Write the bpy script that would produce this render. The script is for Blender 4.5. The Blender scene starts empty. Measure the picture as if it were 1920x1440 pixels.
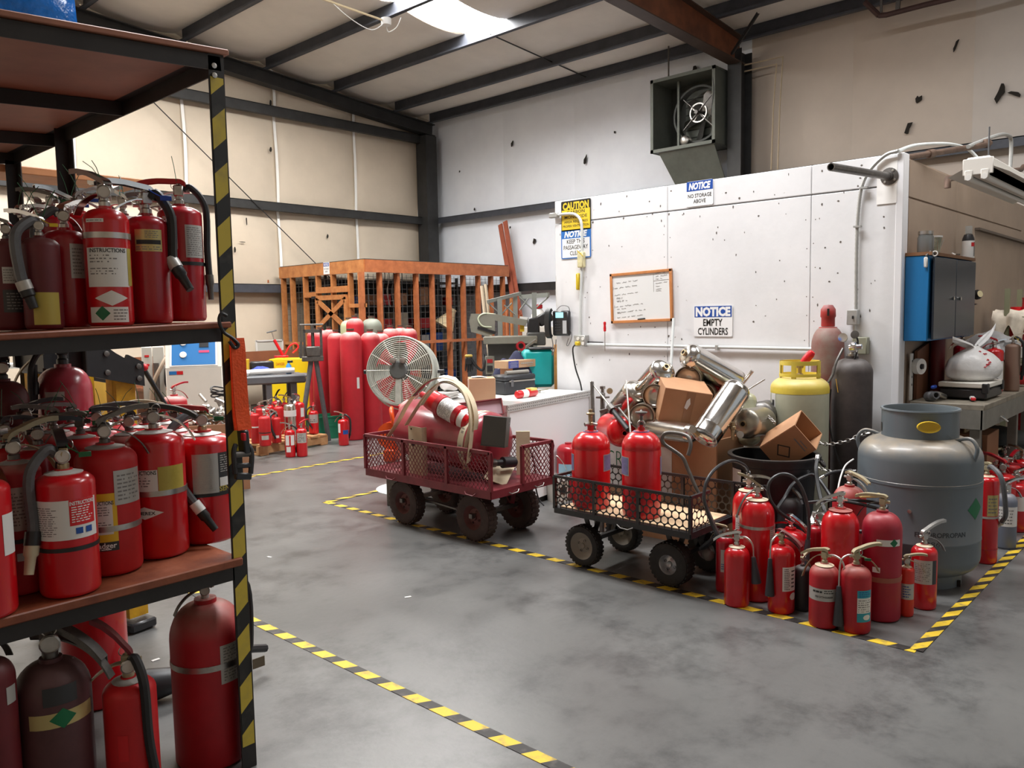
import bpy, math, random
from mathutils import Vector, Matrix, noise

random.seed(7)
rnd = random.Random(11)
PI = math.pi
S = bpy.context.scene
COL = S.collection

# ------------------------------------------------------------------ camera, world, lights, exposure
CAM_H, FPX = 1.55, 1500.0
YAW, PITCH, ROLL = 0.7465, 0.0865, -0.01765


def _axes():
    cy, sy, cp, sp = math.cos(YAW), math.sin(YAW), math.cos(PITCH), math.sin(PITCH)
    f = Vector((cy * cp, sy * cp, -sp))
    r = Vector((sy, -cy, 0))
    u = r.cross(f)
    c, s = math.cos(ROLL), math.sin(ROLL)
    return c * r + s * u, -s * r + c * u, f


RX, UX, FX = _axes()
CAM = Vector((0, 0, CAM_H))
cam = bpy.data.cameras.new('camera')
cam.sensor_width = 36
cam.lens = FPX / 1920 * 36
cam.clip_start, cam.clip_end = 0.05, 100
camo = bpy.data.objects.new('camera', cam)
COL.objects.link(camo)
m = Matrix.Identity(4)
for i in range(3):
    m[i][0], m[i][1], m[i][2], m[i][3] = RX[i], UX[i], -FX[i], CAM[i]
camo.matrix_world = m
S.camera = camo
S.view_settings.view_transform = 'Standard'
S.view_settings.look = 'None'
S.view_settings.gamma = 1
S.view_settings.use_curve_mapping = False
S.view_settings.exposure = 0.12

W = bpy.data.worlds.new('world')
S.world = W
W.use_nodes = True
W.node_tree.nodes['Background'].inputs[0].default_value = (0.86, 0.93, 1.0, 1)
W.node_tree.nodes['Background'].inputs[1].default_value = 0.45

SKYLIGHT_STRENGTH = 46.0


def area(name, loc, sx, sy, power, col, rot=(0, 0, 0)):
    L = bpy.data.lights.new(name, 'AREA')
    L.shape = 'RECTANGLE'
    L.size, L.size_y, L.energy, L.color = sx, sy, power, col
    o = bpy.data.objects.new(name, L)
    o.location, o.rotation_euler = loc, rot
    COL.objects.link(o)
    return o


# added fill lights outside the frame, standing in for unseen skylights and a lamp
area('roof_fill', (6.2, 0.8, 5.75), 0.9, 2.4, 170, (0.98, 0.985, 1.0))
area('roof_fill', (3.7, 3.4, 5.95), 0.9, 3.0, 330, (0.98, 0.985, 1.0))
area('roof_fill', (3.0, 9.5, 6.1), 0.9, 3.0, 430, (1.0, 0.98, 0.95))
area('bay_fill', (7.0, -1.5, 5.6), 0.5, 2.4, 50, (1.0, 0.96, 0.9))


# ------------------------------------------------------------------ photo survey: pixel -> point on a known plane
def ray(px, py):
    return FX + (px - 960) / FPX * RX + (720 - py) / FPX * UX


def fl(px, py, z=0.0):
    d = ray(px, py)
    return CAM + d * ((z - CAM_H) / d.z)


def onx(px, py, x):
    d = ray(px, py)
    return CAM + d * (x / d.x)


def ony(px, py, y):
    d = ray(px, py)
    return CAM + d * (y / d.y)


def dep(px, py, d):
    return CAM + ray(px, py) * d


def pdepth(p):
    return (Vector(p) - CAM).dot(FX)


def zat(px, py, x, y):
    """height of the point above (x, y) that is seen at image row py"""
    lo, hi = -1.0, 12.0
    for _ in range(40):
        mid = (lo + hi) / 2
        q = Vector((x, y, mid)) - CAM
        if 720 - FPX * q.dot(UX) / q.dot(FX) > py:
            lo = mid
        else:
            hi = mid
    return lo


def stand(cx, by, hw, z=0.0):
    """centre and radius of a round thing whose near foot is seen at (cx, by), half width hw px"""
    p = fl(cx, by, z)
    r = hw * pdepth(p) / FPX
    d = Vector((p.x, p.y, 0)).normalized()
    c = p + d * r * 0.9
    return c.x, c.y, r


def col_at(cx, py, depth, hw):
    p = dep(cx, py, depth)
    return p.x, p.y, hw * depth / FPX


_TAKEN = []


def clear(x, y, r, z, most=0.5):
    """step back along the line of sight until nothing already standing at this level is touched"""
    k = 1.0
    for _ in range(60):
        if all(abs(z - t[3]) > .3 or math.hypot(x * k - t[0], y * k - t[1]) > r * k + t[2] + .004 for t in _TAKEN) or math.hypot(x, y) * (k - 1) > most:
            break
        k += .004
    _TAKEN.append((x * k, y * k, r * k, z))
    return x * k, y * k, r * k


# ------------------------------------------------------------------ materials
MATS = {}


def mat(name, col, rough=0.5, metal=0.0, var=0.0, scale=6.0, bump=0.0, bscale=40.0, col2=None, dust=0.0,
        dustcol=(0.45, 0.38, 0.31), emit=0.0, coat=0.0, trans=0.0, alpha=1.0, spots=None, rvar=0.0, spec=None, ramp=(0.33, 0.68), nrough=0.65):
    if name in MATS:
        return MATS[name]
    M = bpy.data.materials.new(name)
    M.use_nodes = True
    nt = M.node_tree
    N, Lk = nt.nodes, nt.links
    b = N['Principled BSDF']
    b.inputs['Base Color'].default_value = (*col, 1)
    b.inputs['Roughness'].default_value = rough
    b.inputs['Metallic'].default_value = metal
    if spec is not None:
        b.inputs['Specular IOR Level'].default_value = spec
    if coat:
        b.inputs['Coat Weight'].default_value = coat
        b.inputs['Coat Roughness'].default_value = 0.08
    if trans:
        b.inputs['Transmission Weight'].default_value = trans
    if alpha < 1:
        b.inputs['Alpha'].default_value = alpha
    if emit:
        b.inputs['Emission Color'].default_value = (*col, 1)
        b.inputs['Emission Strength'].default_value = emit
    out = None
    tc = N.new('ShaderNodeTexCoord')
    if var or col2:
        n = N.new('ShaderNodeTexNoise')
        n.inputs['Scale'].default_value = scale
        n.inputs['Detail'].default_value = 6
        n.inputs['Roughness'].default_value = nrough
        n.inputs['Detail'].default_value = 6 if nrough < .7 else 12
        Lk.new(tc.outputs['Object'], n.inputs['Vector'])
        r = N.new('ShaderNodeValToRGB')
        c2 = col2 or tuple(max(0, c * (1 - var)) for c in col)
        c1 = col if col2 else tuple(min(1, c * (1 + var)) for c in col)
        r.color_ramp.elements[0].position, r.color_ramp.elements[1].position = ramp
        r.color_ramp.elements[0].color = (*c2, 1)
        r.color_ramp.elements[1].color = (*c1, 1)
        Lk.new(n.outputs['Fac'], r.inputs['Fac'])
        out = r.outputs['Color']
        if rvar:
            mr = N.new('ShaderNodeMapRange')
            mr.inputs['To Min'].default_value = max(0, rough - rvar)
            mr.inputs['To Max'].default_value = min(1, rough + rvar)
            Lk.new(n.outputs['Fac'], mr.inputs['Value'])
            Lk.new(mr.outputs['Result'], b.inputs['Roughness'])
    if spots:
        sc, th, sc_col = spots[:3]
        n2 = N.new('ShaderNodeTexNoise')
        n2.inputs['Scale'].default_value = sc
        n2.inputs['Detail'].default_value = 3 if nrough < .7 else 10
        n2.inputs['Roughness'].default_value = min(nrough, .72) if nrough >= .7 else .5
        Lk.new(tc.outputs['Object'], n2.inputs['Vector'])
        mr = N.new('ShaderNodeMapRange')
        mr.inputs['From Min'].default_value = th
        mr.inputs['From Max'].default_value = th + (spots[3] if len(spots) > 3 else 0.05)
        Lk.new(n2.outputs['Fac'], mr.inputs['Value'])
        mx = N.new('ShaderNodeMix')
        mx.data_type = 'RGBA'
        Lk.new(mr.outputs['Result'], mx.inputs['Factor'])
        if out:
            Lk.new(out, mx.inputs['A'])
        else:
            mx.inputs['A'].default_value = (*col, 1)
        mx.inputs['B'].default_value = (*sc_col, 1)
        out = mx.outputs['Result']
    if dust:
        g = N.new('ShaderNodeNewGeometry')
        sx = N.new('ShaderNodeSeparateXYZ')
        Lk.new(g.outputs['Normal'], sx.inputs[0])
        mr = N.new('ShaderNodeMapRange')
        mr.inputs['From Min'].default_value = 0.1
        mr.inputs['From Max'].default_value = 0.8
        Lk.new(sx.outputs['Z'], mr.inputs['Value'])
        n3 = N.new('ShaderNodeTexNoise')
        n3.inputs['Scale'].default_value = 14
        n3.inputs['Detail'].default_value = 5
        Lk.new(tc.outputs['Object'], n3.inputs['Vector'])
        mm = N.new('ShaderNodeMath')
        mm.operation = 'MULTIPLY'
        Lk.new(mr.outputs['Result'], mm.inputs[0])
        mr2 = N.new('ShaderNodeMapRange')
        mr2.inputs['From Min'].default_value = 0.3
        mr2.inputs['From Max'].default_value = 0.6
        mr2.inputs['To Min'].default_value = dust * 0.5
        mr2.inputs['To Max'].default_value = dust
        Lk.new(n3.outputs['Fac'], mr2.inputs['Value'])
        Lk.new(mr2.outputs['Result'], mm.inputs[1])
        mx = N.new('ShaderNodeMix')
        mx.data_type = 'RGBA'
        Lk.new(mm.outputs[0], mx.inputs['Factor'])
        if out:
            Lk.new(out, mx.inputs['A'])
        else:
            mx.inputs['A'].default_value = (*col, 1)
        mx.inputs['B'].default_value = (*dustcol, 1)
        out = mx.outputs['Result']
    if out:
        Lk.new(out, b.inputs['Base Color'])
    if bump:
        n4 = N.new('ShaderNodeTexNoise')
        n4.inputs['Scale'].default_value = bscale
        n4.inputs['Detail'].default_value = 5
        Lk.new(tc.outputs['Object'], n4.inputs['Vector'])
        bp = N.new('ShaderNodeBump')
        bp.inputs['Strength'].default_value = bump
        bp.inputs['Distance'].default_value = 0.02
        Lk.new(n4.outputs['Fac'], bp.inputs['Height'])
        Lk.new(bp.outputs['Normal'], b.inputs['Normal'])
    MATS[name] = M
    return M


def stripe_mat(name, c1, c2, period, duty, axis=0, skew=1.0, skewaxis=1, rough=0.5, wear=0.0):
    """flat printed diagonal stripes (hazard tape)"""
    M = bpy.data.materials.new(name)
    M.use_nodes = True
    nt = M.node_tree
    N, Lk = nt.nodes, nt.links
    b = N['Principled BSDF']
    b.inputs['Roughness'].default_value = rough
    tc = N.new('ShaderNodeTexCoord')
    sx = N.new('ShaderNodeSeparateXYZ')
    Lk.new(tc.outputs['Object'], sx.inputs[0])
    a = N.new('ShaderNodeMath')
    a.operation = 'MULTIPLY_ADD'
    Lk.new(sx.outputs[skewaxis], a.inputs[0])
    a.inputs[1].default_value = skew
    Lk.new(sx.outputs[axis], a.inputs[2])
    d = N.new('ShaderNodeMath')
    d.operation = 'DIVIDE'
    d.inputs[1].default_value = period
    Lk.new(a.outputs[0], d.inputs[0])
    f = N.new('ShaderNodeMath')
    f.operation = 'FRACT'
    Lk.new(d.outputs[0], f.inputs[0])
    g = N.new('ShaderNodeMath')
    g.operation = 'GREATER_THAN'
    g.inputs[1].default_value = duty
    Lk.new(f.outputs[0], g.inputs[0])
    mx = N.new('ShaderNodeMix')
    mx.data_type = 'RGBA'
    Lk.new(g.outputs[0], mx.inputs['Factor'])
    mx.inputs['A'].default_value = (*c1, 1)
    mx.inputs['B'].default_value = (*c2, 1)
    o = mx.outputs['Result']
    if wear:
        n = N.new('ShaderNodeTexNoise')
        n.inputs['Scale'].default_value = 18
        n.inputs['Detail'].default_value = 6
        Lk.new(tc.outputs['Object'], n.inputs['Vector'])
        mr = N.new('ShaderNodeMapRange')
        mr.inputs['From Min'].default_value = 0.52
        mr.inputs['From Max'].default_value = 0.75
        mr.inputs['To Max'].default_value = wear
        Lk.new(n.outputs['Fac'], mr.inputs['Value'])
        m2 = N.new('ShaderNodeMix')
        m2.data_type = 'RGBA'
        Lk.new(mr.outputs['Result'], m2.inputs['Factor'])
        Lk.new(o, m2.inputs['A'])
        m2.inputs['B'].default_value = (0.12, 0.105, 0.09, 1)
        o = m2.outputs['Result']
    Lk.new(o, b.inputs['Base Color'])
    MATS[name] = M
    return M


# ------------------------------------------------------------------ mesh building
def basis(z, x=None):
    z = Vector(z).normalized()
    if x is None:
        x = Vector((0, 0, 1)) if abs(z.z) < 0.9 else Vector((1, 0, 0))
    x = Vector(x)
    y = z.cross(x).normalized()
    x = y.cross(z).normalized()
    M = Matrix.Identity(4)
    for i in range(3):
        M[i][0], M[i][1], M[i][2] = x[i], y[i], z[i]
    return M


def T(x=0, y=0, z=0):
    return Matrix.Translation((x, y, z))


def RZ(a):
    return Matrix.Rotation(a, 4, 'Z')


def RY(a):
    return Matrix.Rotation(a, 4, 'Y')


def RXm(a):
    return Matrix.Rotation(a, 4, 'X')


class MB:
    def __init__(self):
        self.v, self.f = [], []

    def add(self, vs, fs, M=None):
        k = len(self.v)
        if M is not None:
            vs = [M @ Vector(p) for p in vs]
        self.v += [tuple(p) for p in vs]
        self.f += [tuple(i + k for i in q) for q in fs]
        return self

    def box(self, c, s, M=None, ch=0.0):
        hx, hy, hz = s[0] / 2, s[1] / 2, s[2] / 2
        if ch <= 0:
            vs = [(c[0] + a * hx, c[1] + b * hy, c[2] + d * hz) for a in (-1, 1) for b in (-1, 1) for d in (-1, 1)]
            fs = [(0, 1, 3, 2), (4, 6, 7, 5), (0, 4, 5, 1), (2, 3, 7, 6), (0, 2, 6, 4), (1, 5, 7, 3)]
            return self.add(vs, fs, M)
        ch = min(ch, hx * .9, hy * .9, hz * .9)
        vs, ix = [], {}
        for a in (-1, 1):
            for b in (-1, 1):
                for d in (-1, 1):
                    for k in range(3):
                        p = [a * (hx - (ch if k != 0 else 0)), b * (hy - (ch if k != 1 else 0)), d * (hz - (ch if k != 2 else 0))]
                        ix[(a, b, d, k)] = len(vs)
                        vs.append((c[0] + p[0], c[1] + p[1], c[2] + p[2]))
        fs = []
        cyc = [(-1, -1), (1, -1), (1, 1), (-1, 1)]
        for sg in (-1, 1):
            for k in range(3):
                q = []
                for (p1, p2) in cyc:
                    t = [0, 0, 0]
                    t[k], t[(k + 1) % 3], t[(k + 2) % 3] = sg, p1, p2
                    q.append(ix[(t[0], t[1], t[2], k)])
                fs.append(tuple(q if sg > 0 else q[::-1]))
        for k in range(3):
            k1, k2 = (k + 1) % 3, (k + 2) % 3
            for s1 in (-1, 1):
                for s2 in (-1, 1):
                    t = [0, 0, 0]
                    t[k1], t[k2] = s1, s2
                    a, b = t[:], t[:]
                    a[k], b[k] = -1, 1
                    q = (ix[(*a, k1)], ix[(*b, k1)], ix[(*b, k2)], ix[(*a, k2)])
                    fs.append(q if s1 * s2 < 0 else q[::-1])
        for a in (-1, 1):
            for b in (-1, 1):
                for d in (-1, 1):
                    q = tuple(ix[(a, b, d, k)] for k in range(3))
                    fs.append(q if a * b * d > 0 else q[::-1])
        return self.add(vs, fs, M)

    def bar(self, p, q, w, h, up=None, ch=0.0):
        """rectangular bar from p to q: w across, h along 'up'"""
        p, q = Vector(p), Vector(q)
        B = basis(q - p, up if up is not None else None)
        L = (q - p).length
        return self.box((0, 0, L / 2), (h, w, L), Matrix.Translation(p) @ B, ch)

    def lathe(self, prof, n=24, M=None, a0=0.0, a1=2 * PI):
        full = abs(a1 - a0 - 2 * PI) < 1e-6
        vs, fs, rows = [], [], []
        cnt = n if full else n + 1
        for (r, z) in prof:
            if r < 1e-6:
                rows.append([len(vs)])
                vs.append((0, 0, z))
            else:
                row = []
                for i in range(cnt):
                    a = a0 + (a1 - a0) * i / n
                    row.append(len(vs))
                    vs.append((r * math.cos(a), r * math.sin(a), z))
                rows.append(row)
        for k in range(len(rows) - 1):
            A, B = rows[k], rows[k + 1]
            for i in range(n):
                j = (i + 1) % cnt
                if len(A) == 1 and len(B) == 1:
                    continue
                if len(A) == 1:
                    fs.append((A[0], B[j], B[i]))
                elif len(B) == 1:
                    fs.append((A[i], A[j], B[0]))
                else:
                    fs.append((A[i], A[j], B[j], B[i]))
        return self.add(vs, fs, M)

    def cyl(self, p, q, r, n=16, r2=None):
        p, q = Vector(p), Vector(q)
        L = (q - p).length
        r2 = r if r2 is None else r2
        return self.lathe([(0, 0), (r, 0), (r2, L), (0, L)], n, Matrix.Translation(p) @ basis(q - p))

    def tube(self, pts, r, n=8, closed=False, caps=True):
        pts = [Vector(p) for p in pts]
        m_ = len(pts)
        vs, fs, ref = [], [], None
        for i, p in enumerate(pts):
            if closed:
                t = pts[(i + 1) % m_] - pts[i - 1]
            else:
                t = pts[min(i + 1, m_ - 1)] - pts[max(i - 1, 0)]
            t = t.normalized() if t.length > 1e-9 else Vector((0, 0, 1))
            if ref is None:
                ref = Vector((0, 0, 1)) if abs(t.z) < 0.9 else Vector((1, 0, 0))
            x = (ref - t * ref.dot(t))
            x = x.normalized() if x.length > 1e-6 else t.orthogonal().normalized()
            ref = x
            y = t.cross(x)
            rr = r[i] if isinstance(r, (list, tuple)) else r
            for k in range(n):
                a = 2 * PI * k / n
                vs.append(p + x * (rr * math.cos(a)) + y * (rr * math.sin(a)))
        for i in range(m_ if closed else m_ - 1):
            j = (i + 1) % m_
            for k in range(n):
                l = (k + 1) % n
                fs.append((i * n + k, i * n + l, j * n + l, j * n + k))
        if caps and not closed:
            fs.append(tuple(range(n))[::-1])
            fs.append(tuple((m_ - 1) * n + k for k in range(n)))
        return self.add(vs, fs)

    def strip(self, pts, side, w, th):
        """flat metal strip that follows pts; 'side' is the direction of its width"""
        pts = [Vector(p) for p in pts]
        side = Vector(side).normalized()
        vs, fs, m_ = [], [], len(pts)
        for i, p in enumerate(pts):
            t = (pts[min(i + 1, m_ - 1)] - pts[max(i - 1, 0)]).normalized()
            nn = t.cross(side).normalized()
            ww = w[i] if isinstance(w, (list, tuple)) else w
            for (a, b) in ((-1, -1), (1, -1), (1, 1), (-1, 1)):
                vs.append(p + side * (a * ww / 2) + nn * (b * th / 2))
        for i in range(m_ - 1):
            for k in range(4):
                l = (k + 1) % 4
                fs.append((i * 4 + k, i * 4 + l, i * 4 + 4 + l, i * 4 + 4 + k))
        fs += [(3, 2, 1, 0), tuple((m_ - 1) * 4 + k for k in range(4))]
        return self.add(vs, fs)

    def prism(self, poly, h, M=None):
        """2D polygon (ccw) raised from z=0 to z=h"""
        n = len(poly)
        vs = [(p[0], p[1], 0) for p in poly] + [(p[0], p[1], h) for p in poly]
        fs = [tuple(range(n))[::-1], tuple(range(n, 2 * n))] + [(i, (i + 1) % n, n + (i + 1) % n, n + i) for i in range(n)]
        return self.add(vs, fs, M)

    def sphere(self, c, r, n=12, sq=(1, 1, 1)):
        prof = [(r * math.sin(PI * i / (n // 2)), -r * math.cos(PI * i / (n // 2))) for i in range(n // 2 + 1)]
        prof[0], prof[-1] = (0, -r), (0, r)
        return self.lathe(prof, n, T(*c) @ Matrix.Diagonal((*sq, 1)))

    def grid(self, fn, nu, nv):
        vs = [fn(i / nu, j / nv) for j in range(nv + 1) for i in range(nu + 1)]
        fs = [(j * (nu + 1) + i, j * (nu + 1) + i + 1, (j + 1) * (nu + 1) + i + 1, (j + 1) * (nu + 1) + i) for j in range(nv) for i in range(nu)]
        return self.add(vs, fs)


def mesh(name, mb, material, smooth=True, angle=0.7):
    me = bpy.data.meshes.new(name)
    me.from_pydata(mb.v, [], mb.f)
    me.update()
    if material:
        me.materials.append(material)
    if smooth:
        me.shade_smooth()
        me.set_sharp_from_angle(angle=angle)
    return me


def part(name, mb, material, parent, label=None, smooth=True, angle=0.7, loc=None):
    me = mb if isinstance(mb, bpy.types.Mesh) else mesh(name, mb, material, smooth, angle)
    o = bpy.data.objects.new(name, me)
    COL.objects.link(o)
    o.parent = parent
    if loc:
        o.location = loc
    if label:
        o['label'] = label
    return o


def tag(o, label, cat, group=None, kind=None):
    if label:
        o['label'] = label
    if cat:
        o['category'] = cat
    if group:
        o['group'] = group
    if kind:
        o['kind'] = kind
    return o


def thing(name, label, cat, loc=(0, 0, 0), rotz=0.0, group=None, rot=None):
    o = bpy.data.objects.new(name, None)
    o.empty_display_size = 0.1
    COL.objects.link(o)
    o.location = loc
    o.rotation_euler = rot if rot is not None else (0, 0, rotz)
    return tag(o, label, cat, group)


def single(name, mb, material, label, cat, loc=(0, 0, 0), rotz=0.0, group=None, kind=None, rot=None, **kw):
    o = bpy.data.objects.new(name, mesh(name, mb, material, **kw))
    COL.objects.link(o)
    o.location = loc
    o.rotation_euler = rot if rot is not None else (0, 0, rotz)
    return tag(o, label, cat, group, kind)


def struct(name, mb, material, parent=None, smooth=False, label=None, **kw):
    o = bpy.data.objects.new(name, mesh(name, mb, material, smooth, **kw))
    COL.objects.link(o)
    o['kind'] = 'structure'
    if parent:
        o.parent = parent
    if label:
        o['label'] = label
    return o


def spline(pts, n=6, closed=False):
    pts = [Vector(p) for p in pts]
    out, m_ = [], len(pts)
    for i in range(m_ if closed else m_ - 1):
        if closed:
            p0, p1, p2, p3 = pts[i - 1], pts[i], pts[(i + 1) % m_], pts[(i + 2) % m_]
        else:
            p0, p1, p2, p3 = pts[max(i - 1, 0)], pts[i], pts[i + 1], pts[min(i + 2, m_ - 1)]
        for k in range(n):
            t = k / n
            out.append(0.5 * ((2 * p1) + (p2 - p0) * t + (2 * p0 - 5 * p1 + 4 * p2 - p3) * t * t + (3 * p1 - p0 - 3 * p2 + p3) * t ** 3))
    if not closed:
        out.append(pts[-1])
    return out


_TXT = {}


def txt(s, h=1.0, sx=1.0, bold=0.0, shear=0.0):
    """lettering laid flat in XY, centred on the origin, cap height h"""
    key = (s, bold, shear)
    if key not in _TXT:
        cu = bpy.data.curves.new('lettering', 'FONT')
        cu.body, cu.resolution_u, cu.offset, cu.shear = s, 2, bold, shear
        o = bpy.data.objects.new('lettering', cu)
        me = o.to_mesh()
        vs = [v.co.copy() for v in me.vertices]
        fs = [tuple(p.vertices) for p in me.polygons]
        o.to_mesh_clear()
        bpy.data.objects.remove(o)
        bpy.data.curves.remove(cu)
        x0, x1 = min(v.x for v in vs), max(v.x for v in vs)
        vs = [Vector((v.x - (x0 + x1) / 2, v.y - 0.35, 0)) for v in vs]
        _TXT[key] = (vs, fs)
    vs, fs = _TXT[key]
    k = h / 0.7
    return [Vector((v.x * k * sx, v.y * k, 0)) for v in vs], fs


def txtw(s, bold=0.0, shear=0.0):
    vs, _ = txt(s, 1, 1, bold, shear)
    return max(v.x for v in vs) * 2


def put_txt(mb, s, x, y, h, width=None, M=None, bold=0.0, shear=0.0, z=0.0):
    sx = 1.0 if width is None else width / (txtw(s, bold, shear) * h)
    vs, fs = txt(s, h, sx, bold, shear)
    mb.add([Vector((v.x + x, v.y + y, z)) for v in vs], fs, M)


def bend(vs, r):
    """flat (x, z-up) print wrapped round a cylinder of radius r; x=0 faces local -Y"""
    return [Vector((r * math.sin(v[0] / r), -r * math.cos(v[0] / r), v[1])) for v in vs]
def lin(r, g, b):
    return tuple(((c / 255) / 12.92 if c <= 10 else ((c / 255 + 0.055) / 1.055) ** 2.4) for c in (r, g, b))


mRED = mat('red_enamel', lin(196, 16, 26), 0.28, var=0.08, scale=5, coat=0.4, bump=0.02, bscale=30)
mRED2 = mat('deep_red_enamel', lin(170, 18, 34), 0.3, var=0.1, scale=5, coat=0.3, bump=0.02, bscale=30)
mRED3 = mat('matt_red_enamel', lin(186, 24, 28), 0.5, var=0.12, scale=8)
mREDD = mat('dusty_red_enamel', lin(172, 26, 36), 0.5, var=0.12, scale=8, dust=0.6, dustcol=(0.36, 0.25, 0.2))
mREDP = mat('dusty_pinkish_red_enamel', lin(190, 34, 46), 0.55, var=0.1, scale=5, dust=0.75, dustcol=(0.62, 0.47, 0.43))
mMAROON = mat('maroon_paint', lin(112, 32, 40), 0.45, var=0.2, scale=9, dust=0.15)
mMAROON2 = mat('faded_maroon_enamel', lin(150, 42, 56), 0.28, var=0.16, scale=5, coat=0.2, dust=0.1, dustcol=(0.5, 0.36, 0.36))
mWINE = mat('dark_wine_paint', lin(96, 22, 28), 0.5, var=0.15, scale=8, dust=0.3, dustcol=(0.2, 0.13, 0.12))
mDKBROWN = mat('dark_brown_paint', lin(84, 50, 52), 0.55, var=0.2, scale=7, dust=0.3, dustcol=(0.14, 0.1, 0.09))
mBLK = mat('black_rubber', (0.014, 0.014, 0.015), 0.45, var=0.2, scale=20)
mBLK2 = mat('black_paint', (0.02, 0.02, 0.022), 0.35, var=0.15, scale=20)
mHORN = mat('charcoal_plastic', (0.032, 0.034, 0.04), 0.5, var=0.15, scale=20)
mGRY = mat('grey_hose_rubber', (0.1, 0.1, 0.105), 0.5, var=0.15, scale=25)
mCHR = mat('bright_chrome', (0.78, 0.77, 0.75), 0.16, 1.0, var=0.05, scale=20)
mSTL = mat('dull_steel', (0.5, 0.48, 0.45), 0.38, 1.0, var=0.15, scale=25)
mDKS = mat('dark_steel', (0.16, 0.15, 0.14), 0.42, 0.8, var=0.2, scale=25)
mBRASS = mat('tarnished_brass', (0.42, 0.33, 0.2), 0.4, 0.9, var=0.2, scale=30)
mBEIGEH = mat('beige_painted_lever', lin(170, 158, 128), 0.45, 0.2, var=0.12, scale=20)
mWHT = mat('white_label_paper', (0.72, 0.71, 0.68), 0.5)
mGLAB = mat('grey_label_foil', (0.46, 0.45, 0.42), 0.4, 0.3)
mYLAB = mat('yellow_label_paper', lin(226, 186, 40), 0.5)
mOLAB = mat('olive_yellow_label', lin(178, 160, 70), 0.4, 0.1)
mGOLD = mat('gold_foil_label', lin(196, 178, 120), 0.35, 0.5)
mINK = mat('black_ink', (0.02, 0.02, 0.02), 0.5)
mINKG = mat('grey_ink', (0.2, 0.19, 0.18), 0.5)
mINKR = mat('red_ink', lin(200, 24, 30), 0.5)
mINKW = mat('white_ink', (0.8, 0.8, 0.78), 0.5)
mBLAB = mat('black_label', (0.03, 0.03, 0.032), 0.4)
mTEAL = mat('teal_label', lin(40, 150, 168), 0.45)
mGREEN = mat('green_print', lin(10, 104, 62), 0.45)
mBLUE = mat('blue_print', lin(24, 74, 150), 0.45)
mBLAB2 = mat('lavender_label', lin(120, 118, 160), 0.45, var=0.2, scale=30)
mGTAG = mat('green_plastic', lin(20, 92, 52), 0.4)
mYTAG = mat('yellow_plastic', lin(214, 184, 40), 0.4)
mRTAG = mat('red_plastic', lin(210, 24, 36), 0.4)
mBTAG = mat('blue_plastic', lin(24, 70, 170), 0.4)
mDIAL = mat('gauge_dial', (0.6, 0.55, 0.5), 0.3)
mDUSTC = mat('dusty_charcoal_enamel', (0.03, 0.03, 0.034), 0.55, dust=0.45, dustcol=(0.16, 0.14, 0.12))


def curved(a, z0, z1, arc, r, n=10, shape=None):
    """patch of thin print that hugs a cylinder; a = degrees from the front, arc = degrees wide"""
    mb = MB()
    w = math.radians(arc) * r

    def fn(u, v):
        x = (u - 0.5) * w + math.radians(a) * r
        if shape == 'diamond':
            hh = (z1 - z0) / 2 * (1 - abs(2 * u - 1) * 0.999)
            z = (z0 + z1) / 2 + (v - 0.5) * 2 * hh
        elif shape == 'oval':
            hh = (z1 - z0) / 2 * math.sqrt(max(1e-4, 1 - (2 * u - 1) ** 2))
            z = (z0 + z1) / 2 + (v - 0.5) * 2 * hh
        else:
            z = z0 + (z1 - z0) * v
        return (r * math.sin(x / r), -r * math.cos(x / r), z)
    mb.grid(fn, n, 1)
    return mb


def curved_text(s, a, z, h, r, width=None, bold=0.02):
    sx = 1.0 if width is None else width / (txtw(s, bold) * h)
    vs, fs = txt(s, h, sx, bold)
    x0 = math.radians(a) * r
    mb = MB()
    mb.add(bend([(v.x + x0, v.y + z) for v in vs], r), fs)
    return mb


def print_lines(mb, a, z0, z1, arc, r, n, rg):
    """rows of print too small to read"""
    w = math.radians(arc) * r
    x0 = math.radians(a) * r - w / 2
    for i in range(n):
        z = z1 - (z1 - z0) * (i + 0.5) / n
        hh = (z1 - z0) / n * 0.2
        x = x0
        end = x0 + w * rg.uniform(0.7, 1.0)
        while x < end:
            l = min(rg.uniform(0.1, 0.3) * w, end - x)
            q = [(x, z - hh), (x + l, z - hh), (x + l, z + hh), (x, z + hh)]
            mb.add(bend(q, r), [(0, 1, 2, 3)])
            x += l + w * 0.05


def to_cam(x, y):
    return math.atan2(-y, -x) + PI / 2


def body_mesh(r, h, paint, dome, foot=True, n=28):
    """cylinder shell: foot, wall, domed shoulder, neck"""
    d = r * dome
    nk = r * 0.3
    prof = [(0, 0.004), (r * 0.86, 0.0), (r * 0.95, 0.004), (r, 0.014), (r, h - d)]
    for i in range(1, 9):
        t = i / 8 * PI / 2
        prof.append((nk + (r - nk) * math.cos(t), h - d + d * math.sin(t)))
    prof += [(nk, h + r * 0.12), (0, h + r * 0.12)]
    mb = MB().lathe(prof, n)
    return mesh('body', mb, paint, True, 0.9)


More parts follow.
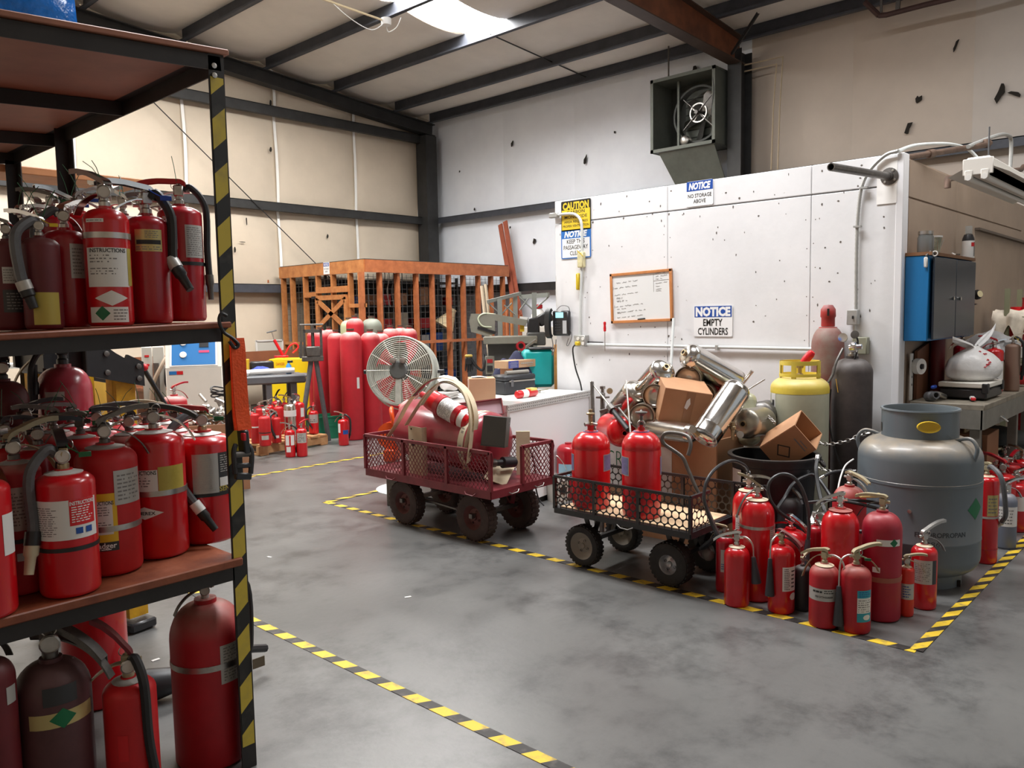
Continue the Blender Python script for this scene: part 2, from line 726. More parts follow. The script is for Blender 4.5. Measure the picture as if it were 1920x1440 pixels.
def head(root, h, r, s, lever, tilt, vmat, lmat, gauge, detail, hmat=None, pin=True, drop=0.25):
    """valve, carry handle, squeeze lever, gauge and pin"""
    z = h + r * 0.12
    v = MB()
    v.lathe([(0, 0), (.015 * s, 0), (.015 * s, .012 * s), (.011 * s, .016 * s), (.011 * s, .026 * s), (0, .026 * s)], 12, T(0, 0, z))
    v.box((0, 0, z + .042 * s), (.03 * s, .026 * s, .036 * s), RZ(lever), .004 * s)
    v.cyl((0, 0, z + .058 * s), (0, 0, z + .074 * s), .006 * s, 8)
    if detail > 0:
        c_, s_ = math.cos(lever), math.sin(lever)
        v.cyl((-c_ * .01 * s, -s_ * .01 * s, z + .042 * s), (-c_ * .034 * s, -s_ * .034 * s, z + .042 * s), .008 * s, 8)
    part('valve', v, vmat, root)
    B = RZ(lever)
    side = B @ Vector((0, 1, 0))
    ch = [(0, 0, .036), (.03, 0, .036), (.07, 0, .03 - drop * .05), (.1, 0, .02 - drop * .13), (.118, 0, .004 - drop * .2)]
    mb = MB().strip([B @ Vector((p[0] * s, 0, z + p[2] * s)) for p in spline(ch, 3)], side, .022 * s, .0035 * s)
    part('carry_handle', mb, hmat or lmat, root)
    ct, st = math.cos(tilt), math.sin(tilt)
    lv = [(-.022, .066), (-.008, .076), (.02, .078), (.06, .08), (.1, .076), (.13, .066)]
    P = [Vector((x * ct - (q - .07) * st, 0, .07 + x * st + (q - .07) * ct)) for x, q in lv]
    mb = MB().strip([B @ Vector((p.x * s, 0, z + p.z * s)) for p in spline(P, 3)], side, .026 * s, .003 * s)
    if detail > 0:
        for k in (-1, 1):
            mb.strip([B @ Vector((p.x * s, k * .0125 * s, z + (p.z - .006) * s)) for p in P], (0, 0, 1), .013 * s, .0022 * s)
    part('lever', mb, lmat, root)
    if gauge:
        g = MB()
        gd = Vector((0, -1, 0))
        p = Vector((0, -.016 * s, z + .036 * s))
        g.lathe([(0, 0), (.008 * s, 0), (.008 * s, .008 * s), (.018 * s, .008 * s), (.019 * s, .018 * s), (.016 * s, .02 * s), (.0155 * s, .0175 * s), (0, .0175 * s)], 14, Matrix.Translation(p) @ basis(gd))
        go = part('gauge', g, mSTL, root)
        if detail > 1:
            part('dial', MB().lathe([(.0152 * s, 0), (0, .0004)], 14, Matrix.Translation(p + gd * .018 * s) @ basis(gd)), mDIAL, go)
    if pin and detail > 0:
        q = [Vector((.013 * math.cos(t), 0, .013 * math.sin(t))) * s for t in [2 * PI * i / 14 for i in range(14)]]
        c = B @ Vector((.012 * s, -.02 * s, z + .062 * s))
        part('pull_pin', MB().tube([c + RZ(lever + .5) @ p for p in q], .0014 * s, 5, closed=True), mSTL, root)
    return z


def extinguisher(pos, r, h, label, paint=None, turn=0, dome=0.75, s=None, lever=0, tilt=0.3, vmat=None, lmat=None, hmat=None,
                 gauge=True, hose=None, horn=None, labels=(), bands=(), group=None, collar=None, detail=1, tagcol=None, wires=0,
                 name='fire_extinguisher', cat='fire extinguisher', drop=0.25, lean=None, pin=True):
    paint, vmat, lmat = paint or mRED, vmat or mSTL, lmat or mCHR
    s = s or r / 0.07
    rg = random.Random(int(pos[0] * 977 + pos[1] * 331))
    rz = to_cam(pos[0], pos[1]) + math.radians(turn)
    root = thing(name, label, cat, pos, rz, group)
    if lean:
        root.rotation_euler = (Matrix.Rotation(lean[1], 4, Vector((math.cos(lean[0]), math.sin(lean[0]), 0))) @ RZ(rz)).to_euler()
    part('body', body_mesh(r, h, paint, dome), None, root)
    if collar:
        mb = MB().lathe([(r * .3, h + .001), (r * .62, h - r * .06), (r * .64, h - r * .02), (r * .3, h + .006)], 20)
        part('neck_ring', mb, collar, root)
    z = head(root, h, r, s, math.radians(lever), tilt, vmat, lmat, gauge, detail, hmat, pin, drop)
    if hose:
        # a = direction, end = height of the tip as a share of h, out = how far it stands off
        a, end, out, rad, hm, tipm = hose['a'], hose['end'] * h, hose.get('out', 0.025), hose.get('rad', .011), hose.get('mat', mBLK), hose.get('tip', mBLK)
        ar = math.radians(a - 90)
        d = Vector((math.cos(ar), math.sin(ar), 0))
        sw = RZ(math.radians(hose.get('swing', 25))) @ d
        zz = z + .042 * s
        hr = hose.get('rise', .0)
        P = [d * .016 * s + Vector((0, 0, zz)), d * (r * .55) + Vector((0, 0, zz + .012 * s + hr)), d * (r + out) + Vector((0, 0, zz - .05 * s + hr * .6)),
             (d * .6 + sw * .4).normalized() * (r + out) + Vector((0, 0, h * .62)), sw * (r + rad * 1.3) + Vector((0, 0, end + .05 * s))]
        PP = spline(P, 6)
        ho = part('hose', MB().tube(PP, rad, 8), hm, root)
        e = PP[-1]
        dn = (PP[-1] - PP[-3]).normalized()
        nz = MB()
        nz.lathe([(0, 0), (rad * 1.25, 0), (rad * 1.25, .03 * s), (rad * .95, .035 * s), (rad * .8, .08 * s), (0, .08 * s)], 10, Matrix.Translation(e) @ basis(dn))
        part('nozzle', nz, tipm, ho)
        if hose.get('ferrule'):
            part('ferrule', MB().cyl(e - dn * .03 * s, e + dn * .006 * s, rad * 1.35, 10), hose['ferrule'], ho)
    if horn:
        a = math.radians(horn['a'] - 90)
        d = Vector((math.cos(a), math.sin(a), 0))
        z1, z2 = horn['z1'] * h, horn['z2'] * h
        off = horn.get('off', r + .022)
        zz = z + .042 * s
        P = [d * .012 * s + Vector((0, 0, zz)), d * (off * .55) + Vector((0, 0, zz + .004)), d * (off * .93) + Vector((0, 0, zz - .03 * s)), d * off + Vector((0, 0, z1))]
        ho = part('horn_pipe', MB().tube(spline(P, 6), .0048 * s, 8), mSTL, root)
        r1, r2 = horn.get('r1', .016), horn.get('r2', .03)
        ax = Vector((d.x * horn.get('flare', .0), d.y * horn.get('flare', .0), -1)).normalized()
        L = z1 - z2
        mb = MB().lathe([(0, -.006), (r1 * .8, -.006), (r1, .004), (r1 * 1.05, .02), (r2, L), (r2 * .9, L), (r1 * .8, .03), (0, .03)], 16, Matrix.Translation(d * off + Vector((0, 0, z1))) @ basis(ax))
        part('discharge_horn', mb, horn.get('mat', mHORN), ho)
    for (bz, bh, bm) in bands:
        mb = MB().lathe([(r + .0004, bz * h - bh / 2), (r + .0022, bz * h - bh / 2), (r + .0022, bz * h + bh / 2), (r + .0004, bz * h + bh / 2)], 28)
        part('strap', mb, bm, root)
    for k, L in enumerate(labels):
        rr = r + .0009 + .0003 * k
        z0, z1 = L['z'][0] * h, L['z'][1] * h
        lo = part('label', curved(L['a'], z0, z1, L['arc'], rr, 10, L.get('shape')), L['m'], root)
        for (ts, ta, tz, th, tm, tw) in L.get('text', ()):
            part('lettering', curved_text(ts, L['a'] + ta, z0 + (z1 - z0) * tz, th, rr + .0005, tw), tm, lo, smooth=False)
        if L.get('lines'):
            mb = MB()
            for (la, la0, la1, larc, ln) in L['lines']:
                print_lines(mb, L['a'] + la, z0 + (z1 - z0) * la0, z0 + (z1 - z0) * la1, larc, rr + .0004, ln, rg)
            part('small_print', mb, L.get('ink', mINKG), lo, smooth=False)
    if tagcol:
        mb = MB()
        c = Vector((.02 * s, -.03 * s, z + .055 * s))
        mb.tube(spline([c + Vector((-.01, .01, .01)) * s, c, c + Vector((.02, -.012, -.012)) * s], 3), .0016 * s, 5)
        mb.box((c.x + .032 * s, c.y - .014 * s, c.z - .016 * s), (.03 * s, .003, .014 * s), None, .001)
        part('seal_tag', mb, tagcol, root)
    if wires:
        mb = MB()
        for i in range(wires):
            a = rg.uniform(0, 6.28)
            p = Vector((rg.uniform(-.02, .02), rg.uniform(-.02, .02), z + .07 * s))
            q = p + Vector((math.cos(a) * .05, math.sin(a) * .05, rg.uniform(.05, .1)))
            mb.tube([p, (p + q) / 2 + Vector((0, 0, .01)), q], .0012, 5)
        part('seal_wire', mb, mGTAG, root)
    return root
# ------------------------------------------------------------------ the building
XB, YA, XP, YS = 11.6, 12.95, 5.8, 1.76
RS = 1 / 12


def roofz(x):
    return 5.55 + (11.6 - x) * RS


mFLOOR = mat('polished_concrete', (0.2, 0.199, 0.192), 0.33, col2=(0.075, 0.075, 0.073), scale=2.6, ramp=(.36, .66), nrough=.74, bump=0.05, bscale=25,
             rvar=0.1, spots=(1.3, 0.47, (0.085, 0.084, 0.08), 0.26))
mINSA = mat('beige_vinyl_insulation', lin(210, 196, 176), 0.55, var=0.05, scale=1.5, bump=0.15, bscale=6)
mINSB = mat('white_vinyl_insulation', lin(240, 244, 252), 0.5, var=0.04, scale=1.5, bump=0.15, bscale=5)
mINSD = mat('aged_shaded_tan_vinyl', lin(204, 190, 176), 0.55, var=0.06, scale=1, bump=0.15, bscale=5)  # aged tan tone with the dimmer light past the column put into the colour
mINSE = mat('aged_shaded_grey_vinyl', lin(206, 197, 188), 0.55, var=0.06, scale=1, bump=0.15, bscale=5)  # greyer aged tone, the dimness further along also put into the colour
mINSC = mat('ceiling_vinyl_insulation', lin(226, 220, 212), 0.55, var=0.06, scale=1.2, bump=0.2, bscale=4)
mSTEEL = mat('slate_grey_steel', lin(68, 71, 79), 0.5, 0.15, var=0.2, scale=5)
mSTEELD = mat('dark_girt_steel', lin(50, 50, 50), 0.5, 0.15, var=0.25, scale=5)
mRUST = mat('red_oxide_steel', lin(140, 84, 56), 0.55, 0.1, col2=lin(98, 58, 42), scale=3)
mPLY = mat('white_painted_plywood', lin(229, 229, 230), 0.55, var=0.05, scale=2.2, bump=0.04, bscale=30, spots=(16, 0.74, (0.4, 0.37, 0.34)))
mPLYR = mat('tan_hardboard', lin(160, 140, 122), 0.55, var=0.08, scale=2)
mSEAM = mat('seam_tape_white', lin(250, 248, 244), 0.5)
mTEAR = mat('dark_hole', (0.02, 0.016, 0.012), 0.9)
mSKY = mat('translucent_skylight', (1.0, 0.98, 0.95), 0.5, emit=SKYLIGHT_STRENGTH)

floor = struct('floor', MB().box((4.7, 4.2, -0.06), (14.2, 18.2, 0.12)), mFLOOR)


def pillow(p00, p10, p01, p11, nrm, depth, n, sd):
    """sheet of quilted insulation between four corners that bulges along nrm"""
    p00, p10, p01, p11, nrm = [Vector(q) for q in (p00, p10, p01, p11, nrm)]

    def fn(u, v):
        p = (p00 * (1 - u) + p10 * u) * (1 - v) + (p01 * (1 - u) + p11 * u) * v
        b = (math.sin(PI * u) ** 0.5) * (math.sin(PI * v) ** 0.6) if 0 < u < 1 and 0 < v < 1 else 0
        w = noise.noise(p * 1.3 + Vector((sd, 0, 0))) * 0.25
        return p + nrm * (depth * b * (1 + w))
    return MB().grid(fn, n, n)


# back wall (left of the corner): beige quilted insulation between dark girts
wall_back = struct('wall_back', MB().box((4.7, YA + 0.3, 3.2), (14.2, 0.1, 6.9)), mINSA)
seamsA = sorted([ony(q[0], q[1], YA + .2).x for q in ((343, 250), (515, 250), (664, 290), (783, 330))])
stp = seamsA[1] - seamsA[0]
seamsA = [seamsA[0] - stp * k for k in (5, 4, 3, 2, 1)] + seamsA + [11.75]
girtsA = [(2.02, 2.17), (3.48, 3.63), (5.15, 5.32)]
rows = [(0.02, 2.1), (2.1, 3.55), (3.55, 5.22), (5.22, None)]
k = 0
for (z0, z1) in rows:
    for i in range(len(seamsA) - 1):
        xa, xb = seamsA[i], seamsA[i + 1]
        za, zb = (z1, z1) if z1 else (roofz(xa) + .2, roofz(xb) + .2)
        k += 1
        mb = pillow((xa, YA + .22, z0), (xb, YA + .22, z0), (xa, YA + .22, za), (xb, YA + .22, zb), (0, -1, 0), 0.09 if z0 > 0.1 else 0.04, 12, k)
        part('insulation_panel', mb, mINSA, wall_back, angle=3)
for x in seamsA[4:-1]:
    for (z0, z1) in rows[1:]:
        zt = z1 or roofz(x) + .15
        pts = [(x + .01 * math.sin(t * 3 + x), YA + .2 - .035 * math.sin(PI * t), z0 + (zt - z0) * t) for t in [i / 8 for i in range(9)]]
        part('seam_tab', MB().strip(pts, (1, 0, 0), 0.05, 0.012), mSEAM, wall_back)
for (z0, z1) in girtsA:
    x1 = 11.35
    mb = MB().box(((x1 - 2.2) / 2, YA + .1, z1 - .006), (x1 + 2.2, .2, .012)).box(((x1 - 2.2) / 2, YA + .006, (z0 + z1) / 2), (x1 + 2.2, .012, z1 - z0))
    mb.box(((x1 - 2.2) / 2, YA + .05, z0 + .006), (x1 + 2.2, .09, .012))
    part('girt', mb, mSTEELD if z0 > 3 else mSTEEL, wall_back)
# end rafter on the back wall
mb = MB()
xa, xb = -2.2, 11.6
for (dz, w, h) in ((0.0, .2, .016), (.115, .016, .22), (.225, .2, .016)):
    za, zb = roofz(xa) - .23 + dz, roofz(xb) - .23 + dz
    mb.bar((xa, YA - .05, za), (xb, YA - .05, zb), w, h, up=(0, 0, 1))
part('end_rafter', mb, mSTEELD, wall_back)
mb = MB()
mb.box((11.45, YA - .17, 2.65), (.3, .016, 5.3)).box((11.45, YA + .12, 2.65), (.3, .016, 5.3)).box((11.45, YA - .03, 2.65), (.016, .29, 5.3))
mb.box((11.33, YA - .03, 2.65), (.05, .3, 5.3))
part('corner_column', mb, mSTEELD, wall_back)
# bracing rod
p, q = ony(283, 187, YA - .02), ony(590, 492, YA - .02)
d = (q - p)
part('brace_rod', MB().cyl(p - d * .4, q + d * .9, .009, 8), mSTEELD, wall_back)
for (px, py, w, h) in ((507, 193, .05, .11), (507, 281, .05, .1), (614, 443, .04, .08), (462, 415, .02, .16), (455, 454, .13, .02), (440, 468, .04, .1), (387, 447, .03, .12), (620, 600, .03, .03)):
    c = ony(px, py, YA + .1)
    n_ = 7
    poly = [(math.cos(2 * PI * i / n_) * w * rnd.uniform(.3, .6), math.sin(2 * PI * i / n_) * h * rnd.uniform(.3, .6)) for i in range(n_)]
    part('tear', MB().prism(poly, .012, T(*c) @ basis((0, -1, 0), (1, 0, 0))), mTEAR, wall_back)

# right wall (beyond the corner): white quilted insulation
wall_right = struct('wall_right', MB().box((XB + .3, 4.2, 3.2), (.1, 18.2, 6.9)), mINSB)
s1, s2 = onx(942, 250, XB + .2).y, onx(1075, 200, XB + .2).y
sB = [12.95, s1, s2, 7.4, 5.81]
while sB[-1] > -4:
    sB.append(sB[-1] - 1.52)
for ri, (z0, z1) in enumerate([(0.02, 2.08), (2.08, 3.56), (3.56, 5.68)]):
    for i in range(len(sB) - 1):
        k += 1
        ya, yb = sB[i], sB[i + 1]
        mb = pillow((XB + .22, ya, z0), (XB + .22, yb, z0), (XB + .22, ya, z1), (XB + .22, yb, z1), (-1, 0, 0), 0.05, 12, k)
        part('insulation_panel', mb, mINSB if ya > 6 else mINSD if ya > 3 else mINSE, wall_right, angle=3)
for (z0, z1, mm) in ((2.0, 2.15, mSTEELD), (3.5, 3.62, mSTEEL)):
    mb = MB().box((XB + .1, 4, z1 - .006), (.2, 17.6, .012)).box((XB + .006, 4, (z0 + z1) / 2), (.012, 17.6, z1 - z0))
    part('girt', mb, mm, wall_right)
mb = MB()
for (dx, dy, sx_, sy_) in ((.0, 0, .016, .22), (.33, 0, .016, .22), (.165, 0, .33, .014)):
    mb.box((11.26 + dx, 5.81 + dy, 2.7), (sx_, sy_, 5.4))
part('frame_column', mb, mSTEELD, wall_right)
for (px, py, w, h) in ((961, 270, .09, .15), (862, 321, .04, .06), (1098, 300, .11, .2), (1153, 248, .05, .05), (1703, 241, .1, .26), (1722, 186, .13, .15),
                       (1793, 84, .06, .2), (1877, 172, .16, .3), (1905, 176, .22, .14), (890, 392, .06, .08), (1002, 452, .1, .14), (1303, 130, .12, .12), (957, 426, .05, .1)):
    c = onx(px, py, XB + .15)
    n_ = 8
    poly = [(math.cos(2 * PI * i / n_) * w * rnd.uniform(.15, .45), math.sin(2 * PI * i / n_) * h * rnd.uniform(.15, .5)) for i in range(n_)]
    part('tear', MB().prism(poly, .014, T(*c) @ basis((-1, 0, 0), (0, 1, 0)) @ RZ(-.3)), mTEAR, wall_right)

# walls that close the hall behind the camera
struct('wall_left', MB().box((-2.3, 4.2, 3.2), (.1, 18.2, 6.9)), mINSA)
mb = MB().box((0.2, -4.9, 3.2), (5.0, .1, 6.9)).box((9.9, -4.9, 3.2), (3.6, .1, 6.9)).box((5.4, -4.9, 5.5), (5.4, .1, 2.4))
struct('wall_front', mb, mINSA)

# roof: insulation between purlins, rafters, skylights
ceiling = struct('ceiling', MB().bar((-2.3, 4.2, roofz(-2.3) + .42), (11.9, 4.2, roofz(11.9) + .42), 18.2, .1, up=(0, 0, 1)), mINSC)
PX = [11.5, 10.58, 9.13, 7.72, 6.24, 4.76, 3.28, 1.8, .32, -1.16]
for i, x in enumerate(PX):
    zb = roofz(x)
    w_, fl_ = .21, .07
    mb = MB()
    mb.box((x - .004, 4, zb + w_ / 2), (.008, 17.7, w_)).box((x - fl_ / 2, 4, zb + .004), (fl_, 17.7, .008)).box((x + fl_ / 2, 4, zb + w_ - .004), (fl_, 17.7, .008))
    mb.box((x - fl_, 4, zb + .014), (.006, 17.7, .026))
    part('purlin', mb, mSTEEL, ceiling)
    if i < len(PX) - 1:
        xn = PX[i + 1]
        zt, ztn = roofz(x) + .21, roofz(xn) + .21
        k += 1
        gaps = [(-4.9, 8.42), (9.32, 13.1)] if i in (2, 3, 4) else [(-4.9, 13.1)]
        for (ya, yb) in gaps:
            def fn(u, v, x=x, xn=xn, zt=zt, ztn=ztn, ya=ya, yb=yb, k=k):
                xx, y = x + (xn - x) * u, ya + (yb - ya) * v
                sag = -.1 * (math.sin(PI * u) ** .6 if 0 < u < 1 else 0) * (1 + .3 * noise.noise(Vector((xx * .5, y * .6, k))))
                return (xx, y, zt + (ztn - zt) * u + sag)
            part('insulation_panel', MB().grid(fn, 8, 30), mINSC, ceiling, angle=3)
# main rafter: tapered plate girder in red oxide
mb = MB()
Y0 = 5.81
top = [(11.4, roofz(11.4) + .0), (8.2, roofz(8.2)), (3.0, roofz(3.0)), (-2.2, roofz(-2.2))]
bot = [(11.4, 5.2), (8.2, 5.3), (3.0, 5.75), (-2.2, 6.2)]
for i in range(3):
    (xa, za), (xb, zb) = top[i], top[i + 1]
    (_, zc), (_, zd) = bot[i], bot[i + 1]
    mb.add([(xa, Y0 - .006, zc), (xb, Y0 - .006, zd), (xb, Y0 - .006, zb), (xa, Y0 - .006, za), (xa, Y0 + .006, zc), (xb, Y0 + .006, zd), (xb, Y0 + .006, zb), (xa, Y0 + .006, za)],
           [(0, 1, 2, 3), (7, 6, 5, 4)])
part('main_rafter', mb, mRUST, ceiling)
mb = MB()
for i in range(3):
    for P in (top, bot):
        (xa, za), (xb, zb) = P[i], P[i + 1]
        mb.bar((xa, Y0, za), (xb, Y0, zb), .2, .014, up=(0, 0, 1))
part('rafter_flange', mb, mat('brown_black_steel', lin(74, 58, 50), 0.55, 0.1, var=.2, scale=4), ceiling)
part('flange_brace', MB().bar((11.0, 5.72, 5.25), (10.75, 5.2, roofz(10.7)), .05, .006).bar((10.98, 5.72, 5.25), (10.73, 5.2, roofz(10.7)), .006, .05), mSTEELD, ceiling)
# sag rod under the skylight
part('sag_rod', MB().cyl((9.1, 8.75, roofz(9.1) + .06), (11.5, 8.75, roofz(11.5) + .1), .011, 8), mSTEELD, ceiling)
# skylight strip: two translucent sheets
for i, (xa, xb) in enumerate(((7.76, 9.1), (4.8, 7.68))):
    za, zb = roofz(xa) + .2, roofz(xb) + .2
    struct('window_%d' % (i + 1), MB().bar((xa, 8.87, za + .02), (xb, 8.87, zb + .02), .9, .012, up=(0, 0, 1)), mSKY)

# conduit, junction box and loose wires by the skylight
p, q = dep(610, 0, 8.2), dep(724, 40, 8.6)
t = thing('ceiling_junction_box', 'small white junction box on a thin conduit beside the bright skylight', 'junction box', q)
part('box', MB().lathe([(0, -.04), (.05, -.04), (.055, -.02), (.055, .03), (0, .03)], 14), mWHT, t)
part('conduit', MB().cyl((0, 0, 0), (p - q) * 2.2, .012, 8), mat('cream_conduit', lin(214, 196, 160), .5), t)
wire = [Vector((0, 0, 0)), (p - q) * .25 + Vector((0, 0, -.14)), (p - q) * .6 + Vector((0, 0, -.1)), (p - q) * .9]
part('wire', MB().tube(spline(wire, 6), .005, 5), mWHT, t)
wire = [Vector((0, 0, -.02)), Vector((.05, .03, -.09)), Vector((.1, -.05, -.05)), (RX * .16 + UX * .04)]
part('wire', MB().tube(spline(wire, 6), .005, 5), mWHT, t)

# booth: white plywood front, tan hardboard return
wall_partition = struct('wall_partition', MB().box((XP + .09, 3.28, 1.27), (.1, 3.02, 2.52)), mPLY)
yb = [4.79, 3.585, 2.385, 1.80]
for i in range(3):
    g = .0035
    for (z0, z1) in ((0.004, 2.372), (2.378, 2.585)):
        part('plywood_panel', MB().box((XP + .02, (yb[i] + yb[i + 1]) / 2, (z0 + z1) / 2), (.04, yb[i] - yb[i + 1] - g, z1 - z0 - g), None, .004), mPLY, wall_partition, smooth=False)
part('corner_trim', MB().box((XP + .05, YS + .021, 1.295), (.11, .048, 2.58), None, .004), mat('white_trim', lin(238, 238, 240), .5), wall_partition, smooth=False)
mb = MB()
for i in range(110):
    y, z = rnd.uniform(1.85, 4.75), rnd.choice([rnd.uniform(1.0, 2.56), rnd.uniform(2.3, 2.56), rnd.uniform(1.3, 2.4)])
    w, h = rnd.uniform(.003, .012), rnd.uniform(.004, .016)
    mb.prism([(w * math.cos(a) * rnd.uniform(.5, 1), h * math.sin(a) * rnd.uniform(.5, 1)) for a in (0, 1.2, 2.4, 3.6, 4.9)], .0012, T(XP - .0002, y, z) @ basis((-1, 0, 0), (0, 1, 0)))
for yy in (3.585 + .03, 3.585 - .03, 2.385 + .03, 2.385 - .03):
    for i in range(12):
        mb.sphere((XP, yy + rnd.uniform(-.01, .01), .3 + i * .17 + rnd.uniform(-.03, .03)), .0045, 6, (.4, 1, 1))
o = part('nail_holes', mb, mat('brown_grime', (.13, .11, .095), .8), wall_partition)
o['kind'] = 'stuff'
wall_booth_side = struct('wall_side', MB().box((8.75, YS + .06, 1.29), (5.7, .08, 2.56)), mPLYR)
for (xa, xb, z0, z1) in ((5.95, 7.15, .02, 2.3), (7.15, 8.37, .02, 2.3), (8.37, 9.59, .02, 2.3), (5.95, 7.15, 2.306, 2.56), (7.15, 8.37, 2.306, 2.56), (8.37, 9.59, 2.306, 2.56), (9.59, 11.55, .02, 2.56)):
    part('hardboard_panel', MB().box(((xa + xb) / 2, YS + .014, (z0 + z1) / 2), (xb - xa - .006, .012, z1 - z0 - .006), None, .002), mPLYR, wall_booth_side, smooth=False)
struct('wall_booth_end', MB().box((8.75, 4.75, 1.29), (5.7, .08, 2.56)), mPLYR)


# floor tape
mTAPE = stripe_mat('hazard_tape_floor', lin(34, 30, 27), lin(224, 188, 44), 0.164, 0.45, 1, 0.55, 0, 0.55, wear=.75)
mTAPEY = stripe_mat('hazard_tape_across', lin(34, 30, 27), lin(224, 188, 44), 0.17, 0.45, 0, 1.6, 1, 0.55, wear=.75)


def tape(p, q, mm, label, z=0.0):
    p, q = Vector((p[0], p[1], 0)), Vector((q[0], q[1], 0))
    c = (p + q) / 2
    mb = MB()
    d = (q - p) / 2
    mb.bar((-d.x, -d.y, .0012), (d.x, d.y, .0012), .055, .0022, up=(0, 0, 1))
    single('floor_tape', mb, mm, label, 'floor tape', (c.x, c.y, z), smooth=False)


tape((3.80, 1.05), (3.80, 5.7), mTAPE, 'yellow and black hazard tape along the floor in front of both carts')
tape((2.02, -.6), (2.02, 6.2), mTAPE, 'yellow and black hazard tape on the floor running past the tall storage rack')
tape((3.80, 1.05), (7.8, 1.03), mTAPEY, 'yellow and black hazard tape beside the big grey tank at the bay corner', .0023)
tape((3.80, 5.67), (5.3, 5.67), mTAPEY, 'short yellow and black hazard tape running to the white fan base', .0023)
tape((2.6, 7.21), (6.0, 7.21), mTAPEY, 'yellow and black hazard tape on the floor in front of the pallets')
# little scraps on the floor
for i, (px, py) in enumerate(((292, 1238), (330, 1322), (505, 1045), (765, 1120))):
    p = fl(px, py)
    mb = MB().box((0, 0, .002), (.035, .016, .003), RZ(i * .9))
    single('paper_scrap', mb, mWHT, ['white paper scrap on the floor beside the yellow stand', 'white paper scrap on the floor by the black horn', 'tiny white paper scrap on the open floor near the pallets',
                                     'tiny white paper scrap on the floor in front of the red cart'][i], 'scrap', p)
# ------------------------------------------------------------------ signs and fittings on the white partition
MS = Matrix.Translation((XP - .004, 0, 0)) @ basis((-1, 0, 0), (0, -1, 0))  # flat print on the partition: x = to the right, y = up
mSWHITE = mat('sign_white', lin(240, 240, 240), .4)
mSBLUE = mat('sign_blue', lin(28, 76, 160), .4)
mSBLUE2 = mat('sign_bright_blue', lin(44, 112, 190), .4)
mSYEL = mat('sign_yellow', lin(232, 200, 48), .45, var=.08, scale=12)
mSBLK = mat('sign_black', lin(28, 26, 24), .45)
mOAK = mat('oak_frame', lin(196, 128, 74), .45, var=.12, scale=14)
mGALV = mat('galvanised_conduit', lin(176, 176, 172), .45, .4, var=.1, scale=14)
mGALVW = mat('painted_conduit', lin(208, 212, 210), .5, var=.05, scale=14)


def sign(name, label, pl, w, h, back=None):
    """pl = (Y, z) centre on the partition face"""
    t = thing(name, label, 'sign', (XP - .006, pl[0], pl[1]))
    t.rotation_euler = basis((-1, 0, 0), (0, -1, 0)).to_euler()
    r = .012
    poly = []
    for (cx, cy, a0) in ((w / 2 - r, h / 2 - r, 0), (-w / 2 + r, h / 2 - r, 90), (-w / 2 + r, -h / 2 + r, 180), (w / 2 - r, -h / 2 + r, 270)):
        poly += [(cx + r * math.cos(math.radians(a0 + b)), cy + r * math.sin(math.radians(a0 + b))) for b in (0, 45, 90)]
    part('panel', MB().prism(poly, .003, T(0, 0, -.001)), back or mSWHITE, t, smooth=False)
    return t


def rectp(t, name, x, y, w, h, mm, z=.0026):
    return part(name, MB().box((x, y, z), (w, h, .001)), mm, t, smooth=False)


def lett(t, rows, mm, z=.0034, bold=.05, shear=0.0):
    mb = MB()
    for (s, x, y, h, w) in rows:
        put_txt(mb, s, x, y, h, w, None, bold, shear, z)
    return part('lettering', mb, mm, t, smooth=False)


def pc(x0, y0, x1, y1):
    a, b = onx(x0, y0, XP), onx(x1, y1, XP)
    return ((a.y + b.y) / 2, (a.z + b.z) / 2), abs(a.y - b.y), abs(a.z - b.z)


c, w, h = pc(1053, 379, 1109, 429)
t = sign('warning_sign', 'yellow and black CAUTION carbon monoxide sign at top left of the white partition', c, w, h, mSBLK)
rectp(t, 'yellow_field', 0, -h * .13, w * .95, h * .66, mSYEL)
lett(t, [('CAUTION', 0, h * .33, h * .22, w * .88)], mSYEL, bold=.05)
lett(t, [('CARBON', 0, h * .12, h * .1, w * .6), ('MONOXIDE', 0, -h * .04, h * .1, w * .76), ('AREA REQUIRES', 0, -h * .2, h * .075, w * .8), ('PROPER VENTILATION', 0, -h * .34, h * .075, w * .88)], mSBLK, bold=.015)
c, w, h = pc(1053, 432, 1109, 482)
t = sign('notice_sign', 'blue edged NOTICE keep this passageway clear sign under the yellow caution sign', c, w, h, mSBLUE2)
rectp(t, 'white_field', 0, -h * .14, w * .93, h * .65, mSWHITE)
lett(t, [('NOTICE', 0, h * .33, h * .19, w * .78)], mSWHITE, bold=.05, shear=.25)
lett(t, [('KEEP THIS', 0, h * .08, h * .14, w * .6), ('PASSAGEWAY', 0, -h * .12, h * .14, w * .82), ('CLEAR', 0, -h * .32, h * .14, w * .4)], mSBLK, bold=.015)
c, w, h = pc(1288, 342, 1338, 383)
t = sign('notice_sign', 'blue and white NOTICE no storage above sign at the top edge of the partition', c, w, h)
rectp(t, 'blue_field', 0, h * .3, w * .98, h * .38, mSBLUE)
lett(t, [('NOTICE', 0, h * .3, h * .25, w * .82)], mSWHITE, bold=.05, shear=.2)
lett(t, [('NO STORAGE', 0, -h * .08, h * .15, w * .88), ('ABOVE', 0, -h * .3, h * .15, w * .46)], mSBLK, bold=.01)
c, w, h = pc(1302, 574, 1374, 631)
t = sign('notice_sign', 'blue and white NOTICE empty cylinders sign above the pile of steel cylinders', c, w, h)
rectp(t, 'blue_field', 0, h * .31, w * .96, h * .36, mSBLUE)
lett(t, [('NOTICE', 0, h * .31, h * .27, w * .9)], mSWHITE, bold=.055)
lett(t, [('EMPTY', 0, -h * .04, h * .22, w * .5), ('CYLINDERS', 0, -h * .33, h * .22, w * .78)], mSBLK, bold=.02)

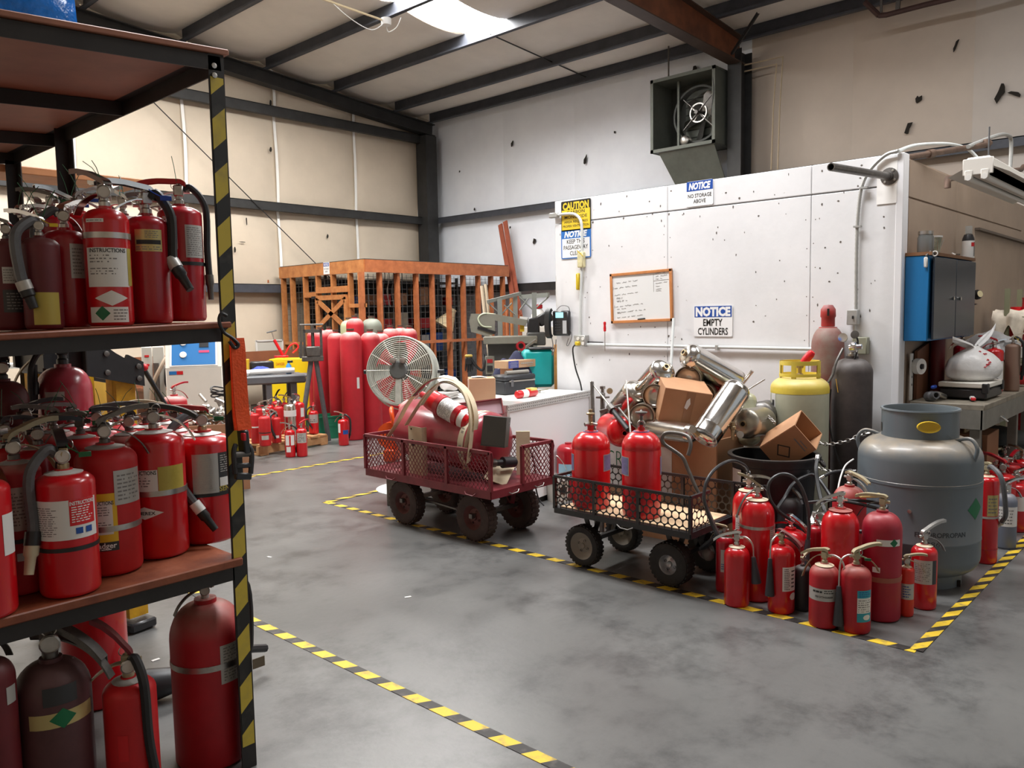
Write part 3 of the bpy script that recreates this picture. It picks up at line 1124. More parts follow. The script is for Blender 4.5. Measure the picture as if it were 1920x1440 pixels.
# whiteboard with handwriting
c, w, h = pc(1147, 511, 1263, 605)
t = thing('whiteboard', 'oak framed whiteboard with faint handwriting on the white partition', 'whiteboard', (XP - .012, c[0], c[1]))
t.rotation_euler = (basis((-1, 0, 0), (0, -1, 0)) @ RZ(.028)).to_euler()
w, h = w * 1.0, h * .98
part('board', MB().box((0, 0, 0), (w - .02, h - .02, .008)), mat('whiteboard_enamel', (.78, .79, .78), .25), t)
fw = .024
for (x, y, sx_, sy_) in ((0, h / 2 - fw / 2, w, fw), (0, -h / 2 + fw / 2, w, fw), (-w / 2 + fw / 2, 0, fw, h), (w / 2 - fw / 2, 0, fw, h)):
    part('frame_rail', MB().box((x, y, .004), (sx_, sy_, .022), None, .003), mOAK, t)
mb = MB()
rg = random.Random(5)


def scrawl(x0, y0, n, hh):
    x = x0
    for _ in range(n):
        wl = rg.uniform(.02, .07)
        pts = []
        for i in range(int(wl / .0035)):
            xx = x + i * .0035
            pts.append((xx, y0 + (xx - x0) * .06 + rg.uniform(-.5, .5) * hh, .0052))
        if len(pts) > 2:
            mb.strip(pts, (0, 0, 1), .001, .0022)
        x += wl + .014


L0 = -w / 2
for (u, v, n) in ((.1, .80, 4), (.07, .70, 4), (.07, .56, 4), (.1, .50, 1), (.1, .44, 3), (.08, .33, 5), (.1, .28, 2), (.1, .21, 6), (.1, .11, 5)):
    scrawl(L0 + u * w, -h / 2 + v * h, n, .011)
for (v, n) in ((.93, 2), (.87, 2), (.82, 2), (.74, 2), (.68, 1), (.63, 1), (.59, 1)):
    scrawl(L0 + .745 * w, -h / 2 + v * h, n, .008)
for (s, u, v) in (('2', .06, .335), ('2', .05, .7), ('10 # E', .15, .5), ('10 # 9', .16, .44), ('20#', .14, .21)):
    put_txt(mb, s, L0 + u * w, -h / 2 + v * h, .018, None, None, -.01, .2, .0052)
mb.strip([(L0 + .71 * w, h * .42, .0052), (L0 + .71 * w, h * .08, .0052)], (0, 0, 1), .001, .002)
mb.strip([(L0 + .71 * w, h * .29, .0052), (L0 + .95 * w, h * .3, .0052)], (0, 0, 1), .001, .002)
part('handwriting', mb, mINKG, t, smooth=False)
part('marker_pen', MB().cyl((-.03, -h / 2 + fw + .004, .012), (.04, -h / 2 + fw + .008, .012), .006, 8), mBLK, t)

# surface conduit, boxes and outlets at the left edge of the partition
t = thing('conduit_run', 'grey conduit bent over the caution sign with yellow taped outlets below', 'conduit', (XP, 4.5, 1.3))


def pp(px, py, off=.03):
    q = onx(px, py, XP - off)
    return q - Vector((XP, 4.5, 1.3))


part('conduit', MB().tube(spline([pp(1046, 403), pp(1062, 401), pp(1078, 402), pp(1088, 412), pp(1091, 430), pp(1091, 480)], 6), .013, 10), mGALVW, t)
part('conduit', MB().tube([pp(1091, 480), pp(1089, 560), pp(1087, 632)], .013, 10), mGALVW, t)
part('conduit_body', MB().box(tuple(pp(1039, 404)), (.04, .1, .045), RXm(.0), .006), mGALV, t)
part('tape_wrapped_outlet', MB().box(tuple(pp(1090, 487, .035)), (.05, .065, .14), None, .008), mat('cream_tape', lin(214, 206, 160), .6, var=.15, scale=30), t)
part('yellow_tape', MB().strip([pp(1082, 470, .06), pp(1087, 474, .06), pp(1093, 480, .06)], (0, .6, 1), .02, .004), mYTAG, t)
part('yellow_outlet', MB().box(tuple(pp(1084, 528, .035)), (.04, .032, .15), None, .008), mYTAG, t)
bx = part('outlet_box', MB().box(tuple(pp(1090, 639, .035)), (.07, .13, .105), None, .006), mGALV, t)
for (dx, dy) in ((-5, -5), (4, -5), (4, 4)):
    part('socket', MB().lathe([(0, 0), (.016, 0), (.016, .006), (0, .006)], 12, T(*pp(1089 + dx, 640 + dy, .07)) @ basis((-1, 0, 0))), mWHT, bx)
part('yellow_plug', MB().box(tuple(pp(1083, 644, .085)), (.04, .045, .036), None, .008), mYTAG, t)
part('power_cord', MB().tube(spline([pp(1082, 645, .09), pp(1074, 654, .09), pp(1079, 690, .07), pp(1089, 722, .05), pp(1094, 760, .06)], 6), .007, 8), mBLK, t)
part('conduit', MB().tube([pp(1100, 646), pp(1300, 650), pp(1503, 654), pp(1560, 655)], .013, 10), mGALVW, t)
part('clip', MB().box(tuple(pp(1345, 652)), (.04, .02, .04)), mGALV, t)
part('shelf_bar', MB().bar(tuple(pp(1103, 641, .02)), tuple(pp(1130, 642, .02)), .02, .008), mBLK, t)

t = thing('screwdriver', 'red handled screwdriver stuck upright behind the horizontal conduit', 'screwdriver', tuple(onx(1134, 622, XP - .055)))
part('handle', MB().lathe([(0, 0), (.011, .004), (.013, .03), (.010, .055), (.013, .07), (.012, .085), (0, .09)], 10), mRTAG, t)
part('shaft', MB().cyl((0, 0, -.17), (0, 0, .0), .0035, 8), mSTL, t)

# desk phone hung at the partition edge
q = onx(1051, 606, XP - .03)
t = thing('desk_phone', 'black corded desk phone with a lit blue screen on the partition edge', 'phone', tuple(q))
t.rotation_euler = basis((-1, 0, 0), (0, -1, 0)).to_euler()
part('phone_body', MB().box((.03, 0, .02), (.19, .23, .05), None, .012), mBLK2, t)
part('handset', MB().strip(spline([(-.085, .13, .05), (-.085, .1, .075), (-.085, 0, .085), (-.085, -.1, .075), (-.085, -.125, .05)], 4), (1, 0, 0), .055, .032), mBLK, t)
part('screen', MB().box((.025, .075, .046), (.09, .05, .003)), mat('phone_screen', lin(150, 222, 232), .3, emit=.75), t)
part('label_strip', MB().box((.085, -.035, .046), (.045, .12, .003)), mat('silver_plastic', (.45, .46, .47), .4), t)
for i in range(4):
    for j in range(3):
        part('key', MB().box((-.02 + j * .024, .01 - i * .025, .047), (.014, .012, .006), None, .002), mHORN, t)
part('phone_cord', MB().tube(spline([(-.08, -.12, .04), (-.07, -.2, .03), (-.09, -.3, .02), (-.05, -.22, .02), (-.04, -.15, .02)], 6), .004, 6), mGRY, t)
part('phone_cord', MB().tube(spline([(.12, -.05, .02), (.14, -.12, .01), (.1, -.2, .01), (.08, -.2, .012), (.1, -.14, .01)], 6), .003, 6), mGRY, t)
part('phone_cord', MB().tube(spline([(-.03, .12, .02), (.02, .16, .01), (.1, .15, .01), (.12, .1, .01)], 6), .003, 6), mGRY, t)
part('phone_cord', MB().tube([tuple((-.045, .16, .0)), (-.05, .3, 0), (-.048, .44, .0)], .003, 6), mWHT, t)

# flexible conduit with switch and outlet at the right
t = thing('flexible_conduit', 'flexible metal conduit curving down to a switch box near the partition corner', 'conduit', (XP, 2.05, 1.5))


def pq(px, py, off=.03):
    return onx(px, py, XP - off) - Vector((XP, 2.05, 1.5))


fx = spline([pq(1684, 283), pq(1660, 291), pq(1632, 318), pq(1616, 350), pq(1609, 400), pq(1606, 470), pq(1605, 580)], 20)
rr = [.0115 + (.0015 if i % 2 else 0) for i in range(len(fx))]
part('flexible_tube', MB().tube(fx, rr, 8), mGALV, t)
part('flexible_tube', MB().tube(spline([pq(1684, 283), onx(1720, 272, XP + .4) - Vector((XP, 2.05, 1.5)), onx(1780, 270, XP + 1.2) - Vector((XP, 2.05, 1.5)), onx(1815, 280, XP + 1.6) - Vector((XP, 2.05, 1.5)), onx(1838, 302, XP + 1.7) - Vector((XP, 2.05, 1.5))], 8), .012, 8), mGALVW, t)
part('switch_box', MB().box(tuple(pq(1600, 595, .04)), (.06, .072, .105), None, .004), mGALV, t)
part('switch_toggle', MB().box(tuple(pq(1599, 595, .075)), (.02, .008, .022), None, .002), mBLK, t)
part('conduit', MB().tube([pq(1602, 610), pq(1603, 640)], .012, 8), mGALVW, t)
part('outlet_box', MB().box(tuple(pq(1614, 648, .035)), (.06, .1, .12), None, .006), mat('aged_green_plate', lin(150, 150, 130), .5), t)
part('strap_clip', MB().box(tuple(pq(1608, 425, .035)), (.03, .05, .012)), mGALV, t)
part('strap_clip', MB().box(tuple(pq(1620, 352, .035)), (.03, .05, .012)), mGALV, t)

# steel pipe that sticks out of a wall flange
q = onx(1668, 331, XP - .002)
t = thing('pipe_stub', 'black steel pipe sticking out of a round wall flange at the partition corner', 'pipe', tuple(q))
part('flange', MB().lathe([(0, 0), (.058, 0), (.058, .01), (.03, .014), (.026, .04), (0, .04)], 20, basis((-1, 0, 0))), mDKS, t)
for i in range(4):
    a = i * PI / 2 + .6
    part('bolt', MB().lathe([(.009, 0), (.009, .006), (0, .008)], 6, T(-.01, .044 * math.cos(a), .044 * math.sin(a)) @ basis((-1, 0, 0))), mSTL, t)
tip = dep(1558, 313, pdepth(q) - .55) - q
B = Matrix.Identity(4)
L = tip.length
part('pipe', MB().lathe([(.019, .01), (.025, .01), (.025, L), (.019, L), (.019, L - .12)], 16, basis(tip)), mDKS, t)
part('wall_plate', MB().box((-.003, .015, -.03), (.004, .13, .3)), mSEAM, t)

# leaning white tube
t = single('white_tube', MB().cyl(tuple(onx(1263, 597, XP - .06)), tuple(onx(1258, 690, XP - .2)), .012, 10), mGALVW, 'thin white tube leaning upright behind the steel cylinder pile', 'tube')

# wall exhaust fan box high on the insulated wall
mDUCT = mat('green_grey_sheet_metal', lin(104, 108, 100), .5, .2, var=.15, scale=4)
mDUCTD = mat('dark_sheet_metal', lin(60, 62, 58), .5, .2, var=.2, scale=4)
t = thing('exhaust_fan', 'green grey exhaust fan box mounted high above the partition', 'exhaust fan', (11.0, 6.54, 4.6))
hw, hh, dp = .56, .56, .6
mb = MB()
for (y, z, sy_, sz_) in ((-hw + .02, 0, .025, 2 * hh), (hw - .02, 0, .025, 2 * hh), (0, hh - .02, 2 * hw, .025), (0, -hh + .02, 2 * hw, .025)):
    mb.box((dp / 2, y, z), (dp, sy_, sz_))
part('housing', mb, mDUCT, t)
part('back_plate', MB().box((dp - .02, 0, 0), (.02, 2 * hw, 2 * hh)), mDUCTD, t)
mb = MB()
for (y, z, sy_, sz_) in ((-hw + .025, 0, .05, 2 * hh), (hw - .025, 0, .05, 2 * hh), (0, hh - .025, 2 * hw, .05), (0, -hh + .025, 2 * hw, .05)):
    mb.box((-.005, y, z), (.02, sy_, sz_))
part('front_frame', mb, mDUCT, t)
cy = -.12
part('fan_ring', MB().lathe([(.4, 0), (.43, 0), (.43, .14), (.4, .14), (.4, 0)], 40, T(dp - .2, cy, -.02) @ basis((-1, 0, 0))), mDUCTD, t)
for i in range(6):
    a = i * PI / 3 + .3
    M_ = T(dp - .12, cy, -.02) @ Matrix.Rotation(a, 4, 'X') @ Matrix.Rotation(.55, 4, 'Z')
    part('blade', MB().prism([(-.06, .07), (.06, .07), (.1, .3), (.06, .38), (-.08, .37)], .004, M_ @ basis((1, 0, 0), (0, 0, 1)) @ RZ(-PI / 2)), mSTL, t)
part('pulley', MB().lathe([(.13, 0), (.15, 0), (.15, .03), (.13, .03), (.13, 0)], 28, T(.3, cy, 0) @ basis((-1, 0, 0))), mSTL, t)
mb = MB()
for i in range(4):
    a = i * PI / 2 + .6
    mb.bar((.29, cy, 0), (.29, cy + .14 * math.cos(a), .14 * math.sin(a)), .02, .012)
part('pulley_spoke', mb, mSTL, t)
part('hub', MB().cyl((.2, cy, 0), (.42, cy, 0), .03, 12), mDKS, t)
for y in (cy + .33, cy - .3):
    part('support_bar', MB().box((.25, y, 0), (.03, .035, 2 * hh - .06)), mDUCT, t)
for a in (.75, -.75):
    part('cross_brace', MB().bar((.26, cy - .34 * math.cos(a), -.34 * math.sin(a)), (.26, cy + .34 * math.cos(a), .34 * math.sin(a)), .018, .01), mDKS, t)
part('motor', MB().lathe([(0, 0), (.07, .01), (.075, .05), (.075, .13), (.05, .15), (0, .15)], 18, T(.32, cy + .2, -.4) @ basis((-1, 0, 0))), mSTL, t)
for i in range(7):
    part('shutter_slat', MB().box((dp - .04, cy - .0, -.36 + i * .12), (.006, .76, .1), None), mDUCT, t)
part('drop_panel', MB().add([(.03, .44, -hh), (.03, -.52, -hh), (.5, -.62, -1.5), (.5, .14, -1.5), (.05, .44, -hh), (.05, -.52, -hh), (.52, -.62, -1.5), (.52, .14, -1.5)],
                            [(0, 1, 2, 3), (7, 6, 5, 4), (0, 3, 7, 4), (1, 5, 6, 2)]), mDUCT, t, smooth=False)
part('hanger_rod', MB().cyl((.1, .3, hh), (.1, .3, 1.05), .012, 8), mDKS, t)
part('power_wire', MB().tube(spline([(0, -.5, hh), (-.02, -.54, .2), (-.01, -.5, -.1), (.0, -.55, -.25)], 6), .006, 6), mGRY, t)
# slender white tubes and a bent conduit beside the frame column
t = thing('wall_conduit', 'slim cream conduits bent into a corner on the brown shaded insulation by the frame column', 'conduit', (11.5, 5.0, 4.2))
o_ = Vector((11.5, 5.0, 4.2))
mCREAM = mat('cream_tube', lin(186, 168, 140), .5)
part('conduit', MB().tube([onx(*a, 11.5) - o_ for a in ((1396, 122), (1468, 106), (1462, 200), (1458, 318))], .012, 6), mCREAM, t)
part('conduit', MB().tube([onx(*a, 11.5) - o_ for a in ((1396, 134), (1456, 120), (1450, 200), (1446, 318))], .012, 6), mCREAM, t)
# pipe under the eave at the top right
t = thing('ceiling_pipe', 'dark red iron pipe with an elbow under the eave at top right', 'pipe', tuple(onx(1652, 31, 11.2)))
o_ = onx(1652, 31, 11.2)
part('pipe', MB().tube([onx(*a, 11.2) - o_ for a in ((1622, 4), (1648, 29))], .035, 8), mat('dark_red_iron', lin(72, 50, 48), .5, .2, var=.2, scale=8), t)
part('pipe', MB().tube([onx(*a, 11.2) - o_ for a in ((1648, 29), (1662, 28), (1730, 10), (1830, -14), (1990, -56))], .035, 8), MATS['dark_red_iron'], t)
part('hanger', MB().bar(onx(1683, 22, 11.2) - o_, onx(1684, 2, 11.2) - o_, .05, .03), mDKS, t)
part('hanger', MB().bar(onx(1652, 31, 11.2) - o_, onx(1652, 31, 11.2) - o_ + Vector((0, 0, .4)), .03, .02), mDKS, t)
# ------------------------------------------------------------------ the tall storage rack in the left foreground
XR, YR = 1.337, 2.485
mANG = mat('dark_angle_iron', lin(46, 43, 42), .5, .25, var=.25, scale=8)
mSHELF = mat('reddish_plywood_shelf', lin(150, 84, 54), .5, col2=lin(116, 60, 38), scale=9, bump=.15, bscale=20)
mSHELFT = mat('brown_plywood_shelf', lin(150, 98, 76), .55, var=.15, scale=5)
mTAPEP = stripe_mat('hazard_tape_post', lin(30, 29, 26), lin(196, 174, 62), 0.172, 0.44, 2, -0.9, 0, 0.45, wear=.3)
XL = -1.2
t = rack = thing('storage_rack', 'tall black steel storage rack with plywood shelves full of fire extinguishers', 'storage rack', (XR, YR, 0))


def rk(x, y, z):
    return (x - XR, y - YR, z)


def post(x, y, h, sx_, sy_, tape=False):
    mb = MB().box((sx_ * .026, 0, h / 2), (.052, .005, h)).box((0, sy_ * .03, h / 2), (.005, .06, h))
    o = part('post', mb, mANG, rack, smooth=False, loc=rk(x, y, 0))
    if tape:
        part('hazard_tape', MB().box((sx_ * .026, -.0036, h / 2), (.044, .0012, h * .93)), mTAPEP, o, smooth=False)
    return o


post(XR, YR, 2.41, -1, 1, True)
post(XL, YR, 2.41, 1, 1)
post(XR, 3.89, 2.41, -1, -1)
post(XR, 4.6, 2.36, -1, -1)
post(XL, 3.89, 2.41, 1, -1)
post(XL, 4.6, 2.36, 1, -1)


def beam(p, q, h=.055):
    p, q = Vector(rk(*p)), Vector(rk(*q))
    d = (q - p).normalized()
    n = Vector((-d.y, d.x, 0))
    mb = MB().bar(p, q, .005, h, up=(0, 0, 1)).bar(p + n * .02 + Vector((0, 0, h / 2)), q + n * .02 + Vector((0, 0, h / 2)), .045, .004, up=(0, 0, 1))
    return part('beam', mb, mANG, rack, smooth=False)


SAG = {2.372: .06, 1.503: .03, .698: .005, 2.37: .06}
for (z, yb_) in ((2.372, 4.62), (1.503, 3.9), (.698, 3.9)):
    zl = z - SAG[z] * (XR - XL)
    beam((XL, YR, zl), (XR - .01, YR, z), .046)
    beam((XL, yb_ - .02, zl), (XR - .01, yb_ - .02, z))
    beam((XR - .01, YR + .02, z), (XR - .01, yb_ - .02, z))
    beam((XL, YR + .02, zl), (XL, yb_ - .02, zl))
for y in (3.26, 4.03):
    beam((XL, y, 2.37 - .06 * (XR - XL)), (XR - .01, y, 2.37), .05)
for y in (3.2,):
    for z in (1.503, .698):
        beam((XL, y, z - SAG[z] * (XR - XL)), (XR - .01, y, z), .05)
part('top_shelf', MB().box(((XL - XR) / 2, 3.55 - YR, 0), (XR - XL + .03, 2.16, .018), T(0, 0, 2.409) @ RY(-.06), .003), mSHELFT, rack)
part('upper_shelf', MB().box(((XL - XR) / 2 - .01, 3.19 - YR, 0), (XR - XL - .02, 1.44, .019), T(0, 0, 1.5345) @ RY(-.03), .004), mSHELF, rack)
part('middle_shelf', MB().box(rk((XL + XR) / 2 - .01, 3.19, .735), (XR - XL - .02, 1.44, .028), None, .004), mSHELF, rack)
for (dz, dx) in ((2.36, .0), (2.33, .0)):
    part('bolt', MB().lathe([(.009, 0), (.009, .005), (0, .007)], 8, T(*rk(XR - .035, YR - .004, dz)) @ basis((0, -1, 0))), mSTL, rack)
Z2, Z1 = 1.5455, .7505

# blue film wrapped pack on the top shelf
p = ony(141, 31, YR + .1)
mb = MB()
bw, bd, bh = 1.1, .8, .5


def bl(u, v):
    a = 2 * PI * u
    x, y = math.cos(a), math.sin(a)
    m_ = max(abs(x), abs(y))
    x, y = x / m_ * bw / 2, y / m_ * bd / 2
    w_ = .012 * noise.noise(Vector((x * 9, y * 9, v * 14)))
    return (x * (1 + w_), y * (1 + w_) + w_, v * bh)


mb.grid(bl, 60, 14)
mb.box((0, 0, bh), (bw * .98, bd * .98, .01))
single('wrapped_pack', mb, mat('blue_stretch_film', lin(20, 110, 200), .18, var=.45, scale=7, bump=.5, bscale=10), 'shiny blue film wrapped pack lying on the top rack shelf', 'pack', (p.x - bw / 2, YR + .04 + bd / 2, 2.425 - .06 * (XR - p.x + bw / 2)), rot=(0, -.06, 0))
# timber on the beam behind the top shelf
p = ony(224, 222, 4.9)
single('timber_plank', MB().box((-.9, .1, 0), (1.8, .28, .04), None, .004), mat('fresh_timber', lin(196, 132, 84), .55, var=.12, scale=8), 'orange timber plank lying under the rack top behind the posts', 'plank', (p.x, 4.66, 2.325))

# orange ratchet strap with black buckle hung on the front post
p = ony(447, 640, YR - .035)
t = thing('ratchet_strap', 'orange ratchet strap with a black buckle hanging on the striped rack post', 'strap', tuple(p))


def rs(px, py, off=.035):
    return ony(px, py, YR - off) - p


mORG = mat('orange_webbing', lin(240, 84, 24), .6, var=.08, scale=30, bump=.2, bscale=120)
part('webbing', MB().strip(spline([rs(444, 634, .03), rs(447, 660, .035), rs(450, 720, .035), rs(454, 770, .035), rs(459, 806, .04)], 5), (1, 0, 0), .05, .004), mORG, t)
part('webbing', MB().strip(spline([rs(440, 640, .01), rs(443, 700, .012), rs(446, 770, .014), rs(450, 806, .02)], 5), (1, 0, 0), .04, .004), mORG, t)
part('hook', MB().tube(spline([rs(425, 592, .03), rs(415, 588, .03), rs(411, 602, .03), rs(419, 622, .03), rs(436, 634, .035), rs(447, 646, .04), rs(440, 652, .04), rs(430, 640, .04)], 6), .006, 8), mBLK2, t)
bk = part('buckle', MB().bar(rs(455, 806), rs(459, 850), .045, .022, ch=.004), mBLK2, t)
part('release_tab', MB().bar(rs(456, 812, .055), rs(457, 826, .055), .02, .01, ch=.002), mRTAG, bk)
mb = MB()
for (xa, xb) in ((438, 441), (472, 470)):
    mb.tube(spline([rs(xa + (4 if xa < 450 else -6), 834, .04), rs(xa, 850, .05), rs(xb, 888, .05)], 5), .0085, 8)
mb.bar(rs(441, 893, .05), rs(470, 893, .05), .02, .022, ch=.003)
mb.bar(rs(441, 874, .05), rs(470, 872, .05), .016, .016, ch=.003)
part('ratchet_handle', mb, mBLK2, t)
part('spindle', MB().cyl(rs(440, 852, .045), rs(472, 850, .045), .011, 12), mDKS, t)
part('tag', MB().box(tuple(ony(485, 1242, YR - .01) - p), (.045, .003, .035)), mat('brown_tag', lin(104, 92, 74), .6), t)


# ------------------------------------------------------------------ extinguishers on the rack
def onshelf(cx, hw, y, z):
    """shelf thing whose centre line is seen at column cx, standing at depth y"""
    q = ony(cx, 605 if z > 1 else 1000, y)
    # centre column: refine x so the base centre is seen at cx
    lo, hi = -2.0, 3.0
    for _ in range(40):
        mid = (lo + hi) / 2
        d = Vector((mid, y, z + .15)) - CAM
        if 960 + FPX * d.dot(RX) / d.dot(FX) < cx:
            lo = mid
        else:
            hi = mid
    d = pdepth((lo, y, z + .15))
    return (lo, y, z), hw * d / FPX


def hgt(pos, py):
    return zat(py, py, pos[0], pos[1]) - pos[2]


G2, G1, G0 = 'fire extinguishers on the upper rack shelf', 'fire extinguishers on the middle rack shelf', 'cylinders on the floor under the rack'
INSTR = dict(a=0, z=(.33, .66), arc=112, m=mWHT, text=[('INSTRUCTIONS', 0, .93, .012, mINK, .11)], lines=[(-12, .6, .84, 70, 3), (-12, .3, .5, 70, 3)])
DIAM = dict(a=4, z=(.17, .30), arc=84, m=mWHT, shape='diamond', text=[])


def rack_ext(cx, hw, y, z, neck, label, **kw):
    pos, r = onshelf(cx, hw, y, z)
    x_, y_, r = clear(pos[0], pos[1], r * .97, z)
    pos = (x_, y_, z - (.03 * (XR - x_ - r) if z > 1 else 0))
    h = hgt(pos, neck)
    return extinguisher(pos, r, h, label, group=G2 if z > 1 else G1, **kw)


# upper shelf
rack_ext(204, 41, 2.62, Z2, 392, 'bright red extinguisher with white instruction label and green diamond on the upper rack shelf', paint=mRED, dome=.62, lever=128, tilt=.35, detail=2, drop=.1, wires=2, s=1.1,
         labels=[INSTR, dict(a=62, z=(.34, .66), arc=18, m=mOLAB, text=[]), DIAM, dict(a=-4, z=(.03, .16), arc=100, m=mWHT, lines=[(30, .1, .9, 40, 4)]), dict(a=-20, z=(.045, .17), arc=38, m=mGREEN, shape='diamond'),
                 dict(a=-28, z=(.87, .9), arc=46, m=mWHT, lines=[(0, .2, .8, 40, 1)])], bands=[(.765, .018, mSTL)])
rack_ext(281, 38, 2.66, Z2, 405, 'dull dark red extinguisher with a worn gold label on the upper rack shelf', paint=mRED2, dome=.55, lever=200, tilt=.1, detail=2, gauge=False, tagcol=mBTAG,
         labels=[dict(a=2, z=(.66, .86), arc=74, m=mGOLD, lines=[(0, .05, .25, 70, 2), (10, .6, .95, 40, 4)]), dict(a=2, z=(.725, .765), arc=66, m=mINK)],
         hose=dict(a=75, end=.36, swing=-6, rad=.016, mat=mBLK, ferrule=mGLAB, out=.01), s=1.15)
rack_ext(343, 40, 2.75, Z2, 388, 'dark red extinguisher with two grey labels beside the striped rack post', paint=mRED2, dome=.42, lever=175, tilt=-.05, lmat=mRED3, hmat=mSTL, detail=2, gauge=False, wires=1,
         labels=[dict(a=40, z=(.55, .83), arc=58, m=mGLAB, lines=[(0, .05, .95, 50, 14)]), dict(a=-28, z=(.62, .9), arc=40, m=mGLAB, lines=[(0, .05, .95, 32, 10)])],
         bands=[(.5, .012, mBLK)], hose=dict(a=88, end=.27, swing=-8, rad=.0115, mat=mBLK, tip=mDKS, out=.012), s=1.08)
rack_ext(126, 40, 2.72, Z2, 432, 'wine red extinguisher with a narrow side label behind the bright red one', paint=mRED2, dome=.5, lever=60, labels=[dict(a=30, z=(.5, .85), arc=40, m=mGLAB, lines=[(0, .1, .9, 30, 8)])],
         hose=dict(a=-60, end=.3, swing=20, rad=.013, mat=mGRY, tip=mGRY, ferrule=mGLAB))
rack_ext(78, 34, 2.63, Z2, 446, 'dusty wine red extinguisher with a tan label and thick grey hose', paint=mWINE, dome=.5, lever=150, labels=[dict(a=10, z=(.05, .4), arc=80, m=mOLAB)],
         hose=dict(a=-50, end=.3, swing=14, rad=.015, mat=mGRY, tip=mBLK, ferrule=mGLAB), tagcol=mYTAG, wires=2)
rack_ext(16, 33, 2.6, Z2, 452, 'dark red extinguisher with two silver labels at the left of the upper shelf', paint=mWINE, dome=.5, lever=160, tagcol=mRTAG, vmat=mDKS, lmat=mDKS,
         labels=[dict(a=0, z=(.52, .7), arc=36, m=mGLAB, lines=[(0, .1, .9, 30, 5)]), dict(a=42, z=(.52, .7), arc=24, m=mGLAB), dict(a=20, z=(.2, .45), arc=80, m=mBLAB, lines=[(0, .1, .9, 60, 6)])])
ORD = 'first second third fourth fifth sixth seventh eighth ninth tenth eleventh twelfth'.split()
for i, (cx, y, nk, lv) in enumerate(((50, 2.9, 425, 40), (104, 2.92, 402, 150), (158, 2.9, 400, 20), (238, 2.95, 405, 170), (312, 3.0, 410, 190), (80, 3.15, 415, 100), (140, 3.2, 410, 200), (205, 3.2, 405, 60), (275, 3.25, 410, 10))):
    rack_ext(cx, 34, y, Z2, nk, ('dull wine', 'deep red', 'bright red')[i % 3] + ' extinguisher, %s of the hidden back rows on the upper rack shelf' % ORD[i], paint=(mWINE, mRED2, mRED)[i % 3], dome=.5, lever=lv, tilt=.1 + .12 * (i % 4), lmat=(mCHR, mDKS, mSTL)[i % 3], tagcol=(None, mGTAG, mBTAG, None)[i % 4], wires=(2, 0, 1)[i % 3], gauge=False)

# middle shelf
rack_ext(128, 53, 2.56, Z1, 884, 'glossy red extinguisher with white and red label and green seal tag on the middle shelf', paint=mRED, dome=.42, lever=95, tilt=.2, lmat=mBLK2, hmat=mBLK2, vmat=mBRASS, detail=2, tagcol=mGTAG, collar=mWHT, s=1.1,
         labels=[dict(a=0, z=(.48, .8), arc=130, m=mWHT, lines=[(-38, .1, .85, 46, 14)]), dict(a=32, z=(.59, .8), arc=54, m=mINKR, text=[('INSTRUCTIONS', 0, .86, .011, mINKW, .075)], lines=[(0, .1, .75, 46, 7)], ink=mINKW),
                 dict(a=22, z=(.52, .57), arc=14, m=mBLUE), dict(a=42, z=(.52, .57), arc=14, m=mBLUE)],
         bands=[(.4, .012, mBLK)], hose=dict(a=-68, end=.32, swing=6, rad=.016, mat=mGRY, tip=mat('beige_nozzle', lin(200, 188, 158), .5), out=.012, ferrule=mBLK))
rack_ext(206, 55, 2.68, Z1, 836, 'dull red extinguisher with a yellow label marked Badger on the middle shelf', paint=mRED3, dome=.5, lever=10, lmat=mDKS, hmat=mDKS, vmat=mDKS, collar=mGLAB, detail=2, s=1.08,
         labels=[dict(a=-14, z=(.28, .66), arc=56, m=mYLAB), dict(a=-16, z=(.34, .6), arc=44, m=mWHT, text=[('INSTRUCTIONS', 0, .95, .012, mINK, .08)], lines=[(0, .1, .4, 38, 4), (0, .55, .85, 38, 4)]),
                 dict(a=-14, z=(.21, .28), arc=56, m=mBLAB, text=[('Badger', 4, .62, .017, mINKW, .066)], lines=[(4, .05, .3, 40, 1)], ink=mINKW), dict(a=42, z=(.56, .83), arc=62, m=mGLAB, lines=[(0, .1, .9, 50, 7)])],
         bands=[(.38, .018, mSTL)])
rack_ext(297, 53, 2.72, Z1, 808, 'red extinguisher with an olive and white label and a white AMEREX diamond', paint=mRED, dome=.42, lever=-8, tilt=-.25, lmat=mBLK2, hmat=mCHR, vmat=mSTL, collar=mWHT, detail=2, s=1.1,
         labels=[dict(a=-30, z=(.55, .72), arc=64, m=mWHT, text=[('INSTRUCTIONS', 0, .88, .013, mINK, .1)], lines=[(0, .2, .7, 50, 4)]), dict(a=32, z=(.55, .74), arc=58, m=mOLAB, lines=[(0, .1, .9, 46, 6)], ink=mOLAB),
                 dict(a=-26, z=(.33, .43), arc=72, m=mWHT, shape='diamond', text=[('AMEREX', 0, .5, .011, mINK, .07)])], bands=[(.53, .018, mSTL)])
rack_ext(386, 54, 2.78, Z1, 812, 'red extinguisher with grey and black SENTRY label next to the striped post', paint=mRED, dome=.36, lever=185, tilt=.1, lmat=mRED2, hmat=mRED2, vmat=mBRASS, collar=mGLAB, tagcol=mGTAG, detail=2, s=1.1,
         labels=[dict(a=2, z=(.47, .84), arc=50, m=mGLAB, lines=[(0, .06, .94, 42, 16)], ink=mSTL), dict(a=52, z=(.47, .84), arc=50, m=mBLAB, text=[('SENTRY', 0, .1, .018, mOLAB, .09)], lines=[(0, .5, .95, 42, 8)], ink=mGLAB), dict(a=50, z=(.53, .61), arc=42, m=mWHT)],
         bands=[(.46, .012, mBLK)], hose=dict(a=-62, end=.2, swing=52, rad=.015, mat=mGRY, tip=mBLK, ferrule=mWHT))
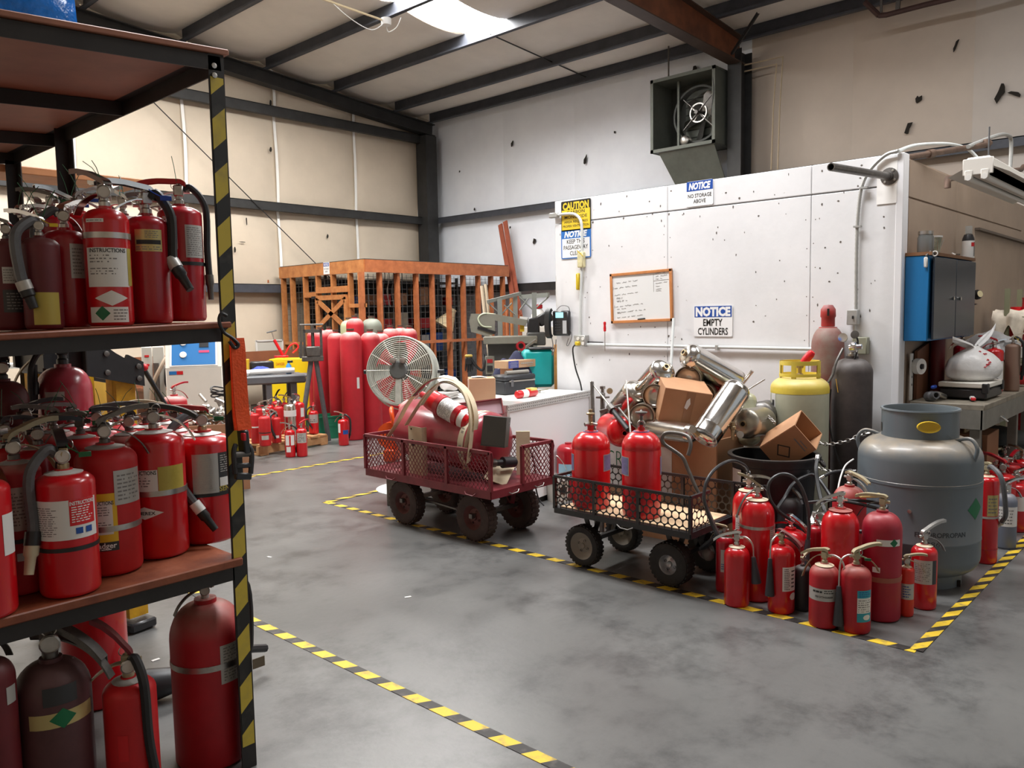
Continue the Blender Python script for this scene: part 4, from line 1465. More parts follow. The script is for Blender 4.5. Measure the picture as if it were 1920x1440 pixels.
rack_ext(38, 44, 2.62, Z1, 866, 'dusty red extinguisher with a tall faded grey label at the left of the middle shelf', paint=mREDD, dome=.45, lever=30, lmat=mBEIGEH, hmat=mBEIGEH, vmat=mDKS, collar=mGLAB, s=1.08,
         labels=[dict(a=4, z=(.5, .83), arc=74, m=mGLAB, lines=[(0, .1, .9, 60, 10)]), dict(a=12, z=(.27, .33), arc=40, m=mGLAB)], bands=[(.42, .012, mBLK)])
rack_ext(-30, 52, 2.53, Z1, 900, 'red extinguisher cut off by the left edge of the frame on the middle shelf', paint=mRED, dome=.42, lever=60, labels=[dict(a=60, z=(.45, .75), arc=40, m=mWHT)], s=1.08)
for i, (cx, y, nk, lv) in enumerate(((82, 2.85, 838, 20), (160, 2.95, 818, 170), (250, 3.0, 812, 200), (335, 3.05, 806, 165), (20, 2.95, 830, 45), (110, 3.2, 808, 190), (190, 3.2, 803, 20), (280, 3.3, 798, 175), (60, 3.45, 800, 15), (140, 3.5, 796, 200), (225, 3.55, 792, 10), (310, 3.4, 792, 185))):
    rack_ext(cx, 42, y, Z1, nk, ('deep red', 'matt red', 'dusty red')[i % 3] + ' dark handled extinguisher, %s of the back rows on the middle rack shelf' % ORD[i], paint=(mRED2, mRED3, mREDD)[i % 3], dome=.45, lever=lv, tilt=(.05, -.1, .2)[i % 3], lmat=(mBLK2, mDKS, mBLK2, mBEIGEH)[i % 4], hmat=(mDKS, mDKS, mBEIGEH)[i % 3], vmat=mDKS, collar=mGLAB, s=1.0, tagcol=(None, mGTAG)[i % 2], wires=1, gauge=i % 2 == 0)
# the big dusty dome at the back left of the middle shelf
pos, r = onshelf(131, 47, 3.72, Z1)
h = hgt(pos, 688)
extinguisher(pos, r, h, 'dusty maroon round topped cylinder with a black valve at the back of the middle shelf', paint=mMAROON2, dome=.95, lever=190, tilt=.3, lmat=mBLK2, hmat=mBEIGEH, vmat=mBLK2, name='gas_cylinder', cat='gas cylinder', gauge=False,
             hose=dict(a=-60, end=.7, swing=0, rad=.012), labels=[dict(a=-20, z=(.78, .84), arc=40, m=mGLAB)])
pos, r = onshelf(20, 40, 3.6, Z1)
extinguisher(pos, r, hgt(pos, 715), 'dark dusty extinguisher with a black hose at the far left of the middle shelf', paint=mWINE, dome=.9, lever=120, lmat=mBLK2, hmat=mBLK2, vmat=mBLK2, hose=dict(a=-70, end=.5, rad=.014), group=G1)

# floor level under the rack
pos, r = onshelf(396, 65, 2.66, 0.0)
extinguisher(pos, r, hgt(pos, 1128), 'large dusty red extinguisher cylinder standing behind the striped post', paint=mREDD, dome=.98, lever=196, tilt=.5, vmat=mGLAB, lmat=mDKS, hmat=mDKS, s=.9, group=G0, detail=2, gauge=True,
             labels=[dict(a=46, z=(.54, .78), arc=56, m=mGLAB, lines=[(0, .05, .95, 46, 12)]), dict(a=64, z=(.46, .52), arc=30, m=mINKR)], bands=[(.65, .02, mSTL)],
             hose=dict(a=110, end=.92, swing=0, rad=.012, out=.03, rise=.02))
pos, r = onshelf(252, 46, 2.5, 0.0)
extinguisher(pos, r, hgt(pos, 1272), 'slim red extinguisher with a black hose on the floor under the rack', paint=mRED3, dome=.5, lever=170, tilt=.9, vmat=mBEIGEH, lmat=mMAROON, hmat=mBEIGEH, collar=mGLAB, group=G0, detail=2, s=1.15,
             hose=dict(a=30, end=.18, swing=10, rad=.015, out=.004, tip=mGLAB), labels=[dict(a=-20, z=(.5, .68), arc=22, m=mINKR)])
pos, r = onshelf(112, 64, 2.58, 0.0)
extinguisher(pos, r, hgt(pos, 1238), 'dark brown gas cylinder with a cream label and green diamond under the rack', paint=mDKBROWN, dome=.9, lever=-30, tilt=-.6, vmat=mDKS, lmat=mDKS, hmat=mDKS, name='gas_cylinder', cat='gas cylinder', group=G0, s=1.5, detail=1,
             labels=[dict(a=14, z=(.7, .78), arc=104, m=mGOLD), dict(a=12, z=(.69, .8), arc=40, m=mGREEN, shape='diamond'), dict(a=10, z=(.82, .92), arc=50, m=mBLAB)])
pos, r = onshelf(0, 42, 2.55, 0.0)
extinguisher(pos, r, hgt(pos, 1236), 'dark wine red cylinder at the left edge under the rack', paint=mWINE, dome=.9, lever=60, group=G0, name='gas_cylinder', cat='gas cylinder', vmat=mDKS, lmat=mDKS, labels=[dict(a=50, z=(.8, .88), arc=30, m=mGLAB)])
x, y, r = stand(186, 1332, 57)
extinguisher((x, y, 0), r, .6, 'large red extinguisher with a white paper label behind the brown cylinder', paint=mRED, dome=.4, lever=20, group=G0, labels=[dict(a=10, z=(.84 - .2, .97 - .2), arc=150, m=mWHT, lines=[(40, .1, .9, 36, 6)])])
p = dep(306, 1372, 3.3)
p.z = .07
t = thing('discharge_horn', 'black rubber discharge horn on a hose lying on the floor under the rack', 'horn', tuple(p), -.6)
part('horn', MB().lathe([(0, -.1), (.03, -.1), (.05, -.06), (.068, .04), (.066, .08), (.05, .08), (0, .02)], 20, basis((-.9, -.2, -.05))), mBLK, t)
part('hose', MB().tube(spline([(.09, .02, 0), (.2, .05, .03), (.3, .1, .06), (.4, .2, .02)], 6), .018, 8), mBLK, t)
# ------------------------------------------------------------------ garden carts and what they carry
mTYRE = mat('tyre_rubber', (0.022, 0.02, 0.019), .75, var=.3, scale=14, dust=.2, dustcol=(.07, .06, .05))
mTYREB = mat('dusty_brown_tyre', (0.05, 0.032, 0.028), .8, var=.3, scale=14)
mCART = mat('maroon_cart_steel', lin(116, 40, 48), .45, .1, var=.2, scale=10)
mBEIGE = mat('beige_painted_strip', lin(206, 190, 160), .5, var=.08, scale=12)
mCARD = mat('brown_cardboard', lin(178, 132, 96), .7, var=.07, scale=6)
mCARDD = mat('dark_cardboard', lin(150, 106, 76), .7, var=.08, scale=6)


def wheel(parent, c, r, w, tm, rm, hub=.52, axis=(1, 0, 0)):
    B = T(*c) @ basis(axis)
    prof = [(r * hub, -w * .42), (r * .8, -w * .5), (r * .94, -w * .42), (r, -w * .2), (r, w * .2), (r * .94, w * .42), (r * .8, w * .5), (r * hub, w * .42)]
    o = part('wheel', MB().lathe(prof, 30, B), tm, parent)
    mb = MB()
    for i in range(30):
        a = 2 * PI * i / 30
        for k in (-1, 1):
            mb.box((0, 0, 0), (r * .05, r * .12, w * .36), B @ RZ(a + k * .05) @ T(r * .985, 0, k * w * .2))
    part('tread', mb, tm, o)
    rim = [(0, -w * .2), (r * .12, -w * .3), (r * .14, -w * .2), (r * .36, -w * .12), (r * (hub - .04), -w * .36), (r * hub, -w * .42), (r * hub, w * .42), (r * (hub - .04), w * .36), (r * .36, w * .12), (r * .14, w * .2), (r * .12, w * .3), (0, w * .2)]
    part('rim', MB().lathe(rim, 24, B), rm, o)
    mb = MB()
    for i in range(4):
        a = i * PI / 2 + .4
        mb.lathe([(.008, -w * .2), (.008, w * .2), (0, w * .21)], 6, B @ T(r * .26 * math.cos(a), r * .26 * math.sin(a), 0))
    part('wheel_bolts', mb, mDKS, o)
    return o


def diamond_mesh(p0, u, v, w, h, pitch, th):
    """expanded-metal panel: bars both ways in the rectangle p0 + a*u + b*v"""
    mb = MB()
    p0, u, v = Vector(p0), Vector(u).normalized(), Vector(v).normalized()
    n = u.cross(v)
    sl = 1.25
    for sg in (1, -1):
        c = -h / sl if sg > 0 else 0
        while c < w + (0 if sg > 0 else h / sl):
            a0, b0 = c, 0.0
            a1, b1 = c + sg * h / sl, h
            pts = []
            for (a, b) in ((a0, b0), (a1, b1)):
                pts.append([a, b])
            if pts[0][0] < 0 or pts[0][0] > w or pts[1][0] < 0 or pts[1][0] > w:
                t0, t1 = 0.0, 1.0
                da = a1 - a0
                for lim, s_ in ((0, 1), (w, -1)):
                    if (a0 - lim) * s_ < 0:
                        t0 = max(t0, (lim - a0) / da)
                    if (a1 - lim) * s_ < 0:
                        t1 = min(t1, (lim - a0) / da)
                pts = [[a0 + da * t0, h * t0], [a0 + da * t1, h * t1]] if t1 > t0 + .02 else None
            if pts:
                mb.bar(p0 + u * pts[0][0] + v * pts[0][1], p0 + u * pts[1][0] + v * pts[1][1], th, th * .6, up=n)
            c += pitch
    return mb


t = thing('garden_cart', 'maroon mesh sided garden cart loaded with a big red tank and beige hoops', 'cart', (3.98, 4.27, 0))
O = Vector((3.98, 4.27, 0))
x0, x1, y0, y1, zb, zt = 3.67, 4.29, 3.6, 4.93, .40, .655


def L_(x, y, z):
    return Vector((x, y, z)) - O


mb = MB()
mb.box(tuple(L_(3.98, 4.265, .398)), (.6, 1.31, .006))
part('bed', mb, mCART, t)
for (p, q) in (((x0, y0, .375), (x0, y1, .375)), ((x1, y0, .375), (x1, y1, .375)), ((x0, y0, .375), (x1, y0, .375)), ((x0, y1, .375), (x1, y1, .375))):
    part('bed_rail', MB().bar(L_(*p), L_(*q), .012, .055, up=(0, 0, 1)), mCART, t)
for (px_, py_) in ((x0, y0), (x1, y0), (x0, y1), (x1, y1), (x0, y0 + .42), (x0, y0 + .88), (x1, y0 + .42), (x1, y0 + .88), (x0 + .31, y0)):
    part('side_post', MB().box(tuple(L_(px_, py_, .53)), (.022, .022, .26)), mCART, t)
for (p, q) in (((x0, y0, zt), (x0, y1, zt)), ((x1, y0, zt), (x1, y1, zt)), ((x0 + .31, y0, zt), (x1, y0, zt)), ((x0, y1, zt), (x1, y1, zt))):
    part('top_rail', MB().bar(L_(*p), L_(*q), .022, .022, up=(0, 0, 1)), mCART, t)
part('mesh_side', diamond_mesh(L_(x0, y0, .405), (0, 1, 0), (0, 0, 1), y1 - y0, .24, .036, .0045), mCART, t)
part('mesh_side', diamond_mesh(L_(x1, y0, .405), (0, 1, 0), (0, 0, 1), y1 - y0, .24, .036, .0045), mCART, t)
part('mesh_side', diamond_mesh(L_(x0 + .31, y0, .405), (1, 0, 0), (0, 0, 1), .31, .24, .036, .0045), mCART, t)
part('mesh_side', diamond_mesh(L_(x0, y1, .405), (1, 0, 0), (0, 0, 1), .62, .24, .036, .0045), mCART, t)
for y in (3.87, 4.61):
    part('axle', MB().bar(L_(3.74, y, .18), L_(4.22, y, .18), .03, .03), mDKS, t)
    for x in (3.82, 4.16):
        part('axle_strut', MB().bar(L_(x, y, .18), L_(x + (.05 if x < 4 else -.05), y - .08, .36), .03, .01), mCART, t)
        part('axle_strut', MB().bar(L_(x, y, .18), L_(x + (.05 if x < 4 else -.05), y + .08, .36), .03, .01), mCART, t)
for (x, y) in ((3.79, 4.6), (3.8, 3.87), (4.235, 3.87), (4.235, 4.63)):
    wheel(t, L_(x, y, .166), .165, .1, mTYREB, mat('rusty_maroon_rim', lin(88, 44, 40), .6, .1, var=.3, scale=12))
part('tie_rod', MB().bar(L_(3.85, 4.6, .2), L_(3.85, 3.9, .16), .02, .012), mDKS, t)
for (y, x) in ((4.62, x0 - .012), (3.78, x0 - .012)):
    part('latch', MB().tube([L_(x, y - .05, .37), L_(x - .01, y - .03, .355), L_(x - .012, y + .03, .36), L_(x - .004, y + .05, .375)], .004, 6), mCART, t)
for x in (3.88, 4.14):
    part('latch', MB().tube([L_(x - .05, y0 - .012, .37), L_(x - .03, y0 - .02, .358), L_(x + .03, y0 - .02, .362), L_(x + .05, y0 - .01, .376)], .004, 6), mSTL, t)
for (x, y) in ((x1 + .015, y0), (x0, y0 - .015), (x0 - .015, y1)):
    part('clip', MB().tube([L_(x, y, .66), L_(x + .006, y - .006, .62), L_(x, y, .57)], .004, 6), mCART, t)

# load of the red cart
a_, b_ = Vector((4.02, 4.74, .69)), Vector((4.0, 3.93, .645))
Lk_ = (b_ - a_).length
r_ = .222
t = thing('steel_tank', 'large faded maroon tank lying in the maroon cart with a lettered cream band', 'tank', tuple(a_), rot=basis(b_ - a_).to_euler())
prof = [(0, -.07)] + [(r_ * math.sin(i / 8 * PI / 2), -.07 * math.cos(i / 8 * PI / 2)) for i in range(1, 9)] + [(r_, Lk_)] + [(r_ * math.cos(i / 8 * PI / 2), Lk_ + .09 * math.sin(i / 8 * PI / 2)) for i in range(1, 8)] + [(0, Lk_ + .09)]
part('shell', MB().lathe(prof, 40), mMAROON2, t)
bnd = part('lettered_band', MB().lathe([(r_ + .0005, Lk_ - .09), (r_ + .003, Lk_ - .09), (r_ + .003, Lk_ - .035), (r_ + .0005, Lk_ - .035)], 40), mat('cream_band', lin(214, 206, 178), .5), t)
mb = MB()
rg = random.Random(3)
for i in range(26):
    a = i * .25
    w = rg.uniform(.12, .2)
    for k in range(4):
        aa = a + w * k / 4
        q = [(r_ + .0036) * Vector((math.cos(aa + d), math.sin(aa + d), 0)) + Vector((0, 0, z)) for d, z in ((0, Lk_ - .075), (.025, Lk_ - .075), (.025, Lk_ - .05), (0, Lk_ - .05))]
        if rg.random() < .75 and i % 3 != 2:
            mb.add(q, [(0, 1, 2, 3)])
part('print', mb, mINKG, bnd, smooth=False)
part('fill_spout', MB().cyl(tuple((r_ - .02) * Vector((-.05, -.8, 0)).normalized() + Vector((0, 0, Lk_ * .5))), tuple((r_ + .05) * Vector((-.05, -.8, 0)).normalized() + Vector((0, 0, Lk_ * .53))), .022, 12), mBRASS, t)
# second dusty tank end behind
p = dep(763, 768, 6.35)
d = (dep(830, 800, 6.0) - p).normalized()
t = thing('gas_cylinder', 'dusty pink domed cylinder with a short red neck behind the beige hoops', 'gas cylinder', tuple(p), rot=basis(d).to_euler())
part('shell', MB().lathe([(.022, -.06), (.026, -.05), (.03, -.03)] + [(.03 + .07 * math.sin(i / 6 * PI / 2), -.03 + .1 * (1 - math.cos(i / 6 * PI / 2))) for i in range(1, 7)] + [(.1, .42), (0, .45)], 24), mREDP, t)
part('neck', MB().lathe([(.016, -.1), (.02, -.1), (.024, -.05), (.016, -.05)], 14), mRED3, t)

# beige hoops
vd = (Vector((4, 4.2, 1)) - CAM).normalized()
sd = Vector((vd.x, vd.y, 0)).normalized()
hoopA = [(728, 819, 6.15), (748, 788, 6.1), (763, 760, 6.05), (780, 737, 6.0), (797, 720, 5.95), (812, 711, 5.92), (828, 708, 5.9), (845, 710, 5.88), (858, 716, 5.86), (873, 729, 5.84), (884, 747, 5.82), (890, 765, 5.8), (893, 786, 5.78), (891, 806, 5.76)]
hoopB = [(762, 797, 5.95), (780, 768, 5.92), (797, 743, 5.9), (812, 727, 5.86), (825, 718, 5.84), (843, 717, 5.82), (860, 726, 5.8), (874, 745, 5.78), (881, 768, 5.76), (883, 790, 5.74), (878, 815, 5.7), (870, 850, 5.68)]
hoopC = [(790, 760, 6.05), (800, 745, 6.02), (815, 728, 6.0), (830, 715, 5.98), (850, 716, 5.95), (868, 730, 5.92), (878, 752, 5.9), (884, 780, 5.86), (884, 815, 5.82), (878, 868, 5.72)]
for i, (hp, lab) in enumerate(((hoopA, 'tallest beige metal hoop arched over the tank in the maroon cart'), (hoopB, 'lower beige metal hoop with dark inside arched over the tank'), (hoopC, 'narrow beige metal hoop nested behind the other two hoops'))):
    pts = [onx(q[0], q[1], (3.7, 3.735, 3.665)[i] + .06 * max(0, (760 - q[1]) / 50)) for q in hp]
    o_ = pts[0].copy()
    sp = spline([q - o_ for q in pts], 5)
    ho = single('metal_hoop', MB().strip(sp, sd * .8 + Vector((.35, -.35, 0)), (.055, .05, .045)[i], .004), mBEIGE, lab, 'hoop', tuple(o_), group='beige metal hoops')
    part('rubber_lining', MB().strip([q + Vector((0, 0, -.005)) for q in sp[14:30]], sd * .8 + Vector((.35, -.35, 0)), .04, .003), mBLK2, ho)
for i, (px, pa, pb) in enumerate(((866, 815, 866), (873, 812, 880), (882, 818, 884))):
    a, b = dep(px + 4, pa, 5.66), dep(px, pb, 5.64)
    single('metal_strip', MB().bar((0, 0, 0), tuple(b - a), .045, .004, up=(0.7, .7, 0)), mBEIGE, ('leftmost', 'middle', 'rightmost')[i] + ' of three beige strips hanging inside the maroon cart', 'strip', tuple(a), group='beige strips in the cart')

# bracketed extinguisher on top of the tank
p, q = dep(806, 748, 5.85), dep(884, 793, 5.6)
d = q - p
t = thing('fire_extinguisher', 'red extinguisher with white labels clamped in a bracket on the big tank', 'fire extinguisher', tuple(p), rot=basis(d, (0, 0, 1)).to_euler())
Lx = d.length
part('body', MB().lathe([(0, -.03), (.04, -.02), (.07, 0), (.075, .03), (.075, Lx - .03), (.06, Lx), (0, Lx + .012)], 26), mRED, t)
lo = part('label', MB().lathe([(.0757, Lx * .36), (.0765, Lx * .36), (.0765, Lx * .68), (.0757, Lx * .68)], 26), mWHT, t)
mb = MB()
for i in range(12):
    for k in range(40):
        a = k * 2 * PI / 40
        if rg.random() < .6:
            z = Lx * (.39 + .022 * i)
            mb.add([Vector((.0769 * math.cos(a), .0769 * math.sin(a), z)), Vector((.0769 * math.cos(a + .12), .0769 * math.sin(a + .12), z)), Vector((.0769 * math.cos(a + .12), .0769 * math.sin(a + .12), z + .004)), Vector((.0769 * math.cos(a), .0769 * math.sin(a), z + .004))], [(0, 1, 2, 3)])
part('small_print', mb, mINKG, lo, smooth=False)
part('label', MB().lathe([(.0757, Lx * .82), (.0765, Lx * .82), (.0765, Lx * .93), (.0757, Lx * .93)], 26), mWHT, t)
for f in (.3, .74):
    part('clamp', MB().lathe([(.0758, Lx * f - .022), (.081, Lx * f - .022), (.081, Lx * f + .022), (.0758, Lx * f + .022)], 26), mRED2, t)
part('valve', MB().cyl((0, 0, -.03), (0, 0, -.09), .025, 10), mRED2, t)

# dark olive box lying across the rail
c = dep(930, 808, 5.42)
t = thing('metal_box', 'dark olive metal box tilted on the corner of the maroon cart', 'box', tuple(c), rot=(RZ(.62) @ RXm(.1) @ RY(.13)).to_euler())
mOLV = mat('olive_black_paint', lin(58, 56, 49), .5, var=.1, scale=6)
part('box_body', MB().box((0, 0, 0), (.215, .16, .2), None, .003), mOLV, t)
part('box_flange', MB().box((0, 0, -.101), (.22, .165, .004)), mOLV, t)
part('screw', MB().lathe([(.004, 0), (.004, .002), (0, .003)], 8, T(.02, -.081, .06) @ basis((0, -1, 0))), mSTL, t)
# beige mounting plate with round hole, leaning inside the cart
p = onx(779, 846, 3.745)
t = thing('mounting_plate', 'beige metal plate with a round hole standing inside the left of the cart', 'plate', tuple(p), rot=(RZ(-.12)).to_euler())
mb = MB()
ring = [(.055 + .028 * math.cos(a), -.02 + .028 * math.sin(a)) for a in [2 * PI * i / 16 for i in range(16)]]
mb.box((0, 0, 0), (.004, .17, .36))
mb.box((.02, -.085, 0), (.045, .004, .36))
part('plate', mb, mBEIGE, t)
for (y, z, r) in ((.03, .06, .026), (.045, .16, .008), (.01, -.04, .008)):
    part('hole', MB().lathe([(r, 0), (0, .0005)], 16, T(-.0025, y, z) @ basis((-1, 0, 0))), mTEAR, t)
single('metal_plate', MB().box((0, 0, 0), (.02, .1, .36)), mBEIGE, 'narrow beige metal plate standing at the right end of the maroon cart', 'plate', tuple(dep(981, 855, 5.75)), .7)
single('metal_plate', MB().box((0, 0, 0), (.36, .16, .004)), mBEIGE, 'beige sheet lying slanted in the bottom right corner of the maroon cart', 'plate', (4.0, 3.82, .47), rot=(.35, -.3, .5))
p, q = dep(928, 868, 5.5), dep(968, 866, 5.62)
t = thing('hose_valve', 'black hose valve lying under the olive box in the maroon cart', 'valve', tuple(p))
part('body', MB().tube([(0, 0, 0), (q - p) * .3, (q - p) * .35, (q - p) * .9, q - p], [.022, .024, .04, .038, .02], 14), mBLK2, t)
part('cap', MB().cyl(tuple((p - q) * .25), (0, 0, 0), .03, 12), mDKS, t)
p = dep(900, 768, 6.0)
t = thing('sheet_metal_tray', 'maroon edged sheet metal tray leaning behind the hoops', 'tray', tuple(p), rot=basis(-sd + Vector((0, 0, .4)), (1, -.8, .1)).to_euler())
part('tray_panel', MB().box((0, 0, 0), (.34, .12, .004)), mat('pinkish_grey_paint', lin(176, 150, 158), .45), t)
for y in (-.06, .06):
    part('tray_edge', MB().box((0, y, .012), (.34, .008, .03)), mMAROON, t)
for x in (-.17, .17):
    part('tray_edge', MB().box((x, 0, .012), (.008, .12, .03)), mMAROON, t)
# black extension cable over the cart's right end
o_ = dep(987, 832, 5.75)
single('cable', MB().tube(spline([dep(*q) - o_ for q in ((987, 832, 5.85), (998, 855, 5.9), (1003, 880, 5.95), (1004, 910, 6.0), (1010, 935, 6.02), (1020, 948, 6.0))], 6), .006, 6), mBLK, 'black cable hanging from the right end of the maroon cart', 'cable', tuple(o_))

# drum fan on its white disc base
mFAN = mat('aged_white_fan_paint', lin(176, 178, 168), .45, .2, var=.15, scale=14)
mFANG = mat('fan_guard_wire', lin(196, 194, 182), .4, .4)
bx, by, br = stand(763, 932, 64)
bp_ = fl(768, 915)
fd = pdepth(bp_)
fc = dep(757, 697, fd)
t = thing('drum_fan', 'large round drum fan with a wire guard on a white disc base', 'fan', (bp_.x, bp_.y, 0))
o_ = Vector((bp_.x, bp_.y, 0))
part('disc_base', MB().lathe([(0, .03), (.1, .028), (.27, .012), (.3, .004), (.3, 0), (0, 0)], 40), mat('white_disc_paint', lin(214, 222, 220), .35, var=.05, scale=6), t)
Fc = fc - o_
ax = (CAM - fc)
ax = Vector((ax.x, ax.y, 0)).normalized()
ax = RZ(-.3) @ ax
ax.z = .16
ax.normalize()
B = Matrix.Translation(Fc) @ basis(ax, (0, 0, 1))
R_ = .3
part('drum', MB().lathe([(R_, -.09), (R_ + .006, -.09), (R_ + .012, -.08), (R_ + .004, -.07), (R_ + .004, .1), (R_ + .014, .115), (R_ + .006, .13), (R_, .13), (R_ - .004, .1), (R_ - .004, -.07), (R_, -.09)], 48, B), mFAN, t)
for sg, nm in ((1, 'front_guard'), (-1, 'rear_guard')):
    mb = MB()
    for i in range(15):
        rr = R_ * (i + 2.2) / 17
        z = (.13 if sg > 0 else -.09) + sg * .03 * (1 - (rr / R_) ** 2)
        mb.tube([B @ Vector((rr * math.cos(a), rr * math.sin(a), z)) for a in [2 * PI * k / 36 for k in range(36)]], .0021, 4, closed=True)
    for i in range(12):
        a = 2 * PI * i / 12
        mb.tube([B @ Vector((R_ * f * math.cos(a), R_ * f * math.sin(a), (.131 if sg > 0 else -.091) + sg * .03 * (1 - f * f))) for f in (.15, .5, .8, 1.0)], .0024, 4)
    part(nm, mb, mFANG, t)
for i in range(5):
    a = 2 * PI * i / 5 + .2

    def bl(u, v, a=a):
        rr = .06 + .22 * v
        aa = a + (u - .5) * (.75 - .1 * v) + .15 * v
        return B @ Vector((rr * math.cos(aa), rr * math.sin(aa), -.02 + (u - .5) * .09))
    part('blade', MB().grid(bl, 6, 6), mFAN, t)
mb = MB().lathe([(0, .17), (.07, .17), (.085, .155), (.085, .06), (0, .06)], 26, B)
part('motor_cover', mb, mat('dark_grey_fan_motor', lin(80, 82, 80), .45, var=.1, scale=12), t)
for y in (-.045, .045):
    part('knob', MB().lathe([(0, .21), (.025, .2), (.027, .165), (0, .165)], 14, B @ T(.085, y, 0)), mat('brown_grey_knob', lin(120, 108, 100), .5), t)
part('neck_plate', MB().box((-.18, 0, .15), (.24, .05, .02), B), mFAN, t)
sidev = ax.cross(Vector((0, 0, 1))).normalized()
pts = []
for i in range(17):
    a = PI * i / 16
    pts.append(Fc + sidev * (-math.cos(a)) * (R_ + .035) + Vector((0, 0, -math.sin(a) * (R_ + .05))))
part('yoke', MB().strip(pts, ax, .035, .008), mFAN, t)
for sg in (-1, 1):
    part('tilt_knob', MB().cyl(tuple(Fc + sidev * sg * (R_ + .02)), tuple(Fc + sidev * sg * (R_ + .075)), .02, 10), mBLK2, t)
yb_ = Fc + Vector((0, 0, -R_ - .05))
part('pole', MB().tube([(0, 0, .025), (0, 0, .3), tuple(yb_ * .6 + Vector((0, 0, .1))), tuple(yb_)], .022, 12), mFAN, t)

# orange hose reel half hidden behind the cart
p = dep(735, 815, 6.6)
t = thing('hose_reel', 'orange plastic cable reel behind the left end of the maroon cart', 'reel', tuple(p - Vector((0, 0, .0))))
mOR = mat('orange_plastic', lin(232, 88, 28), .4)
part('reel_drum', MB().lathe([(.03, -.06), (.11, -.06), (.11, -.045), (.07, -.04), (.07, .04), (.11, .045), (.11, .06), (.03, .06), (.03, -.06)], 24, basis(Vector((-.9, -.6, 0)))), mOR, t)
part('reel_handle', MB().tube(spline([(-.04, -.08, .1), (-.05, -.06, .2), (.04, .04, .21), (.06, .06, .1)], 5), .016, 8), mOR, t)
part('reel_foot', MB().box((0, 0, -.16), (.2, .1, .1), RZ(.6), .01), mOR, t)
part('stand', MB().box((0, 0, -.2 - (p.z - .2) / 2), (.14, .08, p.z - .2), RZ(.6), .005), mDKS, t)

# white chest with aluminium edging
CT = .85
pa, pb = fl(950, 762, CT), fl(1107, 733, CT)
dv = Vector((pb.x - pa.x, pb.y - pa.y, 0))
ang = math.atan2(dv.y, dv.x)
Lc = dv.length
t = thing('white_chest', 'long white panelled chest with riveted aluminium edging beside the partition', 'chest', (pa.x, pa.y, 0), ang)
Lc = min(Lc, (5.77 - pa.x) / math.cos(ang))
Dp = .98
mPAN = mat('white_panel', lin(238, 238, 240), .35)
mALU = mat('aluminium_trim', (.62, .61, .59), .35, .9, var=.1, scale=20)
part('front_panel', MB().box((Lc / 2, .01, .44), (Lc - .01, .02, .78)), mPAN, t)
part('left_panel', MB().box((.01, Dp / 2, .44), (.02, Dp, .78)), mPAN, t)
part('right_panel', MB().box((Lc - .01, Dp / 2, .44), (.02, Dp, .78)), mPAN, t)
part('back_panel', MB().box((Lc / 2, Dp - .01, .44), (Lc, .02, .78)), mPAN, t)
part('top_panel', MB().box((Lc / 2 + .18, Dp / 2, CT - .012), (Lc - .36, Dp, .024)), mat('white_top', lin(232, 232, 230), .4), t)
part('steel_top', MB().box((.18, Dp / 2, CT - .014), (.37, Dp, .02)), mALU, t)
tr = part('edge_trim', MB().box((Lc / 2, -.004, CT - .02), (Lc, .01, .055)).box((-.004, Dp / 2, CT - .02), (.01, Dp, .055)).box((Lc - .012, -.003, .42), (.035, .008, .8)).box((.012, -.003, .42), (.035, .008, .8)), mALU, t)
mb = MB()
for i in range(46):
    for z in (CT - .008, CT - .032):
        mb.sphere((Lc * (i + .5) / 46, -.009, z), .0045, 6)
part('rivets', mb, mDKS, tr)
part('base_plinth', MB().box((Lc / 2, Dp / 2, .025), (Lc - .02, Dp - .04, .05)), mBLK2, t)

# things on the chest
def chest(px, py):
    return fl(px, py, CT)


p = chest(905, 757)
t = thing('cardboard_box', 'tan cardboard box with white paper on top on the left of the white chest', 'box', (p.x, p.y, CT + .001), -.72)
bw, bd, bh = .21, .2, .2
part('carton', MB().box((0, bd / 2, bh / 2), (bw, bd, bh), None, .003), mat('tan_carton', lin(190, 152, 118), .7, var=.04, scale=8), t)
part('side_face_label', MB().box((-bw / 2 - .001, .09, .11), (.002, .06, .16)), mWHT, t)
part('side_face_label', MB().box((-bw / 2 - .0015, .09, .07), (.002, .04, .05)), mBLAB2, t)
part('paper', MB().grid(lambda u, v: ((u - .5) * .16, .1 + (v - .5) * .12, bh + .006 + .012 * math.sin(u * 5) * u), 6, 3), mWHT, t)
p = chest(979, 739)
t = thing('toolbox', 'black plastic toolbox with a rolled handle on the white chest', 'toolbox', (p.x, p.y, CT + .001), -.12)
part('box_body', MB().box((0, .12, .06), (.36, .2, .12), None, .01), mat('black_plastic', lin(38, 40, 44), .45, var=.1, scale=15), t)
part('box_lid', MB().box((0, .12, .145), (.37, .21, .05), None, .014), mat('black_plastic', (0, 0, 0)), t)
part('grip', MB().tube([(-.1, .1, .185), (.16, .1, .185)], .02, 10), mat('grey_grip', lin(140, 136, 128), .6), t)
part('latch', MB().box((-.1, .015, .1), (.03, .012, .06), None, .003), mGRY, t)
part('lid_rim', MB().box((.02, .017, .118), (.3, .01, .012)), mat('grey_grip', (0, 0, 0)), t)
p = chest(966, 735)
t = thing('long_carton', 'long flat blue and tan printed carton lying across the toolbox', 'carton', (p.x + .3, p.y + .1, CT + .205), .02)
part('carton', MB().box((0, .1, .035), (.56, .16, .07), None, .003), mat('tan_carton', (0, 0, 0)), t)
mBLP = mat('violet_blue_print', lin(70, 80, 156), .5)
part('blue_panel', MB().box((-.19, .018, .035), (.14, .003, .068)), mBLP, t)
part('blue_panel', MB().box((.215, .018, .035), (.13, .003, .068)), mBLP, t)
mb = MB()
rg = random.Random(9)
